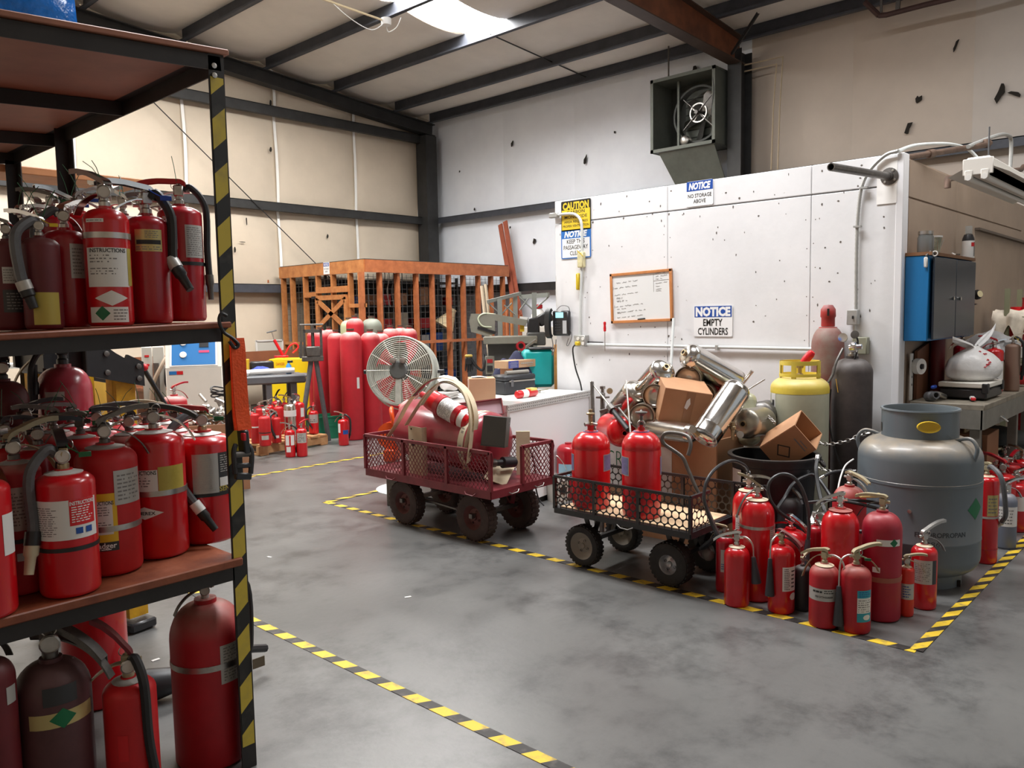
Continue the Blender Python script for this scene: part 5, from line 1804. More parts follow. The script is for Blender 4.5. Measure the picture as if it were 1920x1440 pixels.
for i in range(5):
    mb.box((-.19, .016, .012 + i * .011), (rg.uniform(.08, .12), .001, .003))
for (x, w, z, h) in ((.0, .18, .04, .012), (.04, .08, .02, .008), (.215, .09, .038, .01)):
    for i in range(7):
        mb.box((x - w / 2 + w * (i + .5) / 7, .016, z), (w / 9, .001, h))
part('print', mb, mGLAB, t, smooth=False)
for (sx_, l_) in ((-.2, 0), (.2, 0)):
    part('carton_foot', MB().box((sx_, .1, -.1), (.02, .14, .2)), mCARDD, t)
p, q = chest(969, 748), chest(1030, 739)
r_ = .034
d = (q - p)
d.z = 0
t = thing('fire_extinguisher', 'small red extinguisher with white label lying on the white chest edge', 'fire extinguisher', (p.x, p.y, CT + r_ + .001), rot=basis(d, (0, 0, 1)).to_euler())
part('body', MB().lathe([(0, 0), (r_ * .8, .002), (r_, .012), (r_, .24), (r_ * .75, .265), (r_ * .35, .28), (0, .28)], 20), mRED, t)
part('label', MB().lathe([(r_ + .0005, .055), (r_ + .001, .055), (r_ + .001, .13), (r_ + .0005, .13)], 20), mWHT, t)
part('tape_patch', MB().box((r_ * .9, 0, .2), (.02, .06, .08)), mat('pale_yellow_tag', lin(226, 206, 110), .5), t)
part('valve', MB().cyl((0, 0, .28), (0, 0, .32), .012, 10), mSTL, t)
part('lever', MB().bar((.01, 0, .31), (.012, .01, .42), .018, .004), mBRASS, t)
part('carry_handle', MB().bar((-.012, 0, .31), (-.02, -.01, .4), .018, .004), mSTL, t)
p = chest(848, 752)
t = thing('paper_pile', 'pile of papers with crumpled white tissue at the left end of the white chest', 'papers', (p.x + .12, p.y + .2, CT + .001), .3)
for i in range(5):
    part('sheet', MB().box((rnd.uniform(-.01, .01), rnd.uniform(-.01, .01), .006 + i * .011), (.2, .14, .009), RZ(rnd.uniform(-.1, .1))), (mWHT, mGLAB)[i % 2], t)


def crumple(r, sd_, n=14, sq=.75, amp=.35):
    mb = MB().sphere((0, 0, 0), r, n, (1, 1, sq))
    mb.v = [tuple(Vector(v) * (1 + amp * noise.noise(Vector(v) * (2.2 / r) * .5 + Vector((sd_, 0, 0))) + amp * .5 * noise.noise(Vector(v) * (6 / r) * .5 + Vector((0, sd_, 0))))) for v in mb.v]
    return mb


part('tissue', crumple(.09, 2, 16), mat('white_tissue', (.75, .74, .72), .7), t, loc=(.06, .02, .12))
# teal jug, navy jacket, wood post behind the chest
p = dep(1008, 690, 7.75)
t = thing('teal_container', 'teal plastic container standing behind the blue and tan carton', 'container', (p.x, p.y, CT + .001), -.75)
part('tub', MB().box((0, 0, .18), (.3, .22, .36), None, .03), mat('teal_plastic', lin(0, 158, 158), .4, var=.06, scale=8), t)
part('lid', MB().box((.03, 0, .37), (.24, .23, .02), None, .006), mBLK2, t)
p = dep(962, 700, 7.66)
t = thing('jacket', 'navy blue jacket heaped behind the toolbox', 'jacket', (p.x, p.y, CT + .001), -.75)


def jk(u, v):
    x, y = (u - .5) * .42, (v - .5) * .2
    e = max(0, 1 - (2 * u - 1) ** 2) ** .5 * max(0, 1 - (2 * v - 1) ** 2) ** .5
    w = noise.noise(Vector((x * 9, y * 9, 3))) * .05 + .03 * math.sin(x * 22 + y * 16 + 2 * noise.noise(Vector((x * 5, y * 5, 0))))
    return (x, y, .002 + e * (.3 + w + .02 * u))


part('cloth', MB().grid(jk, 30, 24), mat('navy_cloth', lin(40, 44, 74), .8, var=.15, scale=12), t, angle=3)
part('fold_piping', MB().tube(spline([jk(.15, .2), jk(.25, .15), jk(.4, .2), jk(.55, .3)], 6), .006, 6), mat('pale_piping', lin(130, 134, 160), .7), t)
p = dep(1035, 722, 6.95)
single('wooden_post', MB().box((0, 0, .63), (.06, .045, 1.26), None, .003), mat('yellow_pine', lin(206, 152, 84), .6, col2=lin(178, 122, 60), scale=22), 'yellow pine post standing against the edge of the partition', 'post', (5.9, 4.86, 0), .1)

# ------------------------------------------------------------------ black cart with two red cylinders
x0, x1, y0, y1, zb, zt = 3.72, 4.2, 2.16, 3.1, .36, .56
t = thing('garden_cart', 'black cart with honeycomb sides carrying two bright red cylinders', 'cart', (3.96, 2.63, 0))
O = Vector((3.96, 2.63, 0))
part('bed', MB().box(tuple(L_(3.96, 2.63, zb + .004)), (.46, .92, .008)), mBLK2, t)
part('bed_liner', MB().box(tuple(L_(3.96, 2.63, zb + .011)), (.44, .88, .005)), mat('pale_plywood_liner', lin(214, 184, 146), .6, var=.12, scale=7), t)
for (p, q) in (((x0, y0, zb - .01), (x0, y1, zb - .01)), ((x1, y0, zb - .01), (x1, y1, zb - .01)), ((x0, y0, zb - .01), (x1, y0, zb - .01)), ((x0, y1, zb - .01), (x1, y1, zb - .01))):
    part('bed_rail', MB().bar(L_(*p), L_(*q), .014, .035, up=(0, 0, 1)), mBLK2, t)
for (p, q) in (((x0, y0, zt), (x0, y1, zt)), ((x1, y0, zt), (x1, y1, zt)), ((x0, y0, zt), (x0 + .2, y0, zt)), ((x0, y1, zt), (x1, y1, zt))):
    part('top_rail', MB().bar(L_(*p), L_(*q), .016, .016, up=(0, 0, 1)), mBLK2, t)
for (px_, py_) in ((x0, y0), (x1, y0), (x0, y1), (x1, y1), (x0, y0 + .33), (x0, y0 + .64), (x1, y0 + .33), (x1, y0 + .64)):
    part('side_post', MB().box(tuple(L_(px_, py_, (zb + zt) / 2)), (.018, .018, zt - zb)), mBLK2, t)


def honeycomb(p0, u, v, w, h, R):
    """perforated panel: a honeycomb of cells, each with a round hole"""
    mb = MB()
    p0, u, v = Vector(p0), Vector(u), Vector(v)
    dx, dy = R * math.sqrt(3), R * 1.5
    j = 0
    y = R * .5
    while y < h + R * .3:
        x = dx / 2 if j % 2 else 0
        while x < w + dx * .4:
            vs, fs = [], []
            for k in range(12):
                a = k * PI / 6
                ho = R * math.cos(PI / 6) / math.cos((a % (PI / 3)) - PI / 6)
                for rr in (ho, R * .76):
                    xx, yy = x + rr * math.sin(a), y + rr * math.cos(a)
                    vs.append(p0 + u * min(max(xx, 0), w) + v * min(max(yy, 0), h))
            for k in range(12):
                l = (k + 1) % 12
                fs.append((2 * k, 2 * l, 2 * l + 1, 2 * k + 1))
            mb.add(vs, fs)
            x += dx
        y += dy
        j += 1
    return mb


hc = [honeycomb(L_(x0, y0, zb), (0, 1, 0), (0, 0, 1), y1 - y0, zt - zb, .0265), honeycomb(L_(x1, y0, zb), (0, 1, 0), (0, 0, 1), y1 - y0, zt - zb, .0265),
      honeycomb(L_(x0, y1, zb), (1, 0, 0), (0, 0, 1), x1 - x0, zt - zb, .0265), honeycomb(L_(x0, y0, zb), (1, 0, 0), (0, 0, 1), .2, zt - zb, .0265)]
for mb in hc:
    part('honeycomb_side', mb, mBLK2, t, smooth=False)
# tailgate swung open at the right end
part('honeycomb_side', honeycomb(L_(x1 + .01, y0 - .19, zb), (0, 1, 0), (0, 0, 1), .18, zt - zb, .0265), mBLK2, t, smooth=False)
for (p, q) in (((x1 + .01, y0 - .19, zt), (x1 + .01, y0, zt)), ((x1 + .01, y0 - .19, zb), (x1 + .01, y0, zb)), ((x1 + .01, y0 - .19, zb), (x1 + .01, y0 - .19, zt + .01))):
    part('gate_rail', MB().bar(L_(*p), L_(*q), .014, .014, up=(1, 0, 0)), mBLK2, t)
for (x, y, w_, rm) in ((3.83, 2.96, .075, mat('grey_plastic_rim', lin(132, 124, 112), .5)), (3.86, 2.36, .105, mat('silver_rim', lin(170, 170, 172), .35, .6)), (4.24, 2.95, .075, MATS['grey_plastic_rim'] if 'grey_plastic_rim' in MATS else None), (4.24, 2.33, .105, MATS['silver_rim'] if 'silver_rim' in MATS else None)):
    wheel(t, L_(x, y, .129), .127, w_, mTYRE, rm, .66 if w_ < .1 else .45)
for y in (2.36, 2.95):
    part('axle', MB().bar(L_(3.85, y, .15), L_(4.22, y, .15), .025, .025), mBLK2, t)
    for x in (3.9, 4.16):
        part('axle_strut', MB().bar(L_(x, y, .15), L_(x, y + .07, .34), .03, .01), mBLK2, t)
        part('axle_strut', MB().bar(L_(x, y, .15), L_(x, y - .07, .34), .03, .01), mBLK2, t)
part('bed_latch', MB().tube([L_(x0 - .01, 2.52, .335), L_(x0 - .02, 2.55, .322), L_(x0 - .02, 2.6, .325), L_(x0 - .01, 2.63, .337)], .004, 6), mDKS, t)
hp = [(1290, 854, 4.35), (1295, 835, 4.35), (1291, 820, 4.37), (1280, 814, 4.4), (1262, 811, 4.45), (1247, 813, 4.48), (1241, 822, 4.5), (1246, 833, 4.5), (1262, 844, 4.48), (1280, 858, 4.46), (1290, 880, 4.45), (1305, 915, 4.42), (1318, 938, 4.4), (1332, 970, 4.36), (1347, 1003, 4.33)]
part('pull_handle', MB().tube(spline([dep(*q) - O for q in hp], 5), .011, 10), mDKS, t)
pe = dep(1347, 1003, 4.33)
part('tow_hitch', MB().bar(pe - O, L_(4.0, 2.25, .2), .03, .014), mBLK2, t)
part('hub_cover', MB().sphere(tuple(dep(1328, 1040, 4.45) - O), .035, 12), mat('dusty_hub', lin(90, 84, 80), .6), t)

G = 'bright red cylinders in the black cart'
for (cx, by, hw, nk, lab) in ((1109, 966, 36.5, 809, 'bright red cylinder with a brass valve at the left in the black cart'), (1203, 969, 37, 809, 'bright red cylinder with a lifting eye at the right in the black cart')):
    z = zb + .016
    x, y, r = stand(cx, by, hw, z)
    k_ = (x0 + .02 + r) / x
    x, y, r = x * k_, y * k_, r * k_
    h = zat(cx, nk, x, y) - z
    t = thing('gas_cylinder', lab, 'gas cylinder', (x, y, z), to_cam(x, y), G)
    prof = [(0, 0), (r * .93, 0), (r * .96, .008), (r, .03), (r, h - .105), (r * .985, h - .1), (r * .985, h - .098), (r, h - .092)] + [(r * .3 + r * .7 * math.cos(i / 7 * PI / 2), h - .09 + .09 * math.sin(i / 7 * PI / 2)) for i in range(1, 8)] + [(0, h + .002)]
    part('shell', MB().lathe(prof, 36), mRED, t)
    nk_ = part('neck', MB().lathe([(.036, h - .005), (.036, h + .006), (.02, h + .01), (.02, h + .04), (0, h + .04)], 16), mRED, t)
    part('neck_ring', MB().lathe([(.037, h - .004), (.046, h - .004), (.046, h + .003), (.037, h + .003)], 18), mBLAB2, t)
    if cx < 1150:
        v = part('valve', MB().lathe([(0, h + .04), (.018, h + .04), (.018, h + .055), (.012, h + .06), (.014, h + .1), (.026, h + .105), (.026, h + .112), (.012, h + .118), (.012, h + .135), (0, h + .135)], 14), mBRASS, t)
        part('outlet', MB().cyl((0, 0, h + .05), (-.035, -.02, h + .045), .012, 10), mSTL, v)
        part('outlet', MB().cyl((0, 0, h + .05), (.04, -.01, h + .042), .01, 10), mSTL, v)
    else:
        v = part('valve', MB().lathe([(0, h + .03), (.012, h + .03), (.01, h + .09), (.02, h + .1), (.035, h + .108), (.035, h + .114), (.01, h + .118), (0, h + .13)], 14), mDKS, t)
        part('lifting_eye', MB().tube([(.018 * math.cos(a), -.012, h + .045 + .018 * math.sin(a)) for a in [2 * PI * i / 16 for i in range(16)]], .006, 8, closed=True), mSTL, t)
    for (a, arc) in ((62, 46), (-80, 40)) if cx < 1150 else ((-62, 46), (84, 30)):
        rr = r + .001
        lb = part('label', curved(a, h * .5, h * .72, arc, rr), mGLAB, t)
        part('label_print', curved(a, h * .51, h * .71, arc * .88, rr + .0006), mBLAB2, lb)
# ------------------------------------------------------------------ scrap carton with stainless shells
mSS = mat('scratched_stainless', (.62, .58, .53), .22, 1.0, var=.14, scale=9, rvar=.1)
mSS2 = mat('bright_stainless', (.72, .7, .67), .16, 1.0, var=.1, scale=7, rvar=.06)
mSSG = mat('dull_bronze_steel', (.4, .37, .31), .32, .9, var=.2, scale=8, rvar=.1)
c0 = onx(1344, 826, 4.62)
c1 = onx(1117, 806, 4.62)
c2 = ony(1444, 810, c0.y)
zt_ = c0.z
xa, xb_, ya, yb_ = 4.62, max(c2.x, 5.3), c0.y, c1.y
t = thing('cardboard_bin', 'big open cardboard bin full of scrap steel cylinders by the partition', 'box', ((xa + xb_) / 2, (ya + yb_) / 2, 0))
w, d_ = xb_ - xa, yb_ - ya
for (x, y, sx_, sy_) in ((-w / 2, 0, .008, d_), (w / 2, 0, .008, d_), (0, -d_ / 2, w, .008), (0, d_ / 2, w, .008)):
    part('side_wall', MB().box((x, y, zt_ / 2), (sx_, sy_, zt_)), mCARD, t, smooth=False)
part('bottom', MB().box((0, 0, .006), (w, d_, .01)), mCARDD, t)
for (ya_, yb2, z0, z1, s_) in ((onx(1163, 850, xa).y, onx(1143, 850, xa).y, .27, .58, 'CR'), (onx(1253, 850, xa).y, onx(1236, 850, xa).y, .27, .58, '')):
    ps = part('paper_sign', MB().box((-w / 2 - .005, (ya_ + yb2) / 2 - (ya + yb_) / 2 + .04, (z0 + z1) / 2 + .06), (.002, abs(yb2 - ya_) + .14, z1 - z0)), mWHT, t)
    if s_:
        mb = MB()
        put_txt(mb, s_, 0, 0, .12, .14, T(-w / 2 - .0065, (ya_ + yb2) / 2 - (ya + yb_) / 2 - .0, .52) @ basis((-1, 0, 0), (0, -1, 0)), -.02)
        part('lettering', mb, mGREEN, ps, smooth=False)


def shell(px, py, dpt, tx, ty, td, r, L, label, m_=None, end='dome', name='steel_cylinder', back='dome', hole=True):
    """scrap shell: its near end is seen at (px, py) at depth dpt and it runs toward (tx, ty, td)"""
    p, q = dep(px, py, dpt), dep(tx, ty, td)
    t = thing(name, label, 'cylinder', tuple(p), rot=basis(q - p).to_euler(), group='scrap steel cylinders in the cardboard bin')
    m_ = m_ or mSS
    if end == 'dome':
        pr = [(.014, -.012), (.02, -.012), (.02, .0)] + [(.02 + (r - .02) * math.sin(i / 7 * PI / 2), .05 * (1 - math.cos(i / 7 * PI / 2))) for i in range(1, 8)]
    else:
        pr = [(0, .032)] + [(r * .92 * math.sin(i / 7 * PI / 2), .032 - .03 * (1 - math.cos(i / 7 * PI / 2)) + .004) for i in range(1, 8)] + [(r * .96, -.012), (r, -.012), (r, .0)]
    pr += [(r, .055), (r * 1.006, .057), (r * 1.006, .062), (r, .064), (r, L - .07), (r * 1.006, L - .068), (r * 1.006, L - .062), (r, L - .06)]
    pr += [(.0 + r * math.cos(i / 7 * PI / 2), L - .05 + .05 * math.sin(i / 7 * PI / 2)) for i in range(1, 7)] + [(0, L)]
    part('shell', MB().lathe(pr, 32), m_, t)
    if end == 'dome' and hole:
        part('neck_hole', MB().lathe([(.0145, -.011), (0, -.0105)], 14), mTEAR, t)
        part('neck_collar', MB().lathe([(.0145, -.012), (.0145, -.016), (.021, -.016), (.022, .002)], 16), mBRASS, t)
    return t


R7 = .089
shell(1248, 689, 5.35, 1196, 748, 5.72, R7, .5, 'stainless cylinder with round holed dome near the top left of the pile', mSS2)
shell(1290, 711, 5.4, 1312, 700, 5.95, R7, .5, 'stainless cylinder showing its dished bottom under the topmost one', end='dish')
shell(1227, 742, 5.3, 1238, 735, 5.85, R7 * .88, .45, 'stainless cylinder showing its dished bottom, left of the inner carton', end='dish')
shell(1203, 781, 5.22, 1215, 772, 5.8, R7 * .94, .45, 'bronze tinted cylinder with dished bottom above the right red cylinder', mSSG, end='dish')
shell(1196, 727, 5.5, 1158, 775, 5.75, R7, .42, 'stainless cylinder with holed dome leaning at the left of the pile')
shell(1316, 742, 5.45, 1336, 728, 6.0, R7, .4, 'stainless dished cylinder end peeping over the inner carton', mSSG, end='dish')
shell(1338, 742, 5.55, 1352, 728, 6.1, R7 * .95, .36, 'dark red cylinder end between the stainless ones', mRED2, end='dish')
shell(1284, 662, 5.4, 1388, 722, 5.6, R7, .52, 'long stainless cylinder lying on top of the whole pile', mSS2)
shell(1306, 697, 5.62, 1380, 738, 5.8, R7, .42, 'stainless cylinder lying just under the topmost one', mSS, hole=False)
shell(1322, 817, 4.86, 1374, 742, 5.0, R7, .44, 'bright stainless cylinder leaning out of the front of the bin', mSS2, end='dish')
shell(1394, 795, 5.0, 1446, 786, 5.45, R7 * 1.08, .4, 'dark stainless cylinder with holed dome at the right of the bin', mSSG)
shell(1397, 738, 5.4, 1402, 790, 5.35, R7 * .8, .36, 'pale greenish domed cylinder at the right rear of the pile', mat('pale_green_enamel', lin(176, 176, 150), .35, .3, var=.15, scale=8), hole=False)
shell(1425, 778, 5.3, 1448, 772, 5.7, R7, .34, 'dark grey cylinder butt end at the right edge of the bin', mDKS, hole=False)
shell(1306, 815, 5.0, 1208, 800, 5.3, R7 * .7, .42, 'stainless cylinder with white label lying along the bin rim', mSS)
t = shell(1170, 812, 5.25, 1140, 800, 5.6, .1, .36, 'bright red domed shell at the left end of the bin', mRED, hole=False)
t = shell(1200, 745, 5.85, 1180, 770, 6.0, .05, .4, 'dull red tube behind the stainless cylinders', mRED2, hole=False)
# carton inside the pile
c = dep(1284, 770, 5.15)
t = thing('cardboard_box', 'closed brown carton with torn tape tilted in the middle of the scrap pile', 'box', tuple(c), rot=(RZ(-.86) @ RY(.0) @ RXm(.22) @ RY(.17)).to_euler())
part('carton', MB().box((0, .14, 0), (.31, .28, .27), None, .003), mat('brown_cardboard', (0, 0, 0)), t)
part('tape', MB().box((0.02, -.0015, .02), (.055, .002, .22)), mat('brown_tape', lin(156, 112, 78), .4), t)
part('torn_label', MB().prism([(-.02, .0), (.0, -.01), (.015, .03), (.005, .07), (-.012, .05)], .001, T(.01, -.004, .02) @ basis((0, -1, 0), (1, 0, 0))), mWHT, t)
# tubes and pump stuck in the pile
for i, (a, b, rr, mm, lab) in enumerate((((1372, 745, 5.2), (1411, 695, 5.1), .012, mSS2, 'thick steel tube sticking out above the leaning cylinder'), ((1392, 737, 5.2), (1434, 711, 5.15), .005, mSTL, 'thin steel rod sticking out at the right of the pile'),
                                         ((1196, 728, 5.3), (1213, 710, 5.3), .011, mSS2, 'short steel tube sticking up at the left of the pile'), ((1174, 714, 5.2), (1182, 812, 5.0), .006, mSTL, 'thin upright steel rod in front of the pile'), ((1108, 716, 5.9), (1145, 762, 5.5), .007, mSS2, 'thin steel rod slanting down to the black pump'))):
    p, q = dep(*a), dep(*b)
    single('steel_rod', MB().cyl((0, 0, 0), tuple(q - p), rr, 10), mm, lab, 'rod', tuple(p), group='rods in the scrap pile')
p, q = dep(1146, 766, 5.35), dep(1178, 806, 5.15)
t = thing('hand_pump', 'black hand pump lying diagonally over the red dome', 'pump', tuple(p))
part('barrel', MB().cyl((0, 0, 0), tuple(q - p), .018, 12), mBLK2, t)
part('collar', MB().cyl(tuple((q - p) * -.08), tuple((q - p) * .12), .03, 8), mDKS, t)
part('handle', MB().bar((-.06, .05, -.02), (.05, -.05, .02), .02, .02), mDKS, t)
part('link', MB().cyl(tuple((q - p) * .2 + Vector((.02, -.02, .03))), tuple((q - p) * .95 + Vector((.02, -.02, .03))), .008, 8), mDKS, t)
# valve with gauge standing in the bin front, and label pipe
p = dep(1299, 805, 4.85)
t = thing('brass_valve', 'small brass valve with a round face lying on the bin rim', 'valve', tuple(p))
part('valve_body', MB().cyl((.0, 0, 0), tuple(dep(1310, 817, 4.85) - p), .016, 10), mBRASS, t)
part('gauge', MB().lathe([(0, 0), (.022, 0), (.024, .016), (0, .018)], 16, basis(CAM - p)), mSTL, t)
p = dep(1374, 806, 4.9)
t = thing('brass_valve', 'brass valve fitting poking up between the cylinders at the bin right', 'valve', tuple(p))
part('valve_body', MB().lathe([(.01, -.06), (.012, 0), (.02, .005), (.02, .02), (.012, .024), (.012, .045), (0, .05)], 12), mBRASS, t)
part('gauge', MB().lathe([(0, 0), (.022, 0), (.022, .014), (0, .016)], 16, T(.03, -.03, -.03) @ basis((-.7, -.7, .1))), mSTL, t)
# dark steel stands left of the bin
for i, (a, b, rr, lab) in enumerate((((1110, 716, 5.85), (1118, 940, 5.6), .014, 'tall dark steel post with a pipe at the left of the bin'), ((1130, 745, 5.75), (1128, 940, 5.6), .018, 'dark steel valve stand with a brass dial at the left of the bin'))):
    p, q = dep(*a), dep(*b)
    q.z = 0
    t = thing('valve_stand', lab, 'stand', (q.x, q.y, 0))
    part('post', MB().cyl((0, 0, 0), tuple(p - q), rr, 10), mDKS, t)
    part('foot', MB().lathe([(0, 0), (.05, 0), (.05, .01), (.03, .02), (0, .02)], 16), mDKS, t)
    if i:
        part('cross_plate', MB().box(tuple(p - q), (.07, .07, .012)), mDKS, t)
        part('top_valve', MB().lathe([(.018, 0), (.018, .03), (.012, .035), (.012, .06), (.02, .062), (.02, .08), (0, .084)], 12, Matrix.Translation(p - q)), mDKS, t)
        part('dial', MB().lathe([(0, 0), (.022, 0), (.022, .012), (0, .014)], 14, Matrix.Translation(p - q + Vector((.03, -.04, .045))) @ basis((-.7, -.6, .1))), mBRASS, t)

# black bin with an open carton
bd_ = 4.95
p = dep(1451, 850, bd_)
R_ = 84 * bd_ / FPX
t = thing('rubbish_bin', 'black plastic rubbish bin with a tilted brown carton in it', 'bin', (p.x, p.y, 0), to_cam(p.x, p.y))
H_ = p.z
mBIN = mat('black_bin_plastic', (.02, .021, .023), .42, var=.15, scale=10, dust=.12)
part('shell', MB().lathe([(0, .004), (R_ * .74, 0), (R_ * .76, .01), (R_ * .9, H_ - .06), (R_ * .92, H_ - .055), (R_ * .93, H_ - .015), (R_ * 1.0, H_ - .012), (R_, H_), (R_ * .9, H_), (R_ * .88, H_ - .05), (R_ * .72, .02), (0, .02)], 44), mBIN, t)
lb = part('label', curved(-58, H_ * .72, H_ * .88, 22, R_ * .93), mWHT, t)
part('label_print', curved(-54, H_ * .66, H_ * .73, 26, R_ * .92), mBLAB, t)
part('label_print', curved(-47, H_ * .665, H_ * .7, 6, R_ * .925), mat('lime_print', lin(190, 214, 60), .5), t)
part('handle', MB().tube(spline([(R_ * .95, -.05, H_ - .03), (R_ * 1.04, -.05, H_ - .06), (R_ * 1.05, .06, H_ - .06), (R_ * .95, .07, H_ - .03)], 5), .01, 8), mBIN, t)
part('liner_flap', MB().box((-R_ * .35, R_ * .7, H_ + .005), (.14, .05, .006), RZ(.1), .002), mGLAB, t)
c = dep(1483, 826, 4.95)
Bx = basis(.55 * RX + .5 * UX - .55 * FX, .6 * RX - .75 * UX)
if (Bx.to_3x3() @ Vector((0, -1, 0))).dot(FX) > 0:
    Bx = Bx @ RZ(PI)
t = thing('open_carton', 'open brown carton with a printed diamond tilted in the black bin', 'box', tuple(c), rot=Bx.to_euler())
a_, b_, h_ = .19, .22, .27
for (x, y, sx_, sy_) in ((-a_ / 2, 0, .006, b_), (a_ / 2, 0, .006, b_), (0, -b_ / 2, a_, .006), (0, b_ / 2, a_, .006)):
    part('side_wall', MB().box((x, y, 0), (sx_, sy_, h_)), mCARD, t, smooth=False)
part('bottom', MB().box((0, 0, -h_ / 2 + .004), (a_, b_, .006)), mCARDD, t)
q = [(.055, 0), (0, .05), (-.055, 0), (0, -.05)]
qi = [(x * .82, y * .82) for x, y in q]
part('diamond_print', MB().add([(x, -b_ / 2 - .004, y - .03) for x, y in q + qi], [(0, 1, 5, 4), (1, 2, 6, 5), (2, 3, 7, 6), (3, 0, 4, 7)]), mINK, t, smooth=False)
part('print', MB().box((.02, -b_ / 2 - .004, .075), (.1, .001, .008)).box((.03, -b_ / 2 - .004, .095), (.06, .001, .006)), mINKG, t, smooth=False)

# ------------------------------------------------------------------ standing gas cylinders by the partition
def big_cyl(cx, hw, d, top, label, paint, dome=.9, z0=0.0, name='gas_cylinder', group=None, **kw):
    p = dep(cx, 700, d)
    r = hw * d / FPX
    h = zat(cx, top, p.x, p.y)
    t = thing(name, label, 'gas cylinder', (p.x, p.y, z0), to_cam(p.x, p.y), group)
    part('body', body_mesh(r, h - z0, paint, dome, n=32), None, t)
    return t, r, h - z0, p


mYCYL = mat('grey_green_cylinder', lin(182, 182, 160), .4, var=.1, scale=5, dust=.1)
mYTOP = mat('yellow_enamel', lin(214, 190, 72), .45, var=.1, scale=7, dust=.45, dustcol=(.5, .46, .34))
d = 5.42
p = dep(1499, 760, d)
r = 52 * d / FPX
h = zat(1499, 705, p.x, p.y)
zc = zat(1499, 676, p.x, p.y)
t = thing('refrigerant_cylinder', 'grey refrigerant cylinder with a yellow top and collar by the partition', 'gas cylinder', (p.x, p.y, 0), to_cam(p.x, p.y))
part('body', MB().lathe([(0, 0), (r * .9, 0), (r, .03), (r, h - .09)], 36), mYCYL, t)
part('yellow_shoulder', MB().lathe([(r + .001, h - .11), (r + .001, h - .075)] + [(r * .35 + (r * .65) * math.cos(i / 7 * PI / 2), h - .075 + .075 * math.sin(i / 7 * PI / 2)) for i in range(1, 8)] + [(0, h)], 36), mYTOP, t)
cr = r * .7
part('collar_ring', MB().lathe([(cr, zc), (cr - .006, zc), (cr - .006, zc - .028), (cr, zc - .028), (cr, zc)], 32), mYTOP, t)
part('collar_ring', MB().lathe([(cr + .002, h - .0), (cr - .004, h + .0), (cr - .004, h + .02), (cr + .002, h + .02), (cr + .002, h)], 32), mYTOP, t)
for (a0, a1) in ((-.6, .25), (2.6, 3.5), (1.3, 1.9), (-2.0, -1.75)):
    part('collar_post', MB().lathe([(cr, h - .01), (cr, zc), (cr - .006, zc), (cr - .006, h - .01)], 8, None, a0, a1), mYTOP, t)
v = part('valve', MB().lathe([(.022, h), (.022, h + .015), (.012, h + .02), (.012, h + .05), (.022, h + .055), (.024, h + .075), (0, h + .08)], 14), mBRASS, t)
part('valve_cap', MB().lathe([(0, -.005), (.024, 0), (.028, .03), (.028, .075), (.02, .095), (0, .1)], 16, T(.02, 0, h + .09) @ basis((.55, -.1, .7))), mRTAG, t)
lb = part('label', curved(-62, h * .72, h * .9, 16, r + .001), mWHT, t)
part('label_print', curved(-62, h * .78, h * .86, 9, r + .0016), mINK, lb)
mRUSTC = mat('grey_over_red_cylinder', lin(138, 122, 112), .6, col2=lin(130, 54, 50), scale=4, dust=.2)
t, r, h, p = big_cyl(1551, 29, 5.68, 612, 'tall weathered grey and red cylinder with a red valve cap by the partition', mRUSTC, 1.3)
part('valve_cap', MB().lathe([(.046, h), (.046, h + .06), (.052, h + .07), (.05, h + .12), (.03, h + .15), (0, h + .155)], 20), mat('worn_red_cap', lin(170, 48, 42), .5, var=.2, scale=9, dust=.7, dustcol=(.3, .3, .3)), t)
part('cap_slot', MB().box((0, -.049, h + .1), (.014, .01, .05)), mTEAR, t)
part('neck_ring', MB().lathe([(.05, h - .02), (.062, h - .02), (.06, h - .005), (.05, h - .005)], 20), mRED3, t)
mDKC = mat('weathered_dark_cylinder', lin(84, 76, 74), .55, .1, col2=lin(56, 50, 50), scale=5, dust=.3, dustcol=(.25, .23, .21))
t, r, h, p = big_cyl(1598, 36, 5.42, 672, 'tall weathered black cylinder with a chrome regulator by the partition', mDKC, .75)
v = part('valve', MB().lathe([(.03, h), (.034, h + .03), (.02, h + .035), (.02, h + .06), (0, h + .065)], 14), mSTL, t)
part('regulator', MB().lathe([(0, 0), (.03, .004), (.036, .02), (.036, .045), (.02, .05), (.018, .08), (0, .085)], 16, T(-.02, -.04, h + .075) @ basis((.9, -.3, .1))), mCHR, t)
part('gauge', MB().lathe([(0, 0), (.03, 0), (.03, .02), (0, .022)], 18, T(-.06, -.04, h + .14) @ basis((-.2, -1, .2))), mCHR, t)
part('gauge', MB().lathe([(0, 0), (.026, 0), (.026, .02), (0, .022)], 18, T(.01, -.04, h + .16) @ basis((.1, -1, .2))), mDKS, t)
hs = spline([(-.06, -.05, h + .07), (-.1, -.09, h - .02), (-.12, -.11, h - .1), (-.15, -.13, h - .16)], 6)
part('filling_wand', MB().tube(hs, .009, 8), mDKS, t)
part('wand_tip', MB().cyl(tuple(hs[-1]), tuple(hs[-1] + Vector((-.03, -.02, -.06))), .014, 10), mCHR, t)
part('wand_lever', MB().bar((-.1, -.13, h - .13), (-.085, -.14, h - .22), .012, .004), mat('amber_lever', lin(204, 156, 60), .4), t)
part('hose', MB().tube(spline([(-.13, -.12, h - .2), (-.14, -.12, h - .4), (-.1, -.14, h - .6), (-.02, -.15, h - .8)], 6), .005, 6), mBLK, t)
part('hose', MB().tube(spline([(.0, -.04, h + .18), (.03, -.04, h + .12), (.02, -.05, h + .02), (-.01, -.06, h - .03)], 6), .006, 6), mBLK, t)
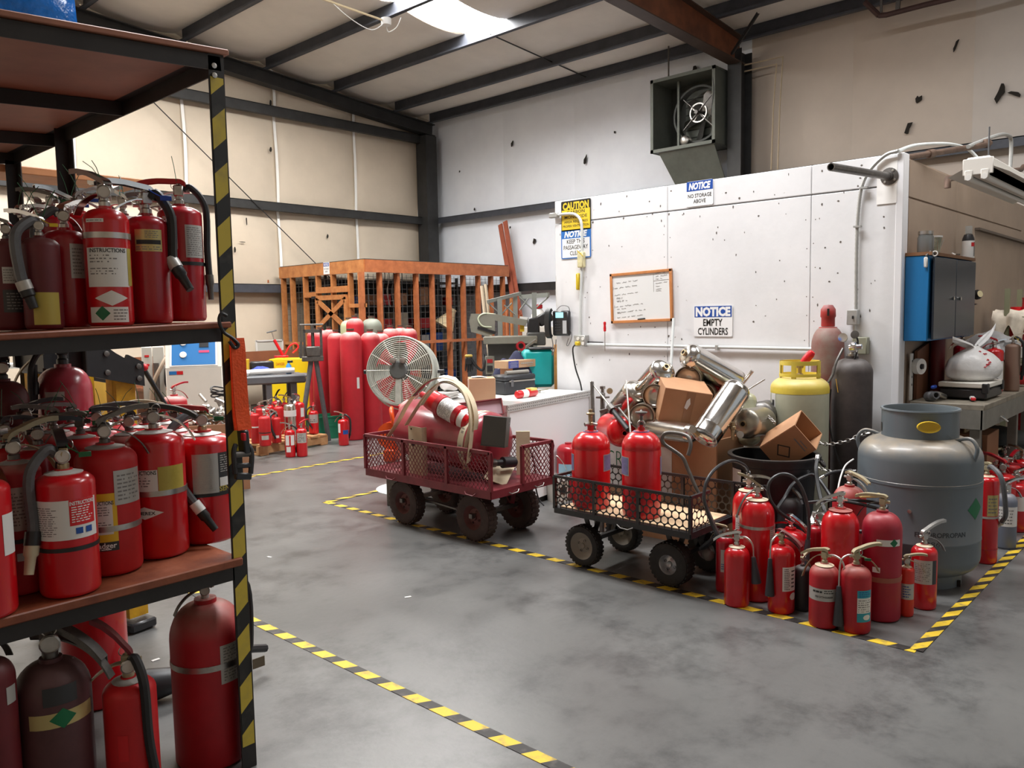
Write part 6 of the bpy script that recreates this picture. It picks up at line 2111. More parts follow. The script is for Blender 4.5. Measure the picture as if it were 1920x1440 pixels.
# chain that ties the cylinders
def chain(pts, label, rl=.014):
    sp = spline(pts, 10)
    o_ = sp[0].copy()
    t = thing('chain', label, 'chain', tuple(o_))
    acc, nxt, i = 0.0, 0.0, 0
    mb = MB()
    k = 0
    for a, b in zip(sp[:-1], sp[1:]):
        L = (b - a).length
        while nxt <= acc + L:
            c = a + (b - a) * ((nxt - acc) / L)
            d = (b - a).normalized()
            sdv = d.cross(Vector((0, 0, 1))).normalized()
            if k % 2:
                sdv = d.cross(sdv)
            loop = [c - o_ + d * (rl * 1.35 * math.cos(q)) + sdv * (rl * .75 * math.sin(q)) for q in [2 * PI * j / 10 for j in range(10)]]
            part('link', MB().tube(loop, rl * .23, 5, closed=True), mSTL, t)
            k += 1
            nxt += rl * 1.9
        acc += L
    return t


chain([dep(1432, 775, 5.2), dep(1444, 784, 5.1), dep(1452, 792, 5.02)], 'short steel chain end hanging by the yellow topped cylinder')
chain([dep(1530, 829, 5.2), dep(1555, 833, 5.1), dep(1590, 826, 5.0), dep(1615, 815, 4.95), dep(1628, 812, 4.95)], 'steel chain looped from the black cylinder to the grey tank')
chain([dep(1535, 877, 5.15), dep(1560, 884, 5.08), dep(1602, 882, 4.98)], 'lower steel chain behind the grey tank', .012)

# ------------------------------------------------------------------ the grey tank
x, y, r = 4.89, 1.365, .322
h = zat(1715, 815, x, y)
zc = zat(1712, 764, x, y)
mTANK = mat('blue_grey_tank_paint', lin(100, 110, 116), .38, .0, var=.06, scale=3, coat=.1, dust=1.0, dustcol=(.3, .25, .19))
t = thing('propane_tank', 'big blue grey pressure tank with a dusty shoulder at the tape corner', 'tank', (x, y, 0), to_cam(x, y))
pr = [(0, .07), (r * .7, .07)] + [(r * (.7 + .3 * math.sin(i / 6 * PI / 2)), .07 + .1 * (1 - math.cos(i / 6 * PI / 2))) for i in range(1, 7)]
zs = h - .12
pr += [(r, .26), (r * 1.004, .262), (r * 1.004, .272), (r, .275), (r, zs - .13), (r * 1.006, zs - .128), (r * 1.006, zs - .112), (r, zs - .11), (r, zs)]
pr += [(r * .55 + r * .45 * math.cos(i / 9 * PI / 2), zs + .12 * math.sin(i / 9 * PI / 2)) for i in range(1, 10)] + [(0, h + .006)]
part('shell', MB().lathe(pr, 64), mTANK, t)
cr = 66 * pdepth((x, y, 1)) / FPX
part('collar', MB().lathe([(cr, h - .02), (cr, zc - .012), (cr + .006, zc - .008), (cr + .004, zc), (cr - .008, zc), (cr - .01, zc - .012), (cr - .008, h - .02)], 48), mat('blue_grey_collar_paint', lin(100, 110, 116), .3, coat=.3, var=.05, scale=4), t)
part('foot_ring', MB().lathe([(r * .72, .09), (r * .72, .0), (r * .7, .0), (r * .7, .09)], 40), mTANK, t)
part('data_plate', curved(-8, h - .014, h - .002, 80, cr + .006), mat('dusty_plate', lin(150, 138, 120), .6), t)
part('yellow_valve_port', MB().lathe([(0, 0), (.03, 0), (.052, .012), (.05, .03), (.03, .022), (0, .02)], 20, T(cr * .2, -cr * .98, (zc + h) / 2 - .005) @ basis((.2, -1, 0)) @ Matrix.Diagonal((.62, 1.15, 1, 1))), mat('yellow_port_paint', lin(206, 172, 44), .4), t)
part('port_hole', MB().lathe([(.042, 0), (0, .002)], 16, T(cr * .2, -cr * .99 - .008, (zc + h) / 2 + .012) @ basis((.2, -1, .2)) @ Matrix.Diagonal((.45, 1.1, 1, 1))), mDKS, t)
for (a, dd) in ((-95, .05), (58, .05)):
    an = math.radians(a - 90)
    e = Vector((math.cos(an), math.sin(an), 0))
    s_ = Vector((-e.y, e.x, 0))
    base = e * (r * .8) + Vector((0, 0, h - .06))
    part('lifting_lug', MB().tube(spline([base + e * .05 + Vector((0, 0, -.06)), base + e * .07 + Vector((0, 0, .02)), base + e * .03 + Vector((0, 0, .07)), base - e * .05 + Vector((0, 0, .05)), base - e * .08 + Vector((0, 0, .02))], 6), .0105, 10), mTANK, t)
part('slot', MB().lathe([(cr + .0015, h + .02), (cr + .0015, h + .07)], 4, None, math.radians(-172), math.radians(-162)), mTEAR, t)
part('lettering', curved_text('FLUOROPROPAN', 22, .33, .026, r + .0012, .27, .02), mat('faded_stencil', lin(58, 64, 68), .5), t, smooth=False)
part('lettering', curved_text('286', 14, .28, .026, r + .0012, .07, .0), mat('faded_stencil', (0, 0, 0)), t, smooth=False)
part('green_diamond', curved(60, .4, .52, 24, r + .001, 8, 'diamond'), mGREEN, t)
part('bolt', MB().lathe([(.011, 0), (.011, .004), (0, .006)], 10, T(.0, 0, 0) @ T(-r * .12, -r * .995, .452) @ basis((-.1, -1, 0))), mSTL, t)
for i in range(3):
    part('foot_notch', MB().box((r * .72 * math.sin(-.2 + i * 1.3), -r * .72 * math.cos(-.2 + i * 1.3), .02), (.03, .012, .035), None), mTEAR, t)
# ------------------------------------------------------------------ extinguishers standing in front of the grey tank
GF = 'fire extinguishers grouped in front of the grey tank'


def floor_ext(cx, by, hw, neck, label, group=GF, push=0.0, **kw):
    x, y, r = stand(cx, by, hw)
    x, y, r = clear(x, y, r, 0.0, .3)
    if push:
        d = Vector((x, y, 0)).normalized() * push
        x, y, r = x + d.x, y + d.y, r * (1 + push / 4.6)
    h = zat(cx, neck, x, y)
    return extinguisher((x, y, 0), r, h, label, group=group, **kw)


WP = mat('off_white_ring', lin(222, 206, 178), .5)
floor_ext(1381, 1140, 23.5, 1024, 'small glossy red extinguisher with a black horn at the left front of the group', paint=mRED, dome=.75, lever=170, tilt=-.35, gauge=False, collar=WP, detail=2, s=1.0, drop=-.1,
          horn=dict(a=72, z1=.84, z2=.42, r1=.0125, r2=.026, off=.088, flare=.12))
floor_ext(1358, 1112, 16, 1004, 'slim dark red extinguisher with a narrow sticker at the left end of the group', paint=mRED2, dome=.8, lever=170, tilt=.1, gauge=False, lmat=mBEIGEH, hmat=mBEIGEH, labels=[dict(a=-8, z=(.38, .78), arc=34, m=mGLAB, lines=[(0, .1, .4, 26, 3)], ink=mBLUE)])
floor_ext(1418, 1132, 32, 935, 'tall glossy red extinguisher with a steel band behind the small left one', paint=mRED, dome=.95, lever=200, tilt=.6, gauge=False, collar=WP, s=.95, lmat=mBEIGEH, hmat=mDKS, vmat=mSTL, bands=[(.74, .016, mSTL)], drop=.6,
          labels=[dict(a=66, z=(.6, .75), arc=40, m=mGLAB, lines=[(0, .1, .9, 34, 6)])])
floor_ext(1402, 1112, 29, 918, 'tall glossy red extinguisher with a white label and looping hose at the back left', paint=mRED, dome=.95, lever=10, tilt=-.05, gauge=False, s=.95, collar=WP,
          labels=[dict(a=-22, z=(.58, .76), arc=60, m=mWHT, text=[], lines=[(0, .1, .6, 50, 4)])])
floor_ext(1464, 1153, 24.5, 1022, 'glossy red extinguisher with a white side label and black horn in the group', paint=mRED, dome=.72, lever=-25, tilt=-.5, gauge=False, vmat=mBEIGEH, lmat=mMAROON, hmat=mMAROON, detail=2, s=.95,
          labels=[dict(a=40, z=(.36, .72), arc=70, m=mWHT, lines=[(-14, .05, .95, 26, 12), (18, .1, .9, 24, 5)], ink=mINK), dict(a=58, z=(.22, .33), arc=40, m=mWHT, shape='oval'), dict(a=-70, z=(.22, .42), arc=22, m=mYLAB)],
          horn=dict(a=-42, z1=.82, z2=.28, r1=.011, r2=.024, off=.082))
floor_ext(1481, 1138, 33, 993, 'red extinguisher with a chrome valve and tall looped hose in the middle of the group', paint=mRED, dome=.8, lever=-30, tilt=-.55, gauge=False, vmat=mCHR, lmat=mCHR, hmat=mCHR, push=.06, s=.95)
floor_ext(1504, 1147, 15, 1060, 'small charcoal grey cylinder squeezed between the red extinguishers', paint=mDUSTC, dome=.6, lever=60, gauge=False, lmat=mBEIGEH, hmat=mBEIGEH, s=.6)
floor_ext(1544, 1180, 27, 1058, 'dusty red extinguisher with a foil band label and grey horn at the front', paint=mREDD, dome=.75, lever=155, tilt=-.28, gauge=False, vmat=mBEIGEH, lmat=mBEIGEH, hmat=mBEIGEH, collar=WP, detail=2, s=.95, drop=.5,
          labels=[dict(a=0, z=(.46, .66), arc=150, m=mGLAB, text=[('FIRE EXTINGUISHER', 0, .35, .009, mINK, .085)], lines=[(-20, .55, .95, 50, 1), (20, .6, .95, 40, 2)], ink=mINK)],
          horn=dict(a=66, z1=.72, z2=-.02, r1=.013, r2=.029, off=.1, mat=mHORN))
floor_ext(1603, 1190, 27, 1060, 'dusty red extinguisher with a teal and white label and black horn at the front right', paint=mREDD, dome=.75, lever=28, tilt=.28, gauge=False, vmat=mBEIGEH, lmat=mBEIGEH, hmat=mBEIGEH, tagcol=mGTAG, detail=2, s=.95,
          labels=[dict(a=38, z=(.2, .68), arc=64, m=mWHT, lines=[(0, .3, .72, 56, 6)]), dict(a=38, z=(.565, .68), arc=64, m=mTEAL, lines=[(0, .1, .9, 50, 3)], ink=mBLUE), dict(a=38, z=(.2, .335), arc=64, m=mTEAL), dict(a=46, z=(.23, .31), arc=34, m=mWHT, shape='oval')],
          horn=dict(a=-58, z1=.68, z2=.1, r1=.012, r2=.026, off=.088))
floor_ext(1572, 1164, 33.5, 955, 'tall bright red extinguisher with chrome handles and a long black hose', paint=mRED, dome=.95, lever=170, tilt=-.45, gauge=False, vmat=mCHR, s=1.0, collar=mREDD, detail=2,
          labels=[])
floor_ext(1650, 1167, 35, 960, 'tallest dull crimson cylinder with a green diamond sticker beside the grey tank', paint=mat('crimson_enamel', lin(160, 20, 44), .42, var=.1, scale=6, dust=.3, dustcol=(.4, .2, .18)), dome=.9, lever=165, tilt=-.05, gauge=False, vmat=mBEIGEH, lmat=mBEIGEH, hmat=mBLK2, s=1.0, detail=2,
          labels=[dict(a=22, z=(.72, .78), arc=74, m=mWHT), dict(a=36, z=(.71, .79), arc=26, m=mGREEN, shape='diamond'), dict(a=-14, z=(.47, .52), arc=22, m=mWHT)], bands=[(.4, .024, mat('tan_tape', lin(150, 84, 66), .5))])
floor_ext(1698, 1159, 13.5, 1062, 'very small orange red extinguisher beside the tall crimson cylinder', paint=mat('orange_red_enamel', lin(206, 48, 30), .35, var=.08, scale=6), dome=.5, lever=15, tilt=.15, gauge=True, vmat=mBEIGEH, lmat=mBEIGEH, hmat=mBEIGEH, s=.72, collar=WP,
          labels=[dict(a=5, z=(.36, .68), arc=120, m=mGLAB, lines=[(0, .1, .9, 60, 5)], ink=mBLUE)])
floor_ext(1730, 1144, 23, 1022, 'red extinguisher with a large grey label standing against the grey tank', paint=mRED, dome=.65, lever=35, tilt=.5, gauge=False, vmat=mSTL, lmat=mSTL, hmat=mSTL, collar=WP, s=.95, labels=[dict(a=-4, z=(.42, .8), arc=84, m=mGLAB, lines=[(0, .1, .9, 70, 10)]), dict(a=50, z=(.42, .8), arc=24, m=mBLAB)])
floor_ext(1589, 1120, 30, 912, 'dusty red domed extinguisher with beige levers at the back of the group', paint=mREDD, dome=.95, lever=-35, tilt=-.3, gauge=False, lmat=mBEIGEH, hmat=mSTL, s=.95)
p = dep(1480, 948, 4.75)
extinguisher((p.x, p.y, 0), .075, zat(1480, 931, p.x, p.y), 'dusty charcoal round topped cylinder behind the looped hoses', paint=mDUSTC, dome=.8, lever=-40, tilt=-.6, gauge=False, vmat=mDKS, lmat=mDKS, hmat=mGRY, group=GF, s=.8)
floor_ext(1528, 1120, 17, 985, 'small red extinguisher with a chrome valve half hidden in the middle of the group', paint=mRED2, dome=.7, lever=-60, gauge=False, vmat=mCHR, s=.8)
floor_ext(1446, 1118, 14, 1000, 'small dark red extinguisher peeking between the taller ones at left', paint=mRED2, dome=.7, lever=-20, gauge=False, s=.7)
floor_ext(1520, 1128, 15, 1000, 'small red extinguisher with a chrome lever peeking behind the charcoal cylinder', paint=mRED, dome=.6, lever=80, tilt=.6, gauge=False, s=.75)

# loose hoses that loop over the group
mHOSE = mat('dark_hose_rubber', (.03, .03, .032), .4, var=.2, scale=20)


def hose(pts, r, m_, label, tip=None, nm='hose'):
    P = [dep(*q) for q in pts]
    o_ = P[0].copy()
    t = thing(nm, label, 'hose', tuple(o_), group='hoses over the extinguisher group')
    sp = spline([q - o_ for q in P], 8)
    part('tube', MB().tube(sp, r, 8), m_, t)
    d = (sp[-1] - sp[-3]).normalized()
    part('coupling', MB().cyl(tuple(sp[0] - (sp[2] - sp[0]).normalized() * .03), tuple(sp[0]), r * 1.25, 10), mCHR, t)
    if tip:
        part('nozzle', MB().lathe([(0, 0), (r * 1.4, 0), (tip, .06), (tip * 1.3, .17), (0, .17)], 14, Matrix.Translation(sp[-1]) @ basis(d)), mHORN, t)
    return t


hose([(1403, 885, 4.5), (1395, 872, 4.45), (1372, 864, 4.4), (1345, 876, 4.35), (1326, 900, 4.3), (1320, 930, 4.28), (1325, 955, 4.27), (1336, 985, 4.27), (1348, 1008, 4.28)], .0095, mHOSE, 'grey hose arching left over the black cart handle')
hose([(1480, 973, 4.3), (1462, 960, 4.28), (1446, 940, 4.27), (1440, 915, 4.27), (1448, 898, 4.27), (1466, 889, 4.27), (1486, 894, 4.26), (1503, 915, 4.25), (1514, 950, 4.24), (1517, 985, 4.23), (1515, 1012, 4.22)], .0095, mHOSE, 'black hose in a tall loop over the middle extinguishers', .016)
hose([(1562, 938, 4.55), (1530, 893, 4.7), (1505, 895, 4.7), (1485, 910, 4.65), (1470, 935, 4.6), (1456, 955, 4.5)], .0105, mHOSE, 'dark hose arching behind the tall loop')
hose([(1586, 940, 4.25), (1612, 945, 4.2), (1640, 952, 4.2), (1656, 956, 4.18), (1662, 949, 4.2), (1640, 942, 4.22), (1600, 938, 4.26), (1560, 938, 4.3), (1515, 942, 4.4)], .0085, mBLK, 'black hose laid across the tops of the tall cylinders')
hose([(1532, 862, 4.6), (1530, 880, 4.55), (1533, 905, 4.5), (1540, 938, 4.42), (1552, 968, 4.32), (1575, 985, 4.2), (1600, 994, 4.12), (1617, 997, 4.08)], .011, mBLK, 'thick black hose running down from the bin to the bright red extinguisher')
hose([(1545, 893, 4.75), (1560, 886, 4.75), (1580, 883, 4.75), (1600, 885, 4.7), (1611, 897, 4.66), (1615, 915, 4.66)], .0095, mHOSE, 'grey hose curved against the grey tank')
hose([(1571, 918, 4.4), (1576, 895, 4.45), (1585, 873, 4.55), (1600, 861, 4.62)], .0045, mWHT, 'thin white tube rising beside the grey tank')
t = single('yellow_tag', MB().box((0, 0, 0), (.13, .06, .012), None, .003), mat('pale_gold_plate', lin(222, 196, 120), .4), 'pale gold lever plate on top of the tallest crimson cylinder', 'lever', tuple(dep(1632, 929, 4.22)), -.75)

# ------------------------------------------------------------------ extinguishers to the right of the tank, under and by the bench
GR = 'extinguishers on the floor right of the grey tank'
floor_ext(1845, 1058, 21, 892, 'tall red extinguisher with a cream label and grey hose just right of the grey tank', group=GR, paint=mRED, dome=.4, lever=160, tilt=-.2, gauge=False, vmat=mBEIGEH, lmat=mBEIGEH, hmat=mBEIGEH, collar=WP,
          labels=[dict(a=36, z=(.56, .8), arc=60, m=mGOLD, lines=[(0, .1, .9, 50, 5)])], bands=[(.54, .012, mGLAB), (.17, .006, mRED2)], hose=dict(a=40, end=.4, swing=50, rad=.014, out=.05, mat=mGRY, tip=mGLAB))
floor_ext(1884, 1030, 18, 925, 'grey cylinder with a white paper label right of the tall red extinguisher', group=GR, paint=mat('blue_grey_enamel', lin(112, 118, 132), .4, dust=.3), dome=.9, lever=40, gauge=False, labels=[dict(a=0, z=(.42, .78), arc=150, m=mWHT, lines=[(0, .1, .9, 80, 5)])])
floor_ext(1876, 1006, 22, 888, 'red extinguisher with a maroon lever behind the grey labelled cylinder', group=GR, paint=mRED, dome=.4, lever=150, lmat=mRED2, hmat=mRED2, labels=[dict(a=10, z=(.6, .85), arc=60, m=mGLAB)])
floor_ext(1903, 1005, 20, 905, 'red extinguisher with chrome levers at the right edge by the tape', group=GR, paint=mRED, dome=.5, lever=20, labels=[dict(a=10, z=(.45, .75), arc=80, m=mWHT)])
for i, (cx, by, hw, nk, lab) in enumerate(((1862, 985, 15, 880, 'red extinguisher with a chrome head in the back of the right hand cluster'), (1893, 975, 15, 870, 'red extinguisher with a red lever in the back of the right hand cluster'), (1913, 968, 16, 862, 'bright red extinguisher touching the right edge of the photo'), (1925, 1010, 20, 900, 'red extinguisher mostly cut off by the right edge'),
                                          (1880, 955, 15, 858, 'red extinguisher furthest back under the workbench'))):
    floor_ext(cx, by, hw, nk, lab, group=GR, paint=(mRED, mRED3)[i % 2], dome=.5, lever=i * 70, gauge=False, labels=[dict(a=5, z=(.4, .75), arc=90, m=(mWHT, mGLAB)[i % 2], lines=[(0, .1, .9, 60, 5)])], lmat=(mCHR, mRED2)[i % 2])
# ------------------------------------------------------------------ workbench and wall things along the tan booth side
mWOODB = mat('worn_bench_wood', lin(150, 142, 126), .6, col2=lin(112, 104, 92), scale=8)
mGRN = mat('olive_shelf_steel', lin(140, 140, 112), .5, .2)
mWK = mat('grey_bench_steel', lin(130, 128, 120), .5, .3, var=.15, scale=8)
ZB = .9
bx0, bx1, by0 = 5.95, 7.7, 1.28
t = thing('workbench', 'long worn grey workbench along the tan side wall right of the tank', 'workbench', (bx0, by0, 0))
part('top', MB().box(((bx1 - bx0) / 2, .22, ZB - .02), (bx1 - bx0, .46, .04), None, .004), mWOODB, t)
part('front_apron', MB().box(((bx1 - bx0) / 2, .0, ZB - .1), (bx1 - bx0, .02, .13)), mWK, t)
part('end_apron', MB().box((.01, .22, ZB - .1), (.02, .44, .13)), mWK, t)
for x in (.06, 1.2, bx1 - bx0 - .06):
    for y in (.05, .4):
        part('leg', MB().box((x, y, (ZB - .06) / 2), (.06, .06, ZB - .06)), mWK, t)
part('lower_shelf', MB().box(((bx1 - bx0) / 2, .24, .3), (bx1 - bx0 - .1, .36, .025)), mWK, t)


def bench(px, py, z=ZB):
    return fl(px, py, z)


# blue wall cabinet
ca, cb = ony(1690, 482, YS - .3), ony(1748, 480, YS - .3)
cxl = onx(1748, 640, 6.0)
X0 = 5.86
q0, q1 = onx(1692, 482, X0), onx(1748, 478, X0)
yA, yB = max(q0.y, q1.y), min(q0.y, q1.y)
zT, zB_ = q1.z, onx(1744, 640, X0).z
yA = YS - .005
yB = onx(1748, 478, X0).y
X1 = ony(1829, 488, yB).x
t = thing('wall_cabinet', 'blue steel wall cabinet with dark doors hung on the tan side wall', 'cabinet', (X0, yB, zB_))
wx, wy, hz = X1 - X0, yA - yB, zT - zB_
mCAB = mat('bright_blue_enamel', lin(30, 122, 184), .35, var=.06, scale=3)
mCABD = mat('slate_blue_door', lin(48, 60, 72), .3, .2, var=.12, scale=4)
part('body', MB().box((wx / 2, wy / 2 + .01, hz / 2), (wx, wy - .02, hz), None, .004), mCAB, t)
for i in range(2):
    dr = part('door', MB().box((wx * (.26 + .48 * i), -.004, hz / 2), (wx * .47, .014, hz - .02), None, .003), mCABD, t)
    part('knob', MB().lathe([(0, 0), (.012, 0), (.014, .012), (0, .016)], 12, T(wx * (.42 + .16 * i), -.012, hz * .5) @ basis((0, -1, 0))), mCHR, dr)
part('top_ledge', MB().box((wx / 2, wy / 2, hz + .012), (wx + .01, wy, .022)), mat('brown_ledge', lin(140, 98, 66), .6), t)
zt2 = zT + .026


def ontop(px, py, y=None):
    return ony(px, py, y if y else yB + .08)


p = ontop(1735, 474)
t = thing('glass_jar', 'grey glass jar with a lid on top of the blue cabinet', 'jar', (p.x, yB + .08, zt2))
part('jar', MB().lathe([(0, 0), (.05, 0), (.052, .01), (.052, .1), (.044, .12), (.044, .125), (0, .125)], 20), mat('grey_glass', lin(120, 122, 120), .15, spec=.8), t)
part('lid', MB().lathe([(.047, .122), (.047, .145), (0, .147)], 20), mSTL, t)
p = ontop(1759, 474)
t = thing('paint_tub', 'white plastic paint tub with a stained side on the blue cabinet', 'tub', (p.x, yB + .12, zt2))
part('tub', MB().lathe([(0, 0), (.05, 0), (.062, .125), (.06, .125), (0, .1)], 22), mat('stained_white_plastic', lin(206, 206, 190), .5, col2=lin(120, 130, 110), scale=14), t)
part('rim', MB().lathe([(.062, .12), (.067, .12), (.067, .132), (.06, .132)], 22), mWHT, t)
part('tub_handle', MB().tube([(.064 * math.cos(a), .064 * math.sin(a) * .3 - .06, .06 + .05 * math.cos(a * 2)) for a in [i * .4 for i in range(8)]], .002, 5), mSTL, t)
p = ontop(1815, 473)
t = thing('spray_can', 'white and black spray can with red print on the right end of the blue cabinet', 'spray can', (p.x, yB + .08, zt2))
part('can', MB().lathe([(0, 0), (.045, 0), (.045, .14), (0, .142)], 20), mWHT, t)
part('black_cap', MB().lathe([(.045, .14), (.042, .16), (.03, .19), (0, .192)], 20), mBLK2, t)
part('bracket', MB().box((.005, 0, .225), (.045, .04, .06)), mGALV, t)
part('label_print', curved(10, .02, .13, 60, .0456), mINKG, t)
part('label_print', curved(-30, .095, .125, 40, .046), mINKR, t)
for (px, lab, ang) in ((1785, 'white brush handle lying on the cabinet ledge', .5),):
    p = ontop(px, 474)
    t = thing('brush', lab, 'brush', (p.x, yB + .06, zt2 + .008), ang)
    part('handle', MB().tube([(-.06, 0, 0), (0, 0, .004), (.07, 0, .02)], [.006, .009, .005], 8), mWHT, t)
    part('ferrule', MB().box((-.075, 0, 0), (.04, .02, .012)), mDKS, t)
p = onx(1736, 486, X0 - .012)
t = thing('clip_tool', 'white handled clamp hanging over the front of the blue cabinet', 'clamp', tuple(p))
part('jaw', MB().box((0, 0, -.02), (.016, .024, .07), None, .006), mWHT, t)
part('arm', MB().tube([(0, 0, .02), (.03, -.02, .05), (.06, -.04, .035)], .008, 8), mDKS, t)
part('ring', MB().tube([(.02, -.05 + .016 * math.cos(a), .035 + .016 * math.sin(a)) for a in [2 * PI * i / 12 for i in range(12)]], .004, 6, closed=True), mWHT, t)
# lamp, bracket and rod past the cabinet
p = ony(1834, 552, YS - .1)
t = thing('gauge_light', 'small lit round gauge bracket on the wall just past the blue cabinet', 'gauge', tuple(p))
part('case', MB().lathe([(0, .02), (.03, .02), (.04, .0), (.04, -.02), (0, -.02)], 16, basis((-.5, -.8, .2))), mBLK2, t)
part('face', MB().lathe([(.028, .021), (0, .0215)], 14, basis((-.5, -.8, .2))), mat('warm_dial', lin(250, 236, 190), .3), t)
part('bracket', MB().box((.0, .06, -.08), (.05, .1, .012)), mDKS, t)
part('paper_note', MB().box((.05, .09, -.2), (.1, .004, .16)), mat('brown_note', lin(150, 128, 110), .6), t)
p, q = ony(1832, 429, YS - .01), ony(1925, 456, YS - .01)
single('wall_rail', MB().bar((0, 0, 0), tuple(q - p), .04, .02), mat('brown_rail', lin(92, 80, 70), .6), 'dark brown rail fixed along the tan side wall', 'rail', tuple(p))
# fluorescent tube fixture hanging over the bench
p = ony(1834, 318, 1.3)
t = thing('fluorescent_fixture', 'white hanging tube light fixture over the workbench at the right', 'light fixture', tuple(p))
part('housing', MB().box((.95, 0, .05), (1.9, .13, .06), None, .006), mat('fixture_white', lin(226, 222, 214), .45), t)
part('reflector', MB().add([(0, -.07, .02), (1.9, -.07, .02), (1.9, -.17, -.03), (0, -.17, -.03), (0, .07, .02), (1.9, .07, .02), (1.9, .17, -.03), (0, .17, -.03)], [(0, 1, 2, 3), (7, 6, 5, 4), (0, 4, 5, 1)]), MATS['fixture_white'], t, smooth=False)
part('end_plate', MB().box((-.004, 0, .02), (.012, .17, .1), None, .003), MATS['fixture_white'], t)
for y in (-.04, .05):
    part('tube', MB().cyl((-.02, y, -.045), (1.88, y, -.045), .018, 12), mat('unlit_tube', (.8, .79, .75), .3), t)
    part('tube_holder', MB().box((.0, y, -.03), (.03, .045, .06), None, .004), MATS['fixture_white'], t)
part('hanging_chain', MB().cyl((.25, 0, .08), (.25, 0, .3), .005, 6), mGRY, t)
part('hanging_chain', MB().cyl((1.6, 0, .08), (1.6, 0, .3), .005, 6), mGRY, t)
# rusty sprinkler pipes above the booth side wall
mPIPE = mat('rusty_pipe', lin(104, 84, 72), .5, .4, var=.3, scale=14)
p = onx(1690, 297, 5.92)
t = thing('iron_pipe', 'rusty iron pipe with elbows running along the top of the tan side wall', 'pipe', tuple(p))
part('pipe', MB().tube([(0, 0, 0), tuple(ony(1845, 272, p.y - .25) - p), tuple(ony(1856, 268, p.y - .25) - p)], .021, 10), mPIPE, t)
part('elbow', MB().lathe([(.026, -.03), (.03, 0), (.026, .03)], 12, Matrix.Translation(ony(1850, 269, p.y - .25) - p)), mPIPE, t)
part('union', MB().cyl(tuple((ony(1845, 272, p.y - .25) - p) * .3), tuple((ony(1845, 272, p.y - .25) - p) * .36), .03, 10), mPIPE, t)
part('drop', MB().cyl((0, 0, .02), (-.03, -.02, -.1), .022, 10), mPIPE, t)
p = ony(1777, 335, 1.5)
t = thing('iron_pipe', 'short rusty iron pipe behind the white tube fixture', 'pipe', tuple(p))
part('pipe', MB().tube([(0, 0, -.06), (0, 0, 0), tuple(ony(1915, 318, 1.5) - p), tuple(ony(1919, 312, 1.5) - p)], .02, 10), mPIPE, t)
p = ony(1895, 262, 1.6)
t = thing('wall_conduit', 'grey conduit bending down beside the rusty pipe at upper right', 'conduit', tuple(p))
part('conduit', MB().tube(spline([ony(*q) - p for q in ((1815, 275, 1.6), (1870, 254, 1.6), (1890, 254, 1.6), (1896, 268, 1.6), (1893, 330, 1.6))], 6), .016, 8), mGALV, t)

# bench clutter
p = bench(1703, 742)
t = thing('slotted_strip', 'white slotted plastic strip standing against the tan wall on the bench', 'strip', (6.0, YS - .02, ZB + .001))
part('strip', MB().box((0, 0, .165), (.05, .012, .33), None, .003), mWHT, t)
for i in range(4):
    part('slot', MB().lathe([(.009, 0), (0, .0004)], 12, T(0, -.0065, .11 + i * .055) @ basis((0, -1, 0))), mTEAR, t)
t = thing('brown_board', 'dark brown board leaning on the wall behind the white bag', 'board', (6.5, YS - .03, ZB + .001))
part('board', MB().add([(-.4, 0, 0), (.25, 0, 0), (.25, 0, .46), (-.4, 0, .34), (-.4, .02, 0), (.25, .02, 0), (.25, .02, .46), (-.4, .02, .34)], [(0, 1, 2, 3), (7, 6, 5, 4), (3, 2, 6, 7), (0, 3, 7, 4), (1, 5, 6, 2)]), mat('dark_brown_board', lin(112, 72, 50), .55, var=.1, scale=5), t, smooth=False)
part('hook_knob', MB().cyl((-.0, -.0, .36), (.0, -.06, .36), .02, 10), mDKS, t)
p = ony(1723, 687, YS - .06)
t = thing('tape_roll', 'white roll hanging on the brown board over the bench', 'roll', tuple(p))
part('roll', MB().lathe([(.02, -.02), (.055, -.02), (.055, .02), (.02, .02), (.02, -.02)], 26, basis((-.35, -1, 0))), mWHT, t)
part('peg', MB().cyl((0, -.03, 0), (0, .04, 0), .018, 10), mBLK2, t)
p = bench(1680, 740)
t = thing('pipe_valve', 'grey pipe fitting with a blue lever at the left end of the bench', 'valve', (6.0, 1.6, ZB + .04))
part('fitting', MB().lathe([(.02, -.05), (.035, -.05), (.035, .0), (.025, .01), (.025, .05), (.018, .05), (.018, -.05)], 16, basis((-.7, -.7, .2))), mGRY, t)
part('blue_lever', MB().box((.03, 0, .06), (.08, .022, .022), None, .006), mBTAG, t)
part('elbow', MB().tube(spline([(.0, 0, 0), (.05, .0, .01), (.1, -.02, .0), (.18, -.03, -.02)], 5), .02, 10), mSTL, t)
t = thing('utility_knife', 'white and red box cutter lying on the bench edge', 'knife', (6.2, 1.4, ZB + .012), .3)
part('handle', MB().box((0, 0, .008), (.14, .035, .025), None, .008), mWHT, t)
part('red_tip', MB().box((-.08, 0, .008), (.03, .03, .02), None, .004), mRTAG, t)
# bench scale with the white bag on it
t = thing('bench_scale', 'white topped black platform scale on the workbench', 'scale', (6.42, 1.46, ZB + .001), -.02)
part('base', MB().box((0, 0, .045), (.42, .3, .07), None, .01), mBLK2, t)
part('platform', MB().box((0, 0, .105), (.44, .31, .035), None, .006), mat('scale_white', lin(226, 222, 212), .4), t)
for x in (-.2, .2):
    part('corner_block', MB().box((x, -.14, .085), (.05, .04, .07), None, .006), mBLK, t)
zs_ = ZB + .126


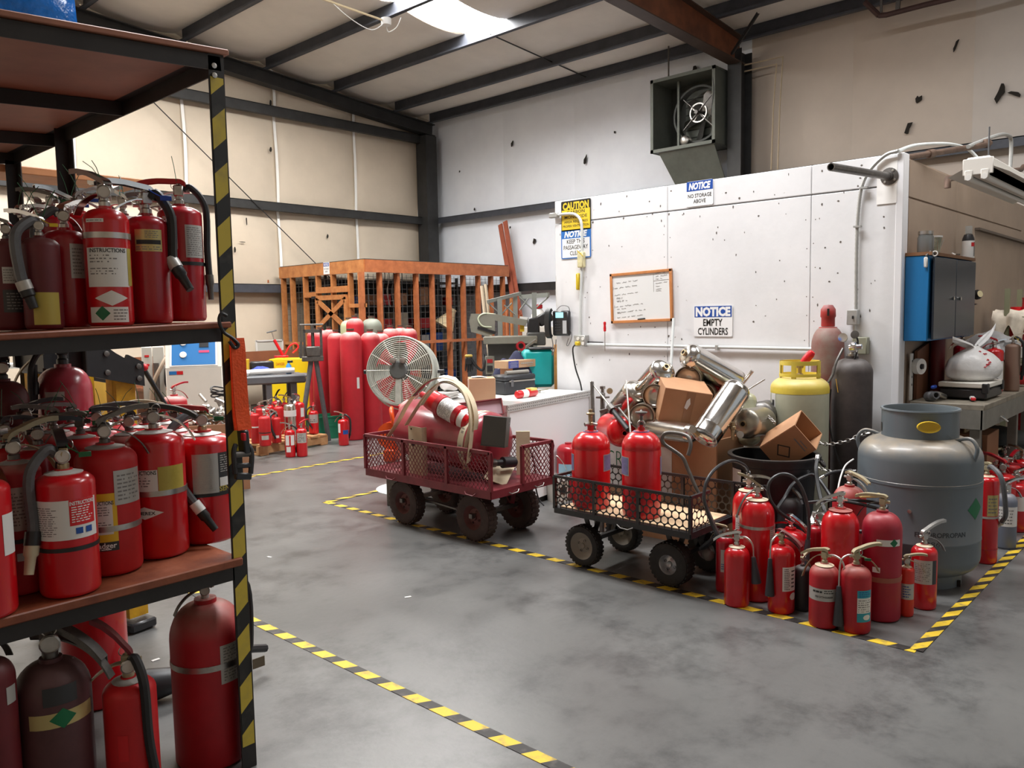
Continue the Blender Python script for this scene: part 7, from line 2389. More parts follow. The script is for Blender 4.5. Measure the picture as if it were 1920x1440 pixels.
def bag(u, v):
    a = 2 * PI * u
    prof = [(.0, .0), (.14, .0), (.19, .03), (.205, .08), (.185, .14), (.13, .19), (.06, .225), (.035, .245)]
    k_ = v * (len(prof) - 1)
    i = min(int(k_), len(prof) - 2)
    f = k_ - i
    r = prof[i][0] * (1 - f) + prof[i + 1][0] * f
    z = prof[i][1] * (1 - f) + prof[i + 1][1] * f
    w = 1 + .06 * noise.noise(Vector((math.cos(a) * 3, math.sin(a) * 3, z * 14))) + .05 * math.sin(a * 9) * v
    return (r * w * math.cos(a), r * w * math.sin(a) * .7, z)


mBAG = mat('white_bag_plastic', (.78, .77, .76), .35, bump=.35, bscale=16)
bw_ = thing('plastic_bag', 'knotted white plastic bag with red print on the bench scale', 'bag', (6.42, 1.45, zs_), -.6)
part('bag', MB().grid(bag, 36, 20), mBAG, bw_, angle=3)
for sg, tz in ((-1, .06), (1, .15)):
    part('bag_ear', MB().grid(lambda u, v, sg=sg, tz=tz: (sg * (.02 + .16 * v), (u - .5) * .09 * math.sin(PI * min(1, v * .8 + .2)), .235 + tz * v + .02 * math.sin(u * 6)), 8, 8), mBAG, bw_, angle=3)
mb = MB()
rg = random.Random(4)
for i in range(9):
    u0, v0 = rg.uniform(.70, .78), rg.uniform(.45, .8)
    pts = [Vector(bag(u0 + .004 * k - .0, v0 + rg.uniform(-.015, .015))) * 1.012 for k in range(5)]
    mb.strip(pts, (.3, -.9, .5), .012, .002)
part('red_print', mb, mat('red_bag_print', lin(220, 70, 80), .5), bw_)
t = single('plastic_sheeting', crumple(.17, 5, 22, .6, .6), mat('clear_grey_plastic', lin(190, 190, 192), .3, bump=.3, bscale=14), 'crumpled translucent plastic bag heaped behind the bench extinguishers', 'bag', tuple(ony(1858, 650, 1.55)))
# extinguishers on the bench
GB = 'extinguishers on the workbench'
for (x, y, r, h, pn, lab, kw) in ((6.9, 1.42, .062, .33, mRED, 'red extinguisher with a white band label on the bench right of the bag', dict(labels=[dict(a=0, z=(.2, .72), arc=150, m=mWHT, lines=[(0, .1, .9, 80, 8)])], lever=200, lmat=mRED2)),
                                  (7.06, 1.33, .052, .36, mat('brown_grey_enamel', lin(136, 108, 92), .5), 'brownish extinguisher with a black hose on the bench', dict(hose=dict(a=60, end=.3, rad=.012), tagcol=mYTAG)),
                                  (6.72, 1.6, .055, .36, mRED2, 'dark red extinguisher behind the white bag on the bench', dict(lever=150, labels=[dict(a=0, z=(.4, .8), arc=80, m=mGLAB)])),
                                  (6.4, 1.68, .05, .44, mWINE, 'dark wine extinguisher with black fittings behind the white bag', dict(lever=150, lmat=mBLK2, vmat=mBLK2, hmat=mBLK2)),
                                  (7.25, 1.5, .055, .3, mRED3, 'red extinguisher beside the brownish one toward the bench end', dict(lever=30, labels=[dict(a=0, z=(.4, .8), arc=80, m=mGLAB)]))):
    extinguisher((x, y, ZB + .001), r, h, lab, paint=pn, dome=.5, group=GB, gauge=False, **kw)
single('red_ball', MB().sphere((0, 0, .06), .06, 16, (1.2, 1, .8)), mRED3, 'red rounded cap lying at the right end of the bench', 'cap', (7.5, 1.36, ZB + .001))
# black and grey hoses off the bench
def cable(pts, r, m_, label):
    P = [dep(*q) for q in pts]
    o_ = P[0].copy()
    return single('cable', MB().tube(spline([q - o_ for q in P], 8), r, 7), m_, label, 'cable', tuple(o_), group='cables on the workbench')


cable([(1737, 735, 6.0), (1748, 722, 5.9), (1768, 719, 5.85), (1795, 730, 5.8), (1818, 752, 5.75), (1832, 785, 5.7), (1838, 830, 5.7), (1835, 870, 5.7)], .013, mBLK, 'thick black hose arching over the scale and down the bench')
cable([(1818, 758, 5.75), (1840, 760, 5.7), (1862, 772, 5.65), (1890, 791, 5.6)], .007, mat('pale_grey_cable', lin(160, 158, 150), .5), 'pale grey cable reaching out to the right from the bench')
cable([(1850, 762, 5.75), (1870, 772, 5.7), (1888, 789, 5.65)], .007, mGRY, 'second grey cable beside the pale one')
cable([(1820, 760, 5.8), (1800, 768, 5.8), (1786, 790, 5.8), (1782, 820, 5.8), (1790, 850, 5.8)], .006, mGRY, 'thin grey cable drooping under the bench front')
p = dep(1812, 765, 5.85)
t = thing('brass_manifold', 'brass fittings and pipes hanging under the bench front', 'pipe', tuple(p))
for i, x in enumerate((-.03, .02, .05)):
    part('pipe', MB().cyl((x, 0, 0), (x, 0, -.45), .011, 8), (mBRASS, mDKS, mGRY)[i], t)
for i in range(4):
    part('fitting', MB().cyl((-.03, 0, -.1 - i * .07), (.05, 0, -.1 - i * .07), .014, 8), mBRASS, t)
part('red_nut', MB().cyl((-.1, .02, -.08), (-.05, .02, -.09), .016, 8), mRTAG, t)
single('cardboard_box', MB().box((0, 0, .16), (.4, .3, .3), None, .004), mCARDD, 'dusty brown carton on the low shelf under the bench', 'box', (6.62, 1.5, .325), .03)
single('dark_sack', crumple(.2, 8, 18, .6), mat('dark_cloth', (.03, .032, .03), .8), 'dark bundle on the low shelf under the bench', 'bundle', (7.4, 1.5, .47))
for i, (x, z) in enumerate(((7.3, .42), (7.05, .42), (6.35, .42))):
    t = thing('scrap_fittings', ('grey tangle of fittings under the right of the bench', 'second grey tangle of fittings under the right of the bench', 'tangle of fittings under the left of the bench')[i], 'fittings', (x, 1.45, .325))
    for k in range(7):
        a = rnd.uniform(0, 6.28)
        part('fitting', MB().cyl((rnd.uniform(-.08, .08), rnd.uniform(-.06, .06), rnd.uniform(.02, .1)), (rnd.uniform(-.12, .12), rnd.uniform(-.08, .08), rnd.uniform(.03, .2)), .014, 7), (mSTL, mDKS, mBRASS)[k % 3], t)

# shelving at the right edge
sx0, sy0 = 8.1, 1.58
t = thing('steel_shelving', 'olive edged steel shelving at the right edge stacked with red things', 'shelving', (sx0, sy0, 0), -PI / 2)
zs = [.35, .74, 1.09, 1.46]
for x in (0, 1.6):
    for y in (0, .5):
        part('upright', MB().box((x, y, .85), (.04, .04, 1.7)), mGRN, t)
for z in zs:
    part('shelf', MB().box((.8, .25, z - .02), (1.64, .54, .035), None, .004), mGRN, t)


def shelf_at(px, py, z):
    q = ony(px, py, sy0 + .1)
    return q.x, sy0 + .12, z


GS = 'things on the steel shelving'
for i, (dx, z, r, h, mm, lab) in enumerate(((.04, 1.46, .05, .08, mRED, 'small red tub on the top shelf of the right shelving'), (.15, 1.46, .075, .16, mRED2, 'dark red bucket on the top shelf at the right edge'), (.06, 1.09, .09, .3, mRED3, 'red bucket on the third shelf behind the hanging cloth'), (.3, 1.09, .1, .28, mMAROON, 'maroon bucket on the third shelf at the right edge'),
                                            (.18, .74, .17, .27, mRED, 'large red drum on the second shelf beside the bench'), (.2, .35, .15, .3, mRED2, 'dark red drum on the lowest shelf'), (.52, .35, .14, .3, mRED3, 'red drum on the lowest shelf at the right edge'))):
    t = thing('red_drum', lab, 'drum', (sx0 + .16 + r * .4, sy0 - dx, z), 0, GS)
    part('shell', MB().lathe([(0, 0), (r * .9, 0), (r, .01), (r, h * .45), (r * 1.03, h * .48), (r, h * .51), (r * .96, h), (r * .9, h), (r * .88, h * .9), (0, h * .88)], 24), mm, t)
    part('rim', MB().lathe([(r * .97, h - .012), (r * 1.02, h - .012), (r * 1.02, h), (r * .97, h)], 24), mm, t)
single('white_tray', MB().box((0, 0, .05), (.3, .2, .1), None, .01), mWHT, 'white plastic tray on the second shelf at the right edge', 'tray', (sx0 + .12, sy0 - .12, 1.09), PI / 2, group=GS)
single('white_tray', MB().box((0, 0, .04), (.34, .22, .08), None, .01), mGLAB, 'grey white tray on the lower shelf beside the bench end', 'tray', (sx0 + .0, sy0 - .2, .352), PI / 2, group=GS)


def rag(u, v):
    x = (u - .5) * .26
    if v < .45:
        return (x, .02 + .25 * (1 - v / .45), 1.475 + .03 + .04 * noise.noise(Vector((x * 8, v * 6, 1))))
    return (x * (1 - .4 * (v - .45)), -.02 - .03 * math.sin(u * 12) - .02 * v, 1.47 - (v - .45) * .32 * (1 + .5 * math.sin(u * 7 + 1)))


single('cloth_rag', MB().grid(rag, 26, 16), mat('cream_rag', lin(226, 214, 196), .8, var=.15, scale=9, bump=.3, bscale=14), 'cream cloth rag hanging over the edge of the top shelf', 'cloth', (sx0 - .02, sy0 - .02, 0), -PI / 2, angle=3)
# ------------------------------------------------------------------ left background
def at_floor(px, d):
    p = dep(px, 700, d)
    return Vector((p.x, p.y, 0)), to_cam(p.x, p.y)


def ztop(px, py, d):
    p = dep(px, 700, d)
    return zat(px, py, p.x, p.y)


# standing cylinders
GC = 'tall red gas cylinders in front of the timber cage'
for (cx, by, hw, top, mm, lab) in ((664, 826, 21, 618, mREDP, 'frontmost tall dusty red gas cylinder with a small white tag'), (700, 821, 19, 619, mREDP, 'tall dusty red gas cylinder just left of the drum fan'), (636, 816, 16, 620, mREDP, 'tall red gas cylinder left of the frontmost one'),
                                   (608, 810, 18, 615, mREDP, 'tall red gas cylinder second from the left end of the row'), (595, 803, 13, 617, mREDP, 'tall red gas cylinder at the left end of the row'), (623, 803, 13, 614, mREDP, 'tall red gas cylinder tucked behind the second and third'),
                                   (719, 810, 18, 621, mREDP, 'tall red gas cylinder behind the left edge of the fan'), (737, 800, 18, 612, mREDP, 'tall red gas cylinder behind the top of the fan'), (756, 797, 16, 611, mREDP, 'middle tall red cylinder of three behind the fan'), (772, 800, 16, 612, mREDP, 'rightmost tall red cylinder behind the fan'),
                                   (672, 797, 17, 593, mREDP, 'taller cylinder with a dusty pink dome above the front row'), (660, 790, 16, 597, mat('pale_green_dome', lin(176, 184, 148), .55, dust=.5, dustcol=(.5, .5, .4)), 'taller cylinder with a pale green dome behind the pink one'), (703, 797, 20, 594, mat('grey_green_dome', lin(128, 136, 122), .5, dust=.3, dustcol=(.4, .4, .36)), 'taller cylinder with a grey green dome above the front row')):
    x, y, r = stand(cx, by, hw)
    x, y, r = clear(x, y, r * .96, 0, .8)
    h = zat(cx, top, x, y)
    t = thing('gas_cylinder', lab, 'gas cylinder', (x, y, 0), to_cam(x, y), GC)
    part('body', body_mesh(r, h - .03, mm, .85, n=24), None, t)
    part('neck_cap', MB().lathe([(r * .34, h - .012), (r * .36, h + .012), (0, h + .014)], 14), mat('dark_neck', lin(86, 66, 56), .6), t)
    if cx == 664:
        part('tag', curved(34, h * .47, h * .57, 16, r + .001), mWHT, t)
for (cx, by, hw, nk, lab, kw) in ((645, 836, 9.5, 786, 'red extinguisher with a blue sticker on the floor by the tall cylinders', dict(labels=[dict(a=-60, z=(.5, .85), arc=50, m=mWHT), dict(a=30, z=(.44, .6), arc=70, m=mBLUE)], hose=dict(a=70, end=.3, rad=.012), lever=160)),
                                  (545, 858, 9.5, 806, 'white labelled extinguisher on the floor before the pallet, left of the pair', dict(labels=[dict(a=0, z=(.45, .82), arc=110, m=mWHT), dict(a=0, z=(.45, .8), arc=18, m=mINKR), dict(a=-20, z=(.2, .4), arc=50, m=mWHT)], lever=190, hose=dict(a=80, end=.2, rad=.012))),
                                  (567, 857, 10, 803, 'dark labelled extinguisher on the floor before the pallet, right of the pair', dict(labels=[dict(a=0, z=(.5, .85), arc=110, m=mGLAB, lines=[(0, .1, .9, 90, 6)], ink=mINK)], lever=40, lmat=mRED2, hmat=mRED2))):
    floor_ext(cx, by, hw, nk, lab, group='extinguishers on the floor by the pallets', dome=.5, gauge=False, **kw)
# pallets and their extinguishers
mPAL = mat('pallet_wood', lin(196, 152, 106), .65, col2=lin(160, 116, 74), scale=9)
for (px_, py_, lab) in ((4.62, 8.2, 'wooden pallet holding a crowd of extinguishers in front of the grey trolley'),):
    t = thing('pallet', lab, 'pallet', (px_, py_, 0), .1)
    for y in (.0, .45, .9):
        part('stringer', MB().box((.5, y + .02, .065), (1.0, .045, .09)), mPAL, t)
    for i in range(7):
        part('slat', MB().box((.07 + i * .143, .47, .121), (.1, .98, .02), RZ(rnd.uniform(-.01, .01))), mPAL, t, smooth=False)
    for i in range(3):
        part('slat', MB().box((.07 + i * .43, .47, .012), (.1, .98, .018)), mPAL, t, smooth=False)
GP = 'extinguishers standing on the pallets'
PZ = .133
for i, (cx, by, hw, nk, mm, lab, kw) in enumerate(((481, 832, 9, 775, mRED3, 'red extinguisher with a white band at the left end of the front pallet', dict(bands=[(.55, .014, mWHT)], lmat=mRED2)), (498, 837, 11, 780, mRED3, 'red extinguisher with a small grey plate at the front of the pallet', dict(bands=[(.45, .01, mBLK)], labels=[dict(a=0, z=(.22, .36), arc=70, m=mGLAB)])),
                                                   (519, 831, 9, 782, mRED3, 'red extinguisher with black hose at the right front of the pallet', dict(hose=dict(a=-50, end=.25, rad=.014), labels=[dict(a=10, z=(.2, .3), arc=40, m=mWHT)])), (509, 826, 9, 778, mRED, 'red extinguisher with a white side label behind the front two on the pallet', dict(hose=dict(a=60, end=.25, rad=.013), labels=[dict(a=-20, z=(.4, .7), arc=40, m=mWHT)])),
                                                   (471, 822, 9, 772, mRED2, 'dark red extinguisher at the back left of the pallet', {}), (489, 818, 9, 765, mRED3, 'red extinguisher in the second row of the pallet, behind the plated one', {}), (506, 815, 9, 760, mRED, 'red extinguisher in the third row of the pallet', {}), (524, 815, 9, 762, mRED3, 'red extinguisher beside the tall silver one on the pallet', {}),
                                                   (546, 828, 11, 757, mSS, 'tall silver extinguisher with a white band on the pallet', dict(bands=[(.75, .07, mWHT)])), (562, 822, 11, 754, mRED, 'tall red extinguisher right of the silver one on the pallet', dict(labels=[dict(a=40, z=(.6, .85), arc=40, m=mWHT)])),
                                                   (520, 808, 9, 752, mRED, 'red extinguisher with a raised black lever in the back row of the pallet', dict(tilt=.9, lmat=mBLK2)), (535, 808, 9, 755, mRED3, 'red extinguisher in the back row, middle of the pallet', dict(tilt=.9, lmat=mBLK2)), (589, 814, 9, 770, mRED, 'red extinguisher with a grey label at the right end of the pallet', dict(labels=[dict(a=0, z=(.48, .85), arc=120, m=mGLAB, lines=[(0, .1, .5, 90, 2)], ink=mINK)], lmat=mRED2, hose=dict(a=-70, end=.3, rad=.01)))
                                                   )):
    x, y, r = stand(cx, by, hw, PZ)
    x, y, r = clear(x, y, r, PZ, .3)
    h = zat(cx, nk, x, y) - PZ
    extinguisher((x, y, PZ), r, h, lab, paint=mm, dome=.5, lever=(i * 67) % 360, gauge=False, group=GP, **kw)
# green bin
x, y, r = stand(612, 822, 20)
t = thing('green_bin', 'green plastic storage bin in front of the tall red cylinders', 'bin', (x, y, 0), to_cam(x, y) + .3)
h = zat(612, 778, x, y)
mGB = mat('green_plastic_bin', lin(26, 116, 84), .45, var=.08, scale=8)
for (cx_, cy_, sx_, sy_) in ((0, -.17, .42, .01), (0, .17, .42, .01), (-.21, 0, .01, .35), (.21, 0, .01, .35)):
    part('side_wall', MB().box((cx_, cy_, h / 2), (sx_, sy_, h)), mGB, t)
part('bottom', MB().box((0, 0, .01), (.4, .33, .01)), mGB, t)
part('rim', MB().box((0, -.178, h - .01), (.44, .014, .022)), mGB, t)
part('grip', MB().box((0, -.178, h * .6), (.1, .008, .03)), mGB, t)
# grey utility trolley with its load
p, rz = at_floor(492, 10.3)
z1 = ztop(492, 702, 10.3)
t = thing('utility_trolley', 'grey plastic utility trolley with rags and a white tube on top', 'trolley', tuple(p), rz + .12)
mTR = mat('grey_trolley_plastic', lin(92, 94, 98), .5, var=.1, scale=8)
part('top_tray', MB().box((0, 0, z1 - .06), (1.02, .5, .11), None, .02), mTR, t)
part('lower_tray', MB().box((0, 0, .3), (.9, .46, .09), None, .02), mTR, t)
for x in (-.36, .05, .36):
    for y in (-.18, .18):
        part('leg', MB().box((x, y, z1 / 2 + .06), (.07, .06, z1 - .16)), mTR, t)
for x in (-.36, .36):
    for y in (-.18, .18):
        part('caster', MB().lathe([(0, -.02), (.06, -.02), (.06, .02), (0, .02)], 14, T(x, y, .06) @ basis((1, 0, 0))), mBLK, t)
        part('caster_fork', MB().box((x, y, .17), (.05, .05, .18)), mDKS, t)
part('push_lip', MB().box((.53, 0, z1 - .03), (.12, .4, .03), None, .01), mTR, t)
B_ = t.matrix_basis


def ontr(x, y):
    q = Matrix.Translation(p) @ RZ(rz + .12) @ Vector((x, y, z1 - .003))
    return tuple(q)


a0 = rz + .12
single('white_tube_roll', MB().cyl((-.3, 0, .04), (.34, .03, .045), .035, 12), mWHT, 'long white roll lying on the grey trolley', 'roll', ontr(.05, -.1), a0)
single('rag_heap', crumple(.1, 11, 14, .4, .5), mat('white_rag', (.72, .71, .7), .8), 'white rag bunched on the left of the grey trolley', 'rag', tuple(Vector(ontr(-.27, -.12)) + Vector((0, 0, .03))), a0)
single('rag_heap', crumple(.13, 13, 16, .35, .5), mat('blue_rag', lin(58, 74, 150), .8), 'blue rag behind the white roll on the grey trolley', 'rag', tuple(Vector(ontr(.0, .1)) + Vector((0, 0, .05))), a0)
t = thing('spray_bottle', 'light blue spray bottle at the right end of the grey trolley', 'bottle', ontr(.33, -.02), a0)
part('bottle', MB().lathe([(0, 0), (.035, 0), (.035, .1), (.015, .13), (.012, .14), (0, .14)], 14), mat('light_blue_plastic', lin(58, 138, 204), .4), t)
part('trigger', MB().box((.02, 0, .155), (.07, .025, .03), None, .006), mBLK2, t)
t = thing('yellow_tub', 'yellow tub with black NOU lettering on the left of the grey trolley', 'tub', ontr(-.26, .12), a0)
part('tub', MB().lathe([(0, 0), (.11, 0), (.12, .2), (0, .21)], 22), mYLAB, t)
part('lettering', curved_text('NOU', 0, .15, .05, .1215, .15), mINK, t, smooth=False)
part('lettering', curved_text('CI', 0, .05, .045, .1205, .07), mINK, t, smooth=False)
single('black_case', MB().box((0, 0, .08), (.3, .1, .17), None, .02), mBLK2, 'black plastic case standing at the back of the grey trolley', 'case', ontr(.02, .2), a0)
t = thing('blue_sleeve', 'tall dark blue printed sleeve with white AMO lettering behind the orange strap', 'package', ontr(-.38, .14), a0)
part('sleeve', MB().box((0, 0, .33), (.15, .1, .66), None, .008), mat('dark_blue_print', lin(40, 44, 124), .45), t)
mb = MB()
put_txt(mb, 'amo', .02, 0, .05, .11, T(0, -.0515, .54) @ basis((0, -1, 0), (1, 0, 0)))
part('lettering', mb, mINKW, t, smooth=False)
mb = MB()
for k in range(9):
    for s_ in (-1, 1):
        mb.box((s_ * .077, 0, .06 + k * .06), (.012, .08, .025))
o = part('edge_teeth', mb, mINKW, t, smooth=False)
o['kind'] = 'stuff'
# control console with a blue sloping panel
p, rz = at_floor(364, 8.2)
zb_ = ztop(364, 689, 8.2)
zt_ = ztop(364, 630, 8.2)
t = thing('control_console', 'off white control console with a sloping blue gauge panel', 'console', tuple(p), rz - .08)
mCON = mat('off_white_console', lin(222, 216, 204), .4, var=.03, scale=4)
part('cabinet', MB().box((0, .25, zb_ / 2), (.54, .5, zb_), None, .006), mCON, t)
part('sloped_head', MB().add([(-.27, 0, zb_), (.27, 0, zb_), (.27, .2, zt_ + .06), (-.27, .2, zt_ + .06), (-.27, .5, zb_), (.27, .5, zb_), (.27, .5, zt_ + .06), (-.27, .5, zt_ + .06)], [(0, 1, 2, 3), (7, 6, 5, 4), (3, 2, 6, 7), (0, 3, 7, 4), (1, 5, 6, 2)]), mCON, t, smooth=False)
sl = Vector((0, .2, zt_ + .06 - zb_))
Bp = Matrix.Translation(Vector((0, -.004, zb_ + .012))) @ basis(Vector((1, 0, 0)).cross(sl), (1, 0, 0))
Ls = sl.length
pb_ = part('blue_panel', MB().box((.0, Ls * .46, .0), (.42, Ls * .84, .006), Bp), mat('panel_blue', lin(42, 116, 180), .35), t)
part('panel_border', MB().box((.0, Ls * .46, -.003), (.46, Ls * .9, .006), Bp), mINKW, t)
for (x, y) in ((-.1, .3), (-.1, .62)):
    part('gauge', MB().lathe([(.034, 0), (.034, .012), (.028, .013), (0, .013)], 18, Bp @ T(x, Ls * y, .002)), mWHT, pb_)
part('display', MB().box((.1, Ls * .55, .006), (.09, .05, .006), Bp), mBLK2, pb_)
part('label', MB().box((.1, Ls * .8, .005), (.12, .04, .003), Bp).box((-.1, Ls * .88, .005), (.09, .03, .003), Bp), mINKW, pb_)
part('pink_label', MB().box((.1, Ls * .38, .005), (.1, .025, .003), Bp), mat('pink_label', lin(222, 64, 110), .4), pb_)
part('switch', MB().box((.1, Ls * .22, .01), (.03, .04, .015), Bp), mRTAG, pb_)
part('pilot_lamp', MB().sphere((.0, Ls * .1, .01), .014, 10), mWHT, pb_)
pb_.children[-1].matrix_basis = Bp
part('badge', MB().box((-.2, -.003, zb_ - .05), (.07, .005, .035)), mat('panel_blue', (0, 0, 0)), t)
part('badge', MB().box((-.135, -.003, zb_ - .05), (.06, .005, .035)), mINKR, t)
# grey electric cabinets and pump hoses left of the console
p, rz = at_floor(288, 9.0)
t = thing('electric_cabinet', 'grey electric cabinet pair with hoses left of the white console', 'cabinet', tuple(p), rz)
zt_ = ztop(288, 651, 9.0)
mEL = mat('light_grey_cabinet', lin(196, 194, 184), .45)
part('cabinet', MB().box((-.06, .15, zt_ - .35), (.11, .2, .7), None, .005), mEL, t)
part('cabinet', MB().box((.06, .16, zt_ - .34), (.12, .2, .68), None, .005), mEL, t)
for z in (.1, .2):
    part('breaker', MB().box((-.06, .045, zt_ - z), (.045, .012, .022)), mINKR, t)
part('stand_pipe', MB().cyl((.03, .02, 0), (.03, .02, zt_ - .18), .03, 12), mDKS, t)
part('stand_pipe', MB().cyl((-.1, .2, 0), (-.1, .2, zt_ - .6), .03, 12), mGRY, t)
part('hose', MB().tube(spline([(.14, 0, zt_ - .12), (.08, -.04, zt_ - .22), (-.02, -.06, zt_ - .45), (-.04, -.06, zt_ - .8), (-.03, -.03, .1)], 6), .022, 8), mat('beige_hose', lin(170, 152, 132), .6), t)
part('hose', MB().tube(spline([(.14, .02, zt_ - .2), (.12, -.02, zt_ - .4), (.16, -.02, zt_ - .46), (.19, 0, zt_ - .3)], 6), .016, 8), mBLK, t)
part('pump_body', MB().lathe([(0, 0), (.09, 0), (.09, .3), (.05, .34), (0, .34)], 16, T(.14, .1, zt_ - .95)), mDKS, t)
# yellow press stand with black bolted heads
p, rz = at_floor(238, 3.95)
zt_ = ztop(238, 672, 3.95)
t = thing('yellow_stand', 'yellow steel stand with black bolted cap plates behind the rack', 'stand', tuple(p), rz + .55)
mYS = mat('worn_yellow_paint', lin(222, 172, 24), .5, col2=lin(176, 128, 22), scale=9)
for i, x in enumerate((-.02, -.17, -.3)):
    part('post', MB().box((x, i * .1, zt_ / 2 + .01), (.1, .03, zt_ - .12)).box((x - .035, i * .1 + .04, zt_ / 2 + .01), (.03, .06, zt_ - .12)), mYS, t)
    part('foot_plate', MB().box((x, i * .1, .03), (.14, .12, .05), None, .01), mBLK2, t)
hd = part('head_plate', MB().prism([(-.42, -.02), (.06, -.14), (.06, -.02), (-.02, .02), (-.03, .0), (-.08, .03), (-.12, .06), (-.42, .09)], .02, T(0, -.03, zt_) @ basis((0, -1, 0), (1, 0, 0))), mBLK2, t, smooth=False)
part('head_plate', MB().prism([(-.42, -.02), (.06, -.14), (.06, -.02), (-.12, .06), (-.42, .09)], .02, T(0, .22, zt_) @ basis((0, -1, 0), (1, 0, 0))), mBLK2, t, smooth=False)
part('head_block', MB().box((-.3, .1, zt_ + .02), (.2, .22, .14), None, .01), mBLK2, t)
for (x, z) in ((-.27, .03), (-.13, .03), (.03, -.04), (-.13, -.06), (.03, -.1)):
    part('bolt', MB().lathe([(.014, 0), (.014, .008), (0, .013)], 10, T(x, -.05, zt_ + z) @ basis((0, -1, 0))), mDKS, hd)
part('stencil', MB().box((-.02, -.0165, zt_ - .3), (.07, .002, .02)), mINKR, t)
part('lever_bar', MB().cyl((.08, -.02, zt_ - .06), (.25, .02, zt_ - .32), .012, 8), mBLK2, t)
part('red_knob', MB().sphere((.08, -.02, zt_ - .05), .02, 10), mRTAG, t)
part('steel_tube', MB().cyl((-.24, -.08, zt_ - .38), (-.04, -.1, zt_ - .26), .02, 10), mCHR, t)
# red drums, white pipe rack and tub seen through the rack at far left
for i, (px, d, hw, top, lab) in enumerate(((97, 7.5, 13, 655, 'red cylinder seen through the rack at far left'), (133, 7.2, 11, 652, 'red cylinder with a yellow sticker seen through the rack'), (75, 7.9, 14, 660, 'red cylinder behind the white pipe frame, leftmost seen through the rack'))):
    t, r, h, p = big_cyl(px, hw, d, top, lab, mRED, .6)
    if i == 1:
        part('sticker', curved(10, h * .72, h * .8, 60, r + .001), mYLAB, t)
        part('label', curved(20, h * .86, h * .93, 50, r + .001), mWHT, t)
p, rz = at_floor(116, 6.9)
zt_ = ztop(116, 682, 6.9)
t = thing('white_pipe_frame', 'white plastic pipe frame standing before the red cylinders at far left', 'frame', tuple(p), rz)
part('upright', MB().cyl((0, 0, 0), (0, 0, zt_), .025, 10), mWHT, t)
part('upright', MB().cyl((-.5, 0, 0), (-.5, 0, zt_), .025, 10), mWHT, t)
part('rail', MB().tube([(-.5, 0, zt_), (0, 0, zt_)], .025, 10), mWHT, t)
part('brace', MB().cyl((0, 0, zt_ - .03), (-.12, 0, zt_ - .2), .014, 8), mWHT, t)
part('shelf', MB().box((-.25, 0, zt_ - .22), (.6, .4, .03), None, .01), mGLAB, t)
t, r, h, p = big_cyl(180, 30, 9.5, 655, 'amber plastic drum seen over the yellow stand', mat('amber_plastic', lin(206, 164, 70), .4), .5, name='amber_drum')
# big red extinguisher in the aisle beyond the middle shelf
p, rz = at_floor(324, 7.0)
extinguisher((p.x, p.y, 0), .105, ztop(324, 742, 7.0), 'broad red extinguisher with a pink dusty top beyond the middle shelf', paint=mREDP, dome=.5, lever=20, lmat=mRED2, hmat=mRED2, gauge=False, s=1.0)
# crate of loose valve heads
p, rz = at_floor(402, 7.4)
zt_ = ztop(402, 790, 7.4)
t = thing('parts_crate', 'crate heaped with silver valve heads and a black cable behind the striped post', 'crate', tuple(p), rz)
for (x, y, sx_, sy_) in ((0, -.25, .5, .02), (0, .25, .5, .02), (-.25, 0, .02, .5), (.25, 0, .02, .5)):
    part('side_board', MB().box((x, y, zt_ / 2), (sx_, sy_, zt_)), mCARDD, t)
part('bottom', MB().box((0, 0, .02), (.48, .48, .02)), mCARDD, t)
mb = MB()
rg = random.Random(8)
for i in range(90):
    x, y = rg.uniform(-.21, .21), rg.uniform(-.21, .21)
    z = zt_ - .05 + rg.uniform(0, .3) * (1 - (abs(x) + abs(y)) * 1.8)
    a, b = rg.uniform(0, 6.28), rg.uniform(-.8, .8)
    d = Vector((math.cos(a) * math.cos(b), math.sin(a) * math.cos(b), math.sin(b)))
    L = rg.uniform(.04, .11)
    mb.cyl((x, y, z), tuple(Vector((x, y, z)) + d * L), rg.uniform(.01, .022), 7)
o = part('valve_heads', mb, mSTL, t)
o['kind'] = 'stuff'
for i in range(4):
    part('cable_loop', MB().tube([(.08 + .12 * math.cos(a), .0 + .1 * math.sin(a), zt_ + .24 + .02 * i + .02 * math.sin(a * 2 + i)) for a in [2 * PI * k / 18 for k in range(18)]], .007, 6, closed=True), mBLK, t)
# yellow cabinet, vice, pump, bench on the back wall
p, rz = at_floor(545, 11.4)
zt_ = ztop(545, 673, 11.4)
t = thing('flammables_cabinet', 'yellow cabinet with red FLAMMABLE lettering behind the grey trolley', 'cabinet', tuple(p), rz - .25)
part('cabinet', MB().box((0, .2, zt_ / 2), (.6, .4, zt_), None, .006), mat('cabinet_yellow', lin(238, 204, 20), .4, var=.05, scale=4), t)
mb = MB()
for (s_, z, w_) in (('DANGER', .07, .12), ('FLAMMABLE', .14, .18), ('FLAMMABLE', .22, .18)):
    put_txt(mb, s_, -.14, zt_ - z, .04, w_, T(0, -.002, 0) @ basis((0, -1, 0), (1, 0, 0)))
part('lettering', mb, mINKR, t, smooth=False)
part('cardboard_side', MB().box((-.33, .2, zt_ - .4), (.1, .3, .75)), mCARD, t)
p, rz = at_floor(578, 9.9)
z1, z2 = ztop(578, 677, 9.9), ztop(578, 618, 9.9)
t = thing('bench_vice', 'black machine vice on a slanted grey pipe stand by the timber cage', 'vice', tuple(p), rz)
part('base', MB().box((.06, 0, z1 + .03), (.26, .2, .06), None, .006), mDKS, t)
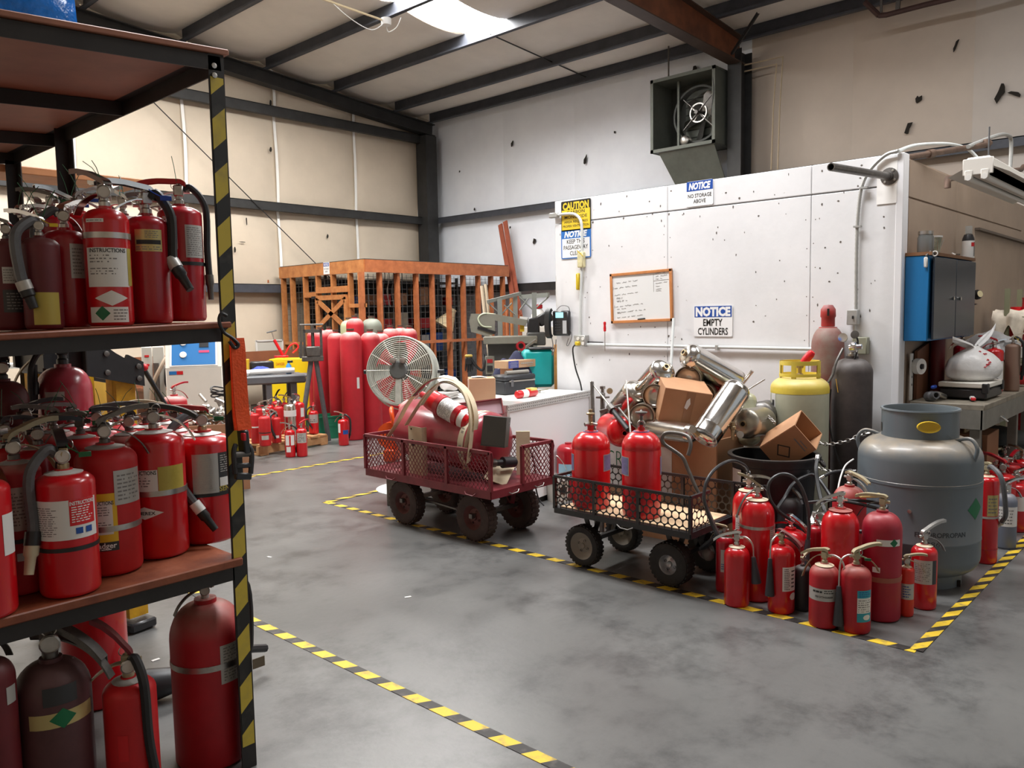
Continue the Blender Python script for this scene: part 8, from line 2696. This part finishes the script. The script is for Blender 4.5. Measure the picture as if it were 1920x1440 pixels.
part('frame', MB().box((-.03, 0, (z1 + z2) / 2), (.03, .12, z2 - z1)).box((.17, 0, (z1 + z2) / 2), (.03, .12, z2 - z1)).box((.07, 0, z2 - .02), (.22, .12, .04)), mDKS, t)
part('jaw_block', MB().box((.07, -.03, z1 + .12), (.17, .16, .12), None, .01), mDKS, t)
part('screw', MB().cyl((.07, 0, z1 + .15), (.07, 0, z2 + .06), .02, 10), mDKS, t)
part('tee_handle', MB().cyl((-.08, 0, z2 + .06), (.2, 0, z2 + .06), .012, 8), mDKS, t)
part('side_lever', MB().bar((-.08, -.06, z1 + .04), (-.07, -.06, z1 + .24), .05, .03), mDKS, t)
part('stand_pipe', MB().cyl((.04, 0, z1), (-.14, -.1, 0), .03, 10), mGRY, t)
part('stand_pipe', MB().cyl((.1, 0, z1), (.22, .1, 0), .03, 10), mGRY, t)
p, rz = at_floor(536, 11.5)
z1, z2 = ztop(536, 671, 11.5), ztop(520, 622, 11.5)
t = thing('hand_pump', 'red hand pump with a T handle standing on the yellow cabinet', 'pump', (p.x, p.y + .1, z1 + .003), rz)
part('barrel', MB().cyl((.02, 0, .03), (-.09, 0, z2 - z1 - .12), .022, 10), mRED, t)
part('rod', MB().cyl((-.09, 0, z2 - z1 - .12), (-.12, 0, z2 - z1), .008, 8), mSTL, t)
part('tee_handle', MB().cyl((-.19, 0, z2 - z1 - .015), (-.05, 0, z2 - z1 + .015), .01, 8), mGRY, t)
part('base', MB().box((0, 0, .015), (.2, .09, .03), None, .006), mRED2, t)
part('hose', MB().tube(spline([(.05, 0, .04), (.12, 0, .16), (.2, .0, .2), (.24, 0, .14), (.16, 0, .06)], 5), .012, 8), mRTAG, t)
single('brown_bench', MB().box((0, 0, .52), (2.6, .6, .04)).box((0, -.25, .95), (2.6, .03, .14)).box((-1.2, 0, .25), (.08, .5, .5)).box((1.2, 0, .25), (.08, .5, .5)).box((0, .26, .75), (2.6, .03, .5)), mat('red_brown_board', lin(128, 76, 48), .6, var=.1, scale=5), 'reddish brown timber bench along the back wall', 'bench', (6.3, 12.3, 0))
p = ony(505, 652, 12.92)
t = thing('wall_panel', 'pale framed panel low on the back wall left of the cage', 'panel', tuple(p))
part('panel', MB().box((0, 0, 0), (.5, .02, .26)), mEL, t)
for (x, z, sx_, sz_) in ((0, .13, .53, .025), (-.26, 0, .025, .28), (.26, 0, .025, .28)):
    part('frame_rail', MB().box((x, -.01, z), (sx_, .03, sz_)), mWHT, t)
# white bucket and third red cylinder behind the carts
x, y, r = stand(1046, 942, 23)
h = zat(1046, 893, x, y)
t = thing('white_bucket', 'white plastic bucket with a lid standing between the two carts', 'bucket', (x, y, 0), to_cam(x, y))
part('pail', MB().lathe([(0, 0), (r * .86, 0), (r * .98, h), (0, h)], 28), mat('bucket_white', lin(214, 210, 200), .45), t)
part('lid', MB().lathe([(r * .98, h - .03), (r * 1.04, h - .03), (r * 1.04, h + .006), (r * .96, h + .006), (r * .94, h - .004), (0, h - .004)], 28), mWHT, t)
part('hazard_label', curved(30, h * .3, h * .75, 50, r * .96, 8, 'diamond'), mINK, t)
part('bail', MB().tube(spline([(r, 0, h - .02), (r * .6, -.05, h + .1), (.0, -.05, h + .18), (-.2 * r, -.02, h + .16)], 5), .003, 5), mSTL, t)
x, y, r = stand(1074, 945, 15)
t = thing('gas_cylinder', 'dull red cylinder with a pale blue label behind the left one in the black cart', 'gas cylinder', (x + .1, y + .12, 0), to_cam(x, y))
h = zat(1074, 832, x + .1, y + .12)
part('body', body_mesh(.1, h, mRED2, .6), None, t)
part('label', curved(-20, h * .45, h * .66, 70, .101), mat('pale_blue_label', lin(150, 190, 210), .45), t)
# ------------------------------------------------------------------ timber and wire cage in the corner
mFIR = mat('orange_fir', lin(198, 134, 78), .55, col2=lin(164, 100, 54), scale=7)
mFIRD = mat('orange_brown_fir', lin(186, 110, 66), .55, col2=lin(150, 84, 48), scale=7)
mDSH = mat('dark_shelving', lin(52, 50, 48), .6, var=.2, scale=5)
mWIRE = mat('dark_mesh_wire', lin(110, 112, 112), .5, .5)
CX, CY = 7.88, 10.45
CXE, CYE = 11.25, onx(530, 600, CX).y + .02
t = cage = thing('timber_cage', 'orange timber framed wire cage filling the corner of the hall', 'cage', (CX, CY, 0))


def cg(x, y, z):
    return (x - CX, y - CY, z)


part('top_beam', MB().box(cg(CX - .0, (CY + CYE) / 2, 2.37), (.045, CYE - CY, .2)), mFIR, cage, smooth=False)
part('top_beam', MB().box(cg((CX + CXE) / 2, CY, 2.37), (CXE - CX, .045, .2)), mFIRD, cage, smooth=False)
for px in (532, 549, 573, 597, 625, 657, 676):
    y = onx(px, 600, CX).y
    part('stud', MB().box(cg(CX + .03, y, 1.14), (.09, .045, 2.26)), mFIR, cage, smooth=False)
for px in (684, 717, 750, 785, 815, 846, 873, 901, 925, 947):
    x = ony(px, 600, CY).x
    part('stud', MB().box(cg(x, CY + .05, 1.14), (.045, .1, 2.26)), mFIRD, cage, smooth=False)
for x_ in (9.0, 10.2):
    part('stud', MB().box(cg(x_, CYE, 1.14), (.045, .09, 2.26)), mFIRD, cage, smooth=False)
yd0, yd1 = onx(597, 600, CX).y, onx(657, 600, CX).y
zh = onx(627, 543, CX).z
part('door_header', MB().box(cg(CX - .01, (yd0 + yd1) / 2, zh), (.05, yd0 - yd1, .1)), mFIR, cage, smooth=False)
part('side_rail', MB().box(cg(CX, (onx(573, 600, CX).y + yd0) / 2, onx(585, 553, CX).z), (.05, onx(573, 600, CX).y - yd0, .09)), mFIR, cage, smooth=False)
part('side_rail', MB().box(cg(CX, (yd1 + CY) / 2, onx(668, 573, CX).z), (.05, yd1 - CY, .06)), mFIR, cage, smooth=False)
dr = part('cage_door', MB().box(cg(CX - .04, yd0 - .05, (zh - .1) / 2), (.04, .08, zh - .16)).box(cg(CX - .04, yd1 + .05, (zh - .1) / 2), (.04, .08, zh - .16)).box(cg(CX - .04, (yd0 + yd1) / 2, zh - .13), (.04, yd0 - yd1 - .06, .08)).box(cg(CX - .04, (yd0 + yd1) / 2, .1), (.04, yd0 - yd1 - .06, .08)), mFIR, cage, smooth=False)
for (a, b) in ((yd0 - .08, yd1 + .08), (yd1 + .08, yd0 - .08)):
    part('cross_brace', MB().bar(cg(CX - .05, a, zh - .18), cg(CX - .05, b, 1.4), .02, .085, up=(0, .6, .8)), mFIR, dr, smooth=False)
part('latch', MB().box(cg(CX - .07, yd0 + .02, zh - .12), (.02, .1, .04)), mBLK2, dr)
part('roof_sheet', MB().box(cg((CX + CXE) / 2, (CY + CYE) / 2, 2.478), (CXE - CX, CYE - CY, .012)), mDSH, cage)  # unseen roof, hinted at by the sign, added to darken the cage inside
zr = ony(880, 637, CY).z
part('mid_rail', MB().box(cg((CX + CXE) / 2, CY - .01, zr), (CXE - CX, .04, .05)), mFIRD, cage, smooth=False)
part('mid_rail', MB().box(cg(CX, (yd0 + CYE) / 2, zr), (.04, CYE - yd0, .05)), mFIR, cage, smooth=False)
mb = MB()
n = int((CXE - CX) / .1)
for i in range(n):
    mb.box(cg(CX + .05 + i * .1, CY + .11, 1.15), (.005, .005, 2.2))
for k in range(24):
    mb.box(cg((CX + CXE) / 2, CY + .105, .05 + k * .098), (CXE - CX, .005, .005))
o = part('wire_mesh', mb, mWIRE, cage, smooth=False)
o['kind'] = 'stuff'
mb = MB()
for i in range(int((CYE - CY) / .1)):
    mb.box(cg(CX + .09, CY + .05 + i * .1, 1.15), (.005, .005, 2.2))
for k in range(24):
    mb.box(cg(CX + .085, (CY + CYE) / 2, .05 + k * .098), (.005, CYE - CY, .005))
o = part('wire_mesh', mb, mWIRE, cage, smooth=False)
o['kind'] = 'stuff'
# notice on the cage
p = onx(612, 503, CX - .028)
ts = thing('notice_sign', 'small blue and white notice sign on the top beam of the timber cage', 'sign', tuple(p))
ts.rotation_euler = basis((-1, 0, 0), (0, -1, 0)).to_euler()
part('panel', MB().box((0, 0, 0), (.17, .2, .004)), mSWHITE, ts)
part('blue_field', MB().box((0, .06, .003), (.16, .06, .002)), mSBLUE, ts)
mb = MB()
put_txt(mb, 'NOTICE', 0, .06, .036, .13, None, .03, 0, .0046)
part('lettering', mb, mSWHITE, ts, smooth=False)
mb = MB()
put_txt(mb, 'NO STORAGE', 0, -.01, .025, .14, None, .01, 0, .0036)
put_txt(mb, 'ABOVE', 0, -.055, .025, .07, None, .01, 0, .0036)
part('lettering', mb, mSBLK, ts, smooth=False)
for i, (x, y, w_, rz, lab) in enumerate(((9.07, 12.1, 2.0, 0, 'dark steel shelving loaded with boxes inside the left of the cage'), (10.66, 12.1, 1.04, 0, 'dark steel shelving with tools inside the right of the cage'))):
    ts = thing('steel_shelving', lab, 'shelving', (x, y, 0), rz)
    part('back_sheet', MB().box((0, .3, 1.15), (w_, .01, 2.2)), mDSH, ts)
    for xx in (-w_ / 2, w_ / 2):
        for yy in (-.28, .28):
            part('upright', MB().box((xx, yy, 1.15), (.04, .04, 2.3)), mDSH, ts)
    for z in (.3, .85, 1.3, 1.75, 2.2):
        part('shelf', MB().box((0, 0, z), (w_, .58, .03)), mDSH, ts)
rg = random.Random(12)
cols = [mCARD, mCARDD, mDSH, mBLUE, mRED3, mGLAB, mat('dark_green_box', lin(50, 66, 56), .5), mBLK2, mat('pale_box', lin(190, 180, 160), .6)]
names = ['brown carton', 'dull brown carton', 'dark grey case', 'blue case', 'red case', 'silver grey case', 'dark green case', 'black case', 'pale carton']
spot = ['bottom', 'second', 'third', 'fourth']
for s_, (x0_, n_, y_) in enumerate(((8.3, 5, 12.0), (10.32, 3, 12.0))):
    for k, z in enumerate((.315, .865, 1.315, 1.765)):
        for i in range(n_):
            c_ = rg.randrange(9)
            w_, h_ = rg.uniform(.18, .3), rg.uniform(.15, .36)
            t = single('storage_box', MB().box((0, 0, h_ / 2), (w_, .36, h_), None, .006).box((0, -.181, h_ * .55), (w_ * .4, .004, h_ * .2)), cols[c_],
                       '%s on the %s shelf of the %s cage rack, %s from left' % (names[c_], spot[k], ('left', 'right')[s_], ORD[i]), 'box', (x0_ + i * (.37 if s_ == 0 else .33), y_, z + .001), rg.uniform(-.06, .06), group='boxes on the shelving inside the cage')
t = single('lampshade_funnel', MB().lathe([(.2, 0), (.06, .3), (.05, .36), (0, .37)], 20), mat('cream_funnel', lin(206, 188, 150), .6), 'cream coloured funnel hung inside the cage front', 'funnel', tuple(ony(832, 612, 10.72)), rot=(.3, .5, 0))
p = ony(712, 560, 10.8)
for i in range(6):
    q = p + Vector((i * .11, .02 * i, 0))
    hgt_ = q.z
    single('dangling_wire', MB().tube(spline([(0, 0, 0), (.03, 0, -.25), (-.02, .01, -.5), (.03, 0, -.75)], 5), .008, 5), (mGLAB, mGRY)[i % 2], ['first', 'second', 'third', 'fourth', 'fifth', 'sixth'][i] + ' hanging wire from the left inside the cage corner', 'wire', (q.x, q.y, 2.472), group='wires hanging inside the cage')
# boards and rods leaning by the cage end
for i, (a, b, lab) in enumerate((((938, 421), (952, 520), 'left of two reddish boards leaning up the white wall'), ((947, 415), (957, 520), 'right of two reddish boards leaning up the white wall'))):
    p, q = onx(a[0], a[1], 11.5), onx(b[0], b[1], 11.3)
    d = (q - p).normalized()
    q = p + d * (p.z / -d.z)
    q.x = 11.0 + .2 * i
    single('leaning_board', MB().bar(tuple(p - q), (0, 0, .01), .1, .03), mat('reddish_board', lin(158, 84, 62), .6, var=.1, scale=6), lab, 'board', tuple(q))
single('timber_stack', MB().box((0, 0, 0), (.5, .12, .05)).box((.1, 0, .05), (.45, .1, .045)), mFIRD, 'short timbers lying on the girt beside the cage', 'timber', tuple(onx(522, 528, CX + .1) + Vector((-.05, .12, .0))), .5)

# ------------------------------------------------------------------ metal band saw, rack frame and glove between cage and booth
p, rz = at_floor(955, 8.7)


def bs(px, py, d=8.7):
    q = dep(px, py, d) - p
    return RZ(-rz) @ q


mJET = mat('grey_machine_paint', lin(136, 134, 122), .45, .1, var=.1, scale=8)
mJETD = mat('dark_machine_paint', lin(78, 78, 76), .5, .1, var=.15, scale=8)
t = thing('band_saw', 'grey horizontal metal band saw on a dark cabinet stand', 'band saw', tuple(p), rz)
zc_ = bs(955, 640).z
xa, xb = bs(915, 680).x, bs(1000, 680).x
part('stand_cabinet', MB().box(((xa + xb) / 2, .1, zc_ * .5), (xb - xa, .34, zc_), None, .008), mJETD, t)
part('work_table', MB().box(((xa + xb) / 2, .0, bs(950, 642).z + .03), (xb - xa + .08, .36, .08), None, .006), mJET, t)
a, b = bs(887, 598), bs(1012, 618)
hd = part('saw_arm', MB().prism([(bs(880, 602).x, bs(880, 602).z), (bs(884, 622).x, bs(884, 622).z), (bs(912, 630).x, bs(912, 630).z), (bs(928, 626).x, bs(928, 626).z), (bs(928, 601).x, bs(928, 601).z), (bs(985, 611).x, bs(985, 611).z), (bs(990, 600).x, bs(990, 600).z), (bs(930, 589).x, bs(930, 589).z), (bs(884, 588).x, bs(884, 588).z)], .14, T(0, .12, 0) @ basis((0, -1, 0), (1, 0, 0))), mJET, t, smooth=False)
part('motor', MB().box(tuple(bs(1000, 612) + Vector((0, -.02, 0))), (.13, .2, .19), None, .015), mBLK2, hd)
part('drive_cover', MB().bar(tuple(bs(1008, 604)), tuple(bs(1034, 590)), .16, .12, ch=.015), mBLK2, hd)
part('name_plate', MB().box(tuple(bs(948, 596) + Vector((0, -.03, 0))), (.09, .006, .035), RY(.13)), mWHT, hd)
mb = MB()
q_ = bs(948, 596)
put_txt(mb, 'JET', 0, 0, .024, .06, T(q_.x, q_.y - .035, q_.z) @ RY(.13) @ basis((0, -1, 0), (1, 0, 0)), .03)
part('lettering', mb, mINKR, hd, smooth=False)
part('yellow_sticker', MB().box(tuple(bs(979, 614) + Vector((0, -.02, 0))), (.045, .006, .09)), mYLAB, hd)
part('yellow_sticker', MB().box(tuple(bs(904, 623) + Vector((0, -.035, 0))), (.055, .006, .03)), mYLAB, hd)
part('blade_guide', MB().bar(tuple(bs(896, 614) + Vector((0, -.05, 0))), tuple(bs(930, 624) + Vector((0, -.05, 0))), .05, .03), mBLK2, hd)
part('coolant_hose', MB().tube(spline([bs(930, 590) + Vector((0, -.06, 0)), bs(908, 588) + Vector((0, -.08, 0)), bs(897, 597) + Vector((0, -.08, 0)), bs(905, 611) + Vector((0, -.08, 0)), bs(922, 613) + Vector((0, -.06, 0))], 6), .008, 7), mat('pale_hose', lin(206, 214, 186), .4), hd)
part('vice_jaw', MB().box(tuple(bs(966, 640)), (.3, .2, .08), None, .006), mJETD, t)
part('pivot_block', MB().box(tuple(bs(1005, 635)), (.2, .26, .14), None, .01), mJETD, t)
part('feed_cylinder', MB().cyl(tuple(bs(967, 662) + Vector((0, -.2, 0))), tuple(bs(1004, 636) + Vector((0, -.2, 0))), .018, 10), mCHR, t)
part('red_wheel', MB().lathe([(.03, 0), (.05, 0), (.05, .03), (.03, .03), (.03, 0)], 18, Matrix.Translation(bs(975, 648) + Vector((0, -.2, 0))) @ basis((.3, -1, .2))), mRED2, t)
sw_ = part('switch_box', MB().box(tuple(bs(919, 684) + Vector((0, -.07, 0))), (.1, .04, .2), None, .006), mJET, t)
part('switch_face', MB().box(tuple(bs(919, 676) + Vector((0, -.095, 0))), (.06, .01, .04)), mRED2, sw_)
part('switch_face', MB().box(tuple(bs(919, 690) + Vector((0, -.095, 0))), (.06, .01, .06)), mBLK2, sw_)
part('bent_lever', MB().tube(spline([bs(880, 665) + Vector((0, -.1, 0)), bs(893, 685) + Vector((0, -.1, 0)), bs(905, 693) + Vector((0, -.1, 0)), bs(909, 680) + Vector((0, -.1, 0)), bs(907, 665) + Vector((0, -.05, 0))], 5), .015, 8), mBLK2, t)
gl = dep(879, 677, 8.6)
t = thing('work_glove', 'black work glove with a yellow cuff hanging on the saw lever', 'glove', tuple(gl), rz)
part('palm', MB().box((0, 0, 0), (.08, .03, .09), None, .012), mBLK, t)
for i, (x, l) in enumerate(((-.032, .06), (-.011, .075), (.011, .07), (.032, .055))):
    part('finger', MB().tube([(x, 0, -.03), (x * 1.15, -.004, -.05 - l * .6), (x * 1.2, -.01, -.045 - l)], [.0115, .0105, .007], 7), mBLK, t)
part('thumb', MB().tube([(.035, 0, .0), (.058, -.006, -.03), (.062, -.01, -.06)], [.012, .011, .008], 7), mBLK, t)
part('cuff', MB().box((0, 0, .055), (.085, .035, .03), None, .01), mat('mustard_cuff', lin(196, 166, 80), .7), t)
# lumber rack frame behind the saw
pr_, rzr = at_floor(965, 9.4)


def rf(px, py, d=9.4):
    return RZ(-rzr) @ (dep(px, py, d) - pr_)


t = thing('rack_frame', 'tall grey steel storage frame with thin cross braces behind the band saw', 'frame', tuple(pr_), rzr)
for (px, py, dy) in ((937, 560, 0), (966, 555, .35), (1001, 549, 0)):
    q = rf(px, py)
    part('upright', MB().box((q.x, dy, q.z / 2), (.055, .04, q.z)), mat('frame_grey', lin(138, 142, 136), .5, .2), t)
a, b = rf(915, 566), rf(976, 549)
part('top_beam', MB().bar((a.x, -.05, a.z), (b.x, .35, b.z), .03, .04), MATS['frame_grey'], t)
a, b = rf(975, 556), rf(1028, 553)
part('top_beam', MB().bar((a.x, .35, a.z), (b.x, .0, b.z), .03, .05), MATS['frame_grey'], t)
for (q1, q2) in (((915, 568), (940, 590)), ((940, 590), (960, 568)), ((973, 556), (1000, 582)), ((1000, 582), (1028, 557)), ((974, 582), (990, 560)), ((945, 572), (966, 590))):
    a, b = rf(*q1), rf(*q2)
    part('cross_brace', MB().cyl((a.x, .02, a.z), (b.x, .02, b.z), .008, 6), MATS['frame_grey'], t)
# thin rods and boards stacked upright inside the frame
for i, (px, py, mm, lab) in enumerate(((903, 536, mat('pale_rod', lin(204, 188, 164), .5), 'pale rod leaning at the left of the steel frame'), (910, 533, None, 'second pale rod leaning at the left of the steel frame'), (950, 575, mFIRD, 'upright reddish stick inside the steel frame'), (958, 560, mFIR, 'upright orange stick inside the steel frame'), (975, 590, mFIRD, 'short reddish stick inside the steel frame'))):
    mm = mm or MATS['pale_rod']
    q = dep(px, py, 9.5)
    e = dep(px + (30 if i < 2 else 6), 700, 9.3)
    e.z = 0
    single('stick', MB().bar(tuple(q - e), (0, 0, .005), .03, .025), mm, lab, 'stick', tuple(e), group='sticks standing in the steel frame')
q, rzq = at_floor(1012, 10.5)
zz = ztop(1012, 590, 10.5)
t = thing('white_bottle', 'large white bottle with a red cap behind the band saw', 'bottle', tuple(q), rzq)
part('stand', MB().box((0, 0, (zz - .16) / 2), (.5, .4, zz - .16)), mat('pale_cabinet', lin(222, 216, 206), .5), t)
part('bottle', MB().lathe([(.1, zz - .16), (.1, zz + .0), (.05, zz + .06), (.035, zz + .08), (0, zz + .08)], 18), mWHT, t)
part('red_cap', MB().lathe([(.05, zz + .08), (.05, zz + .13), (0, zz + .135)], 16), mRED2, t)
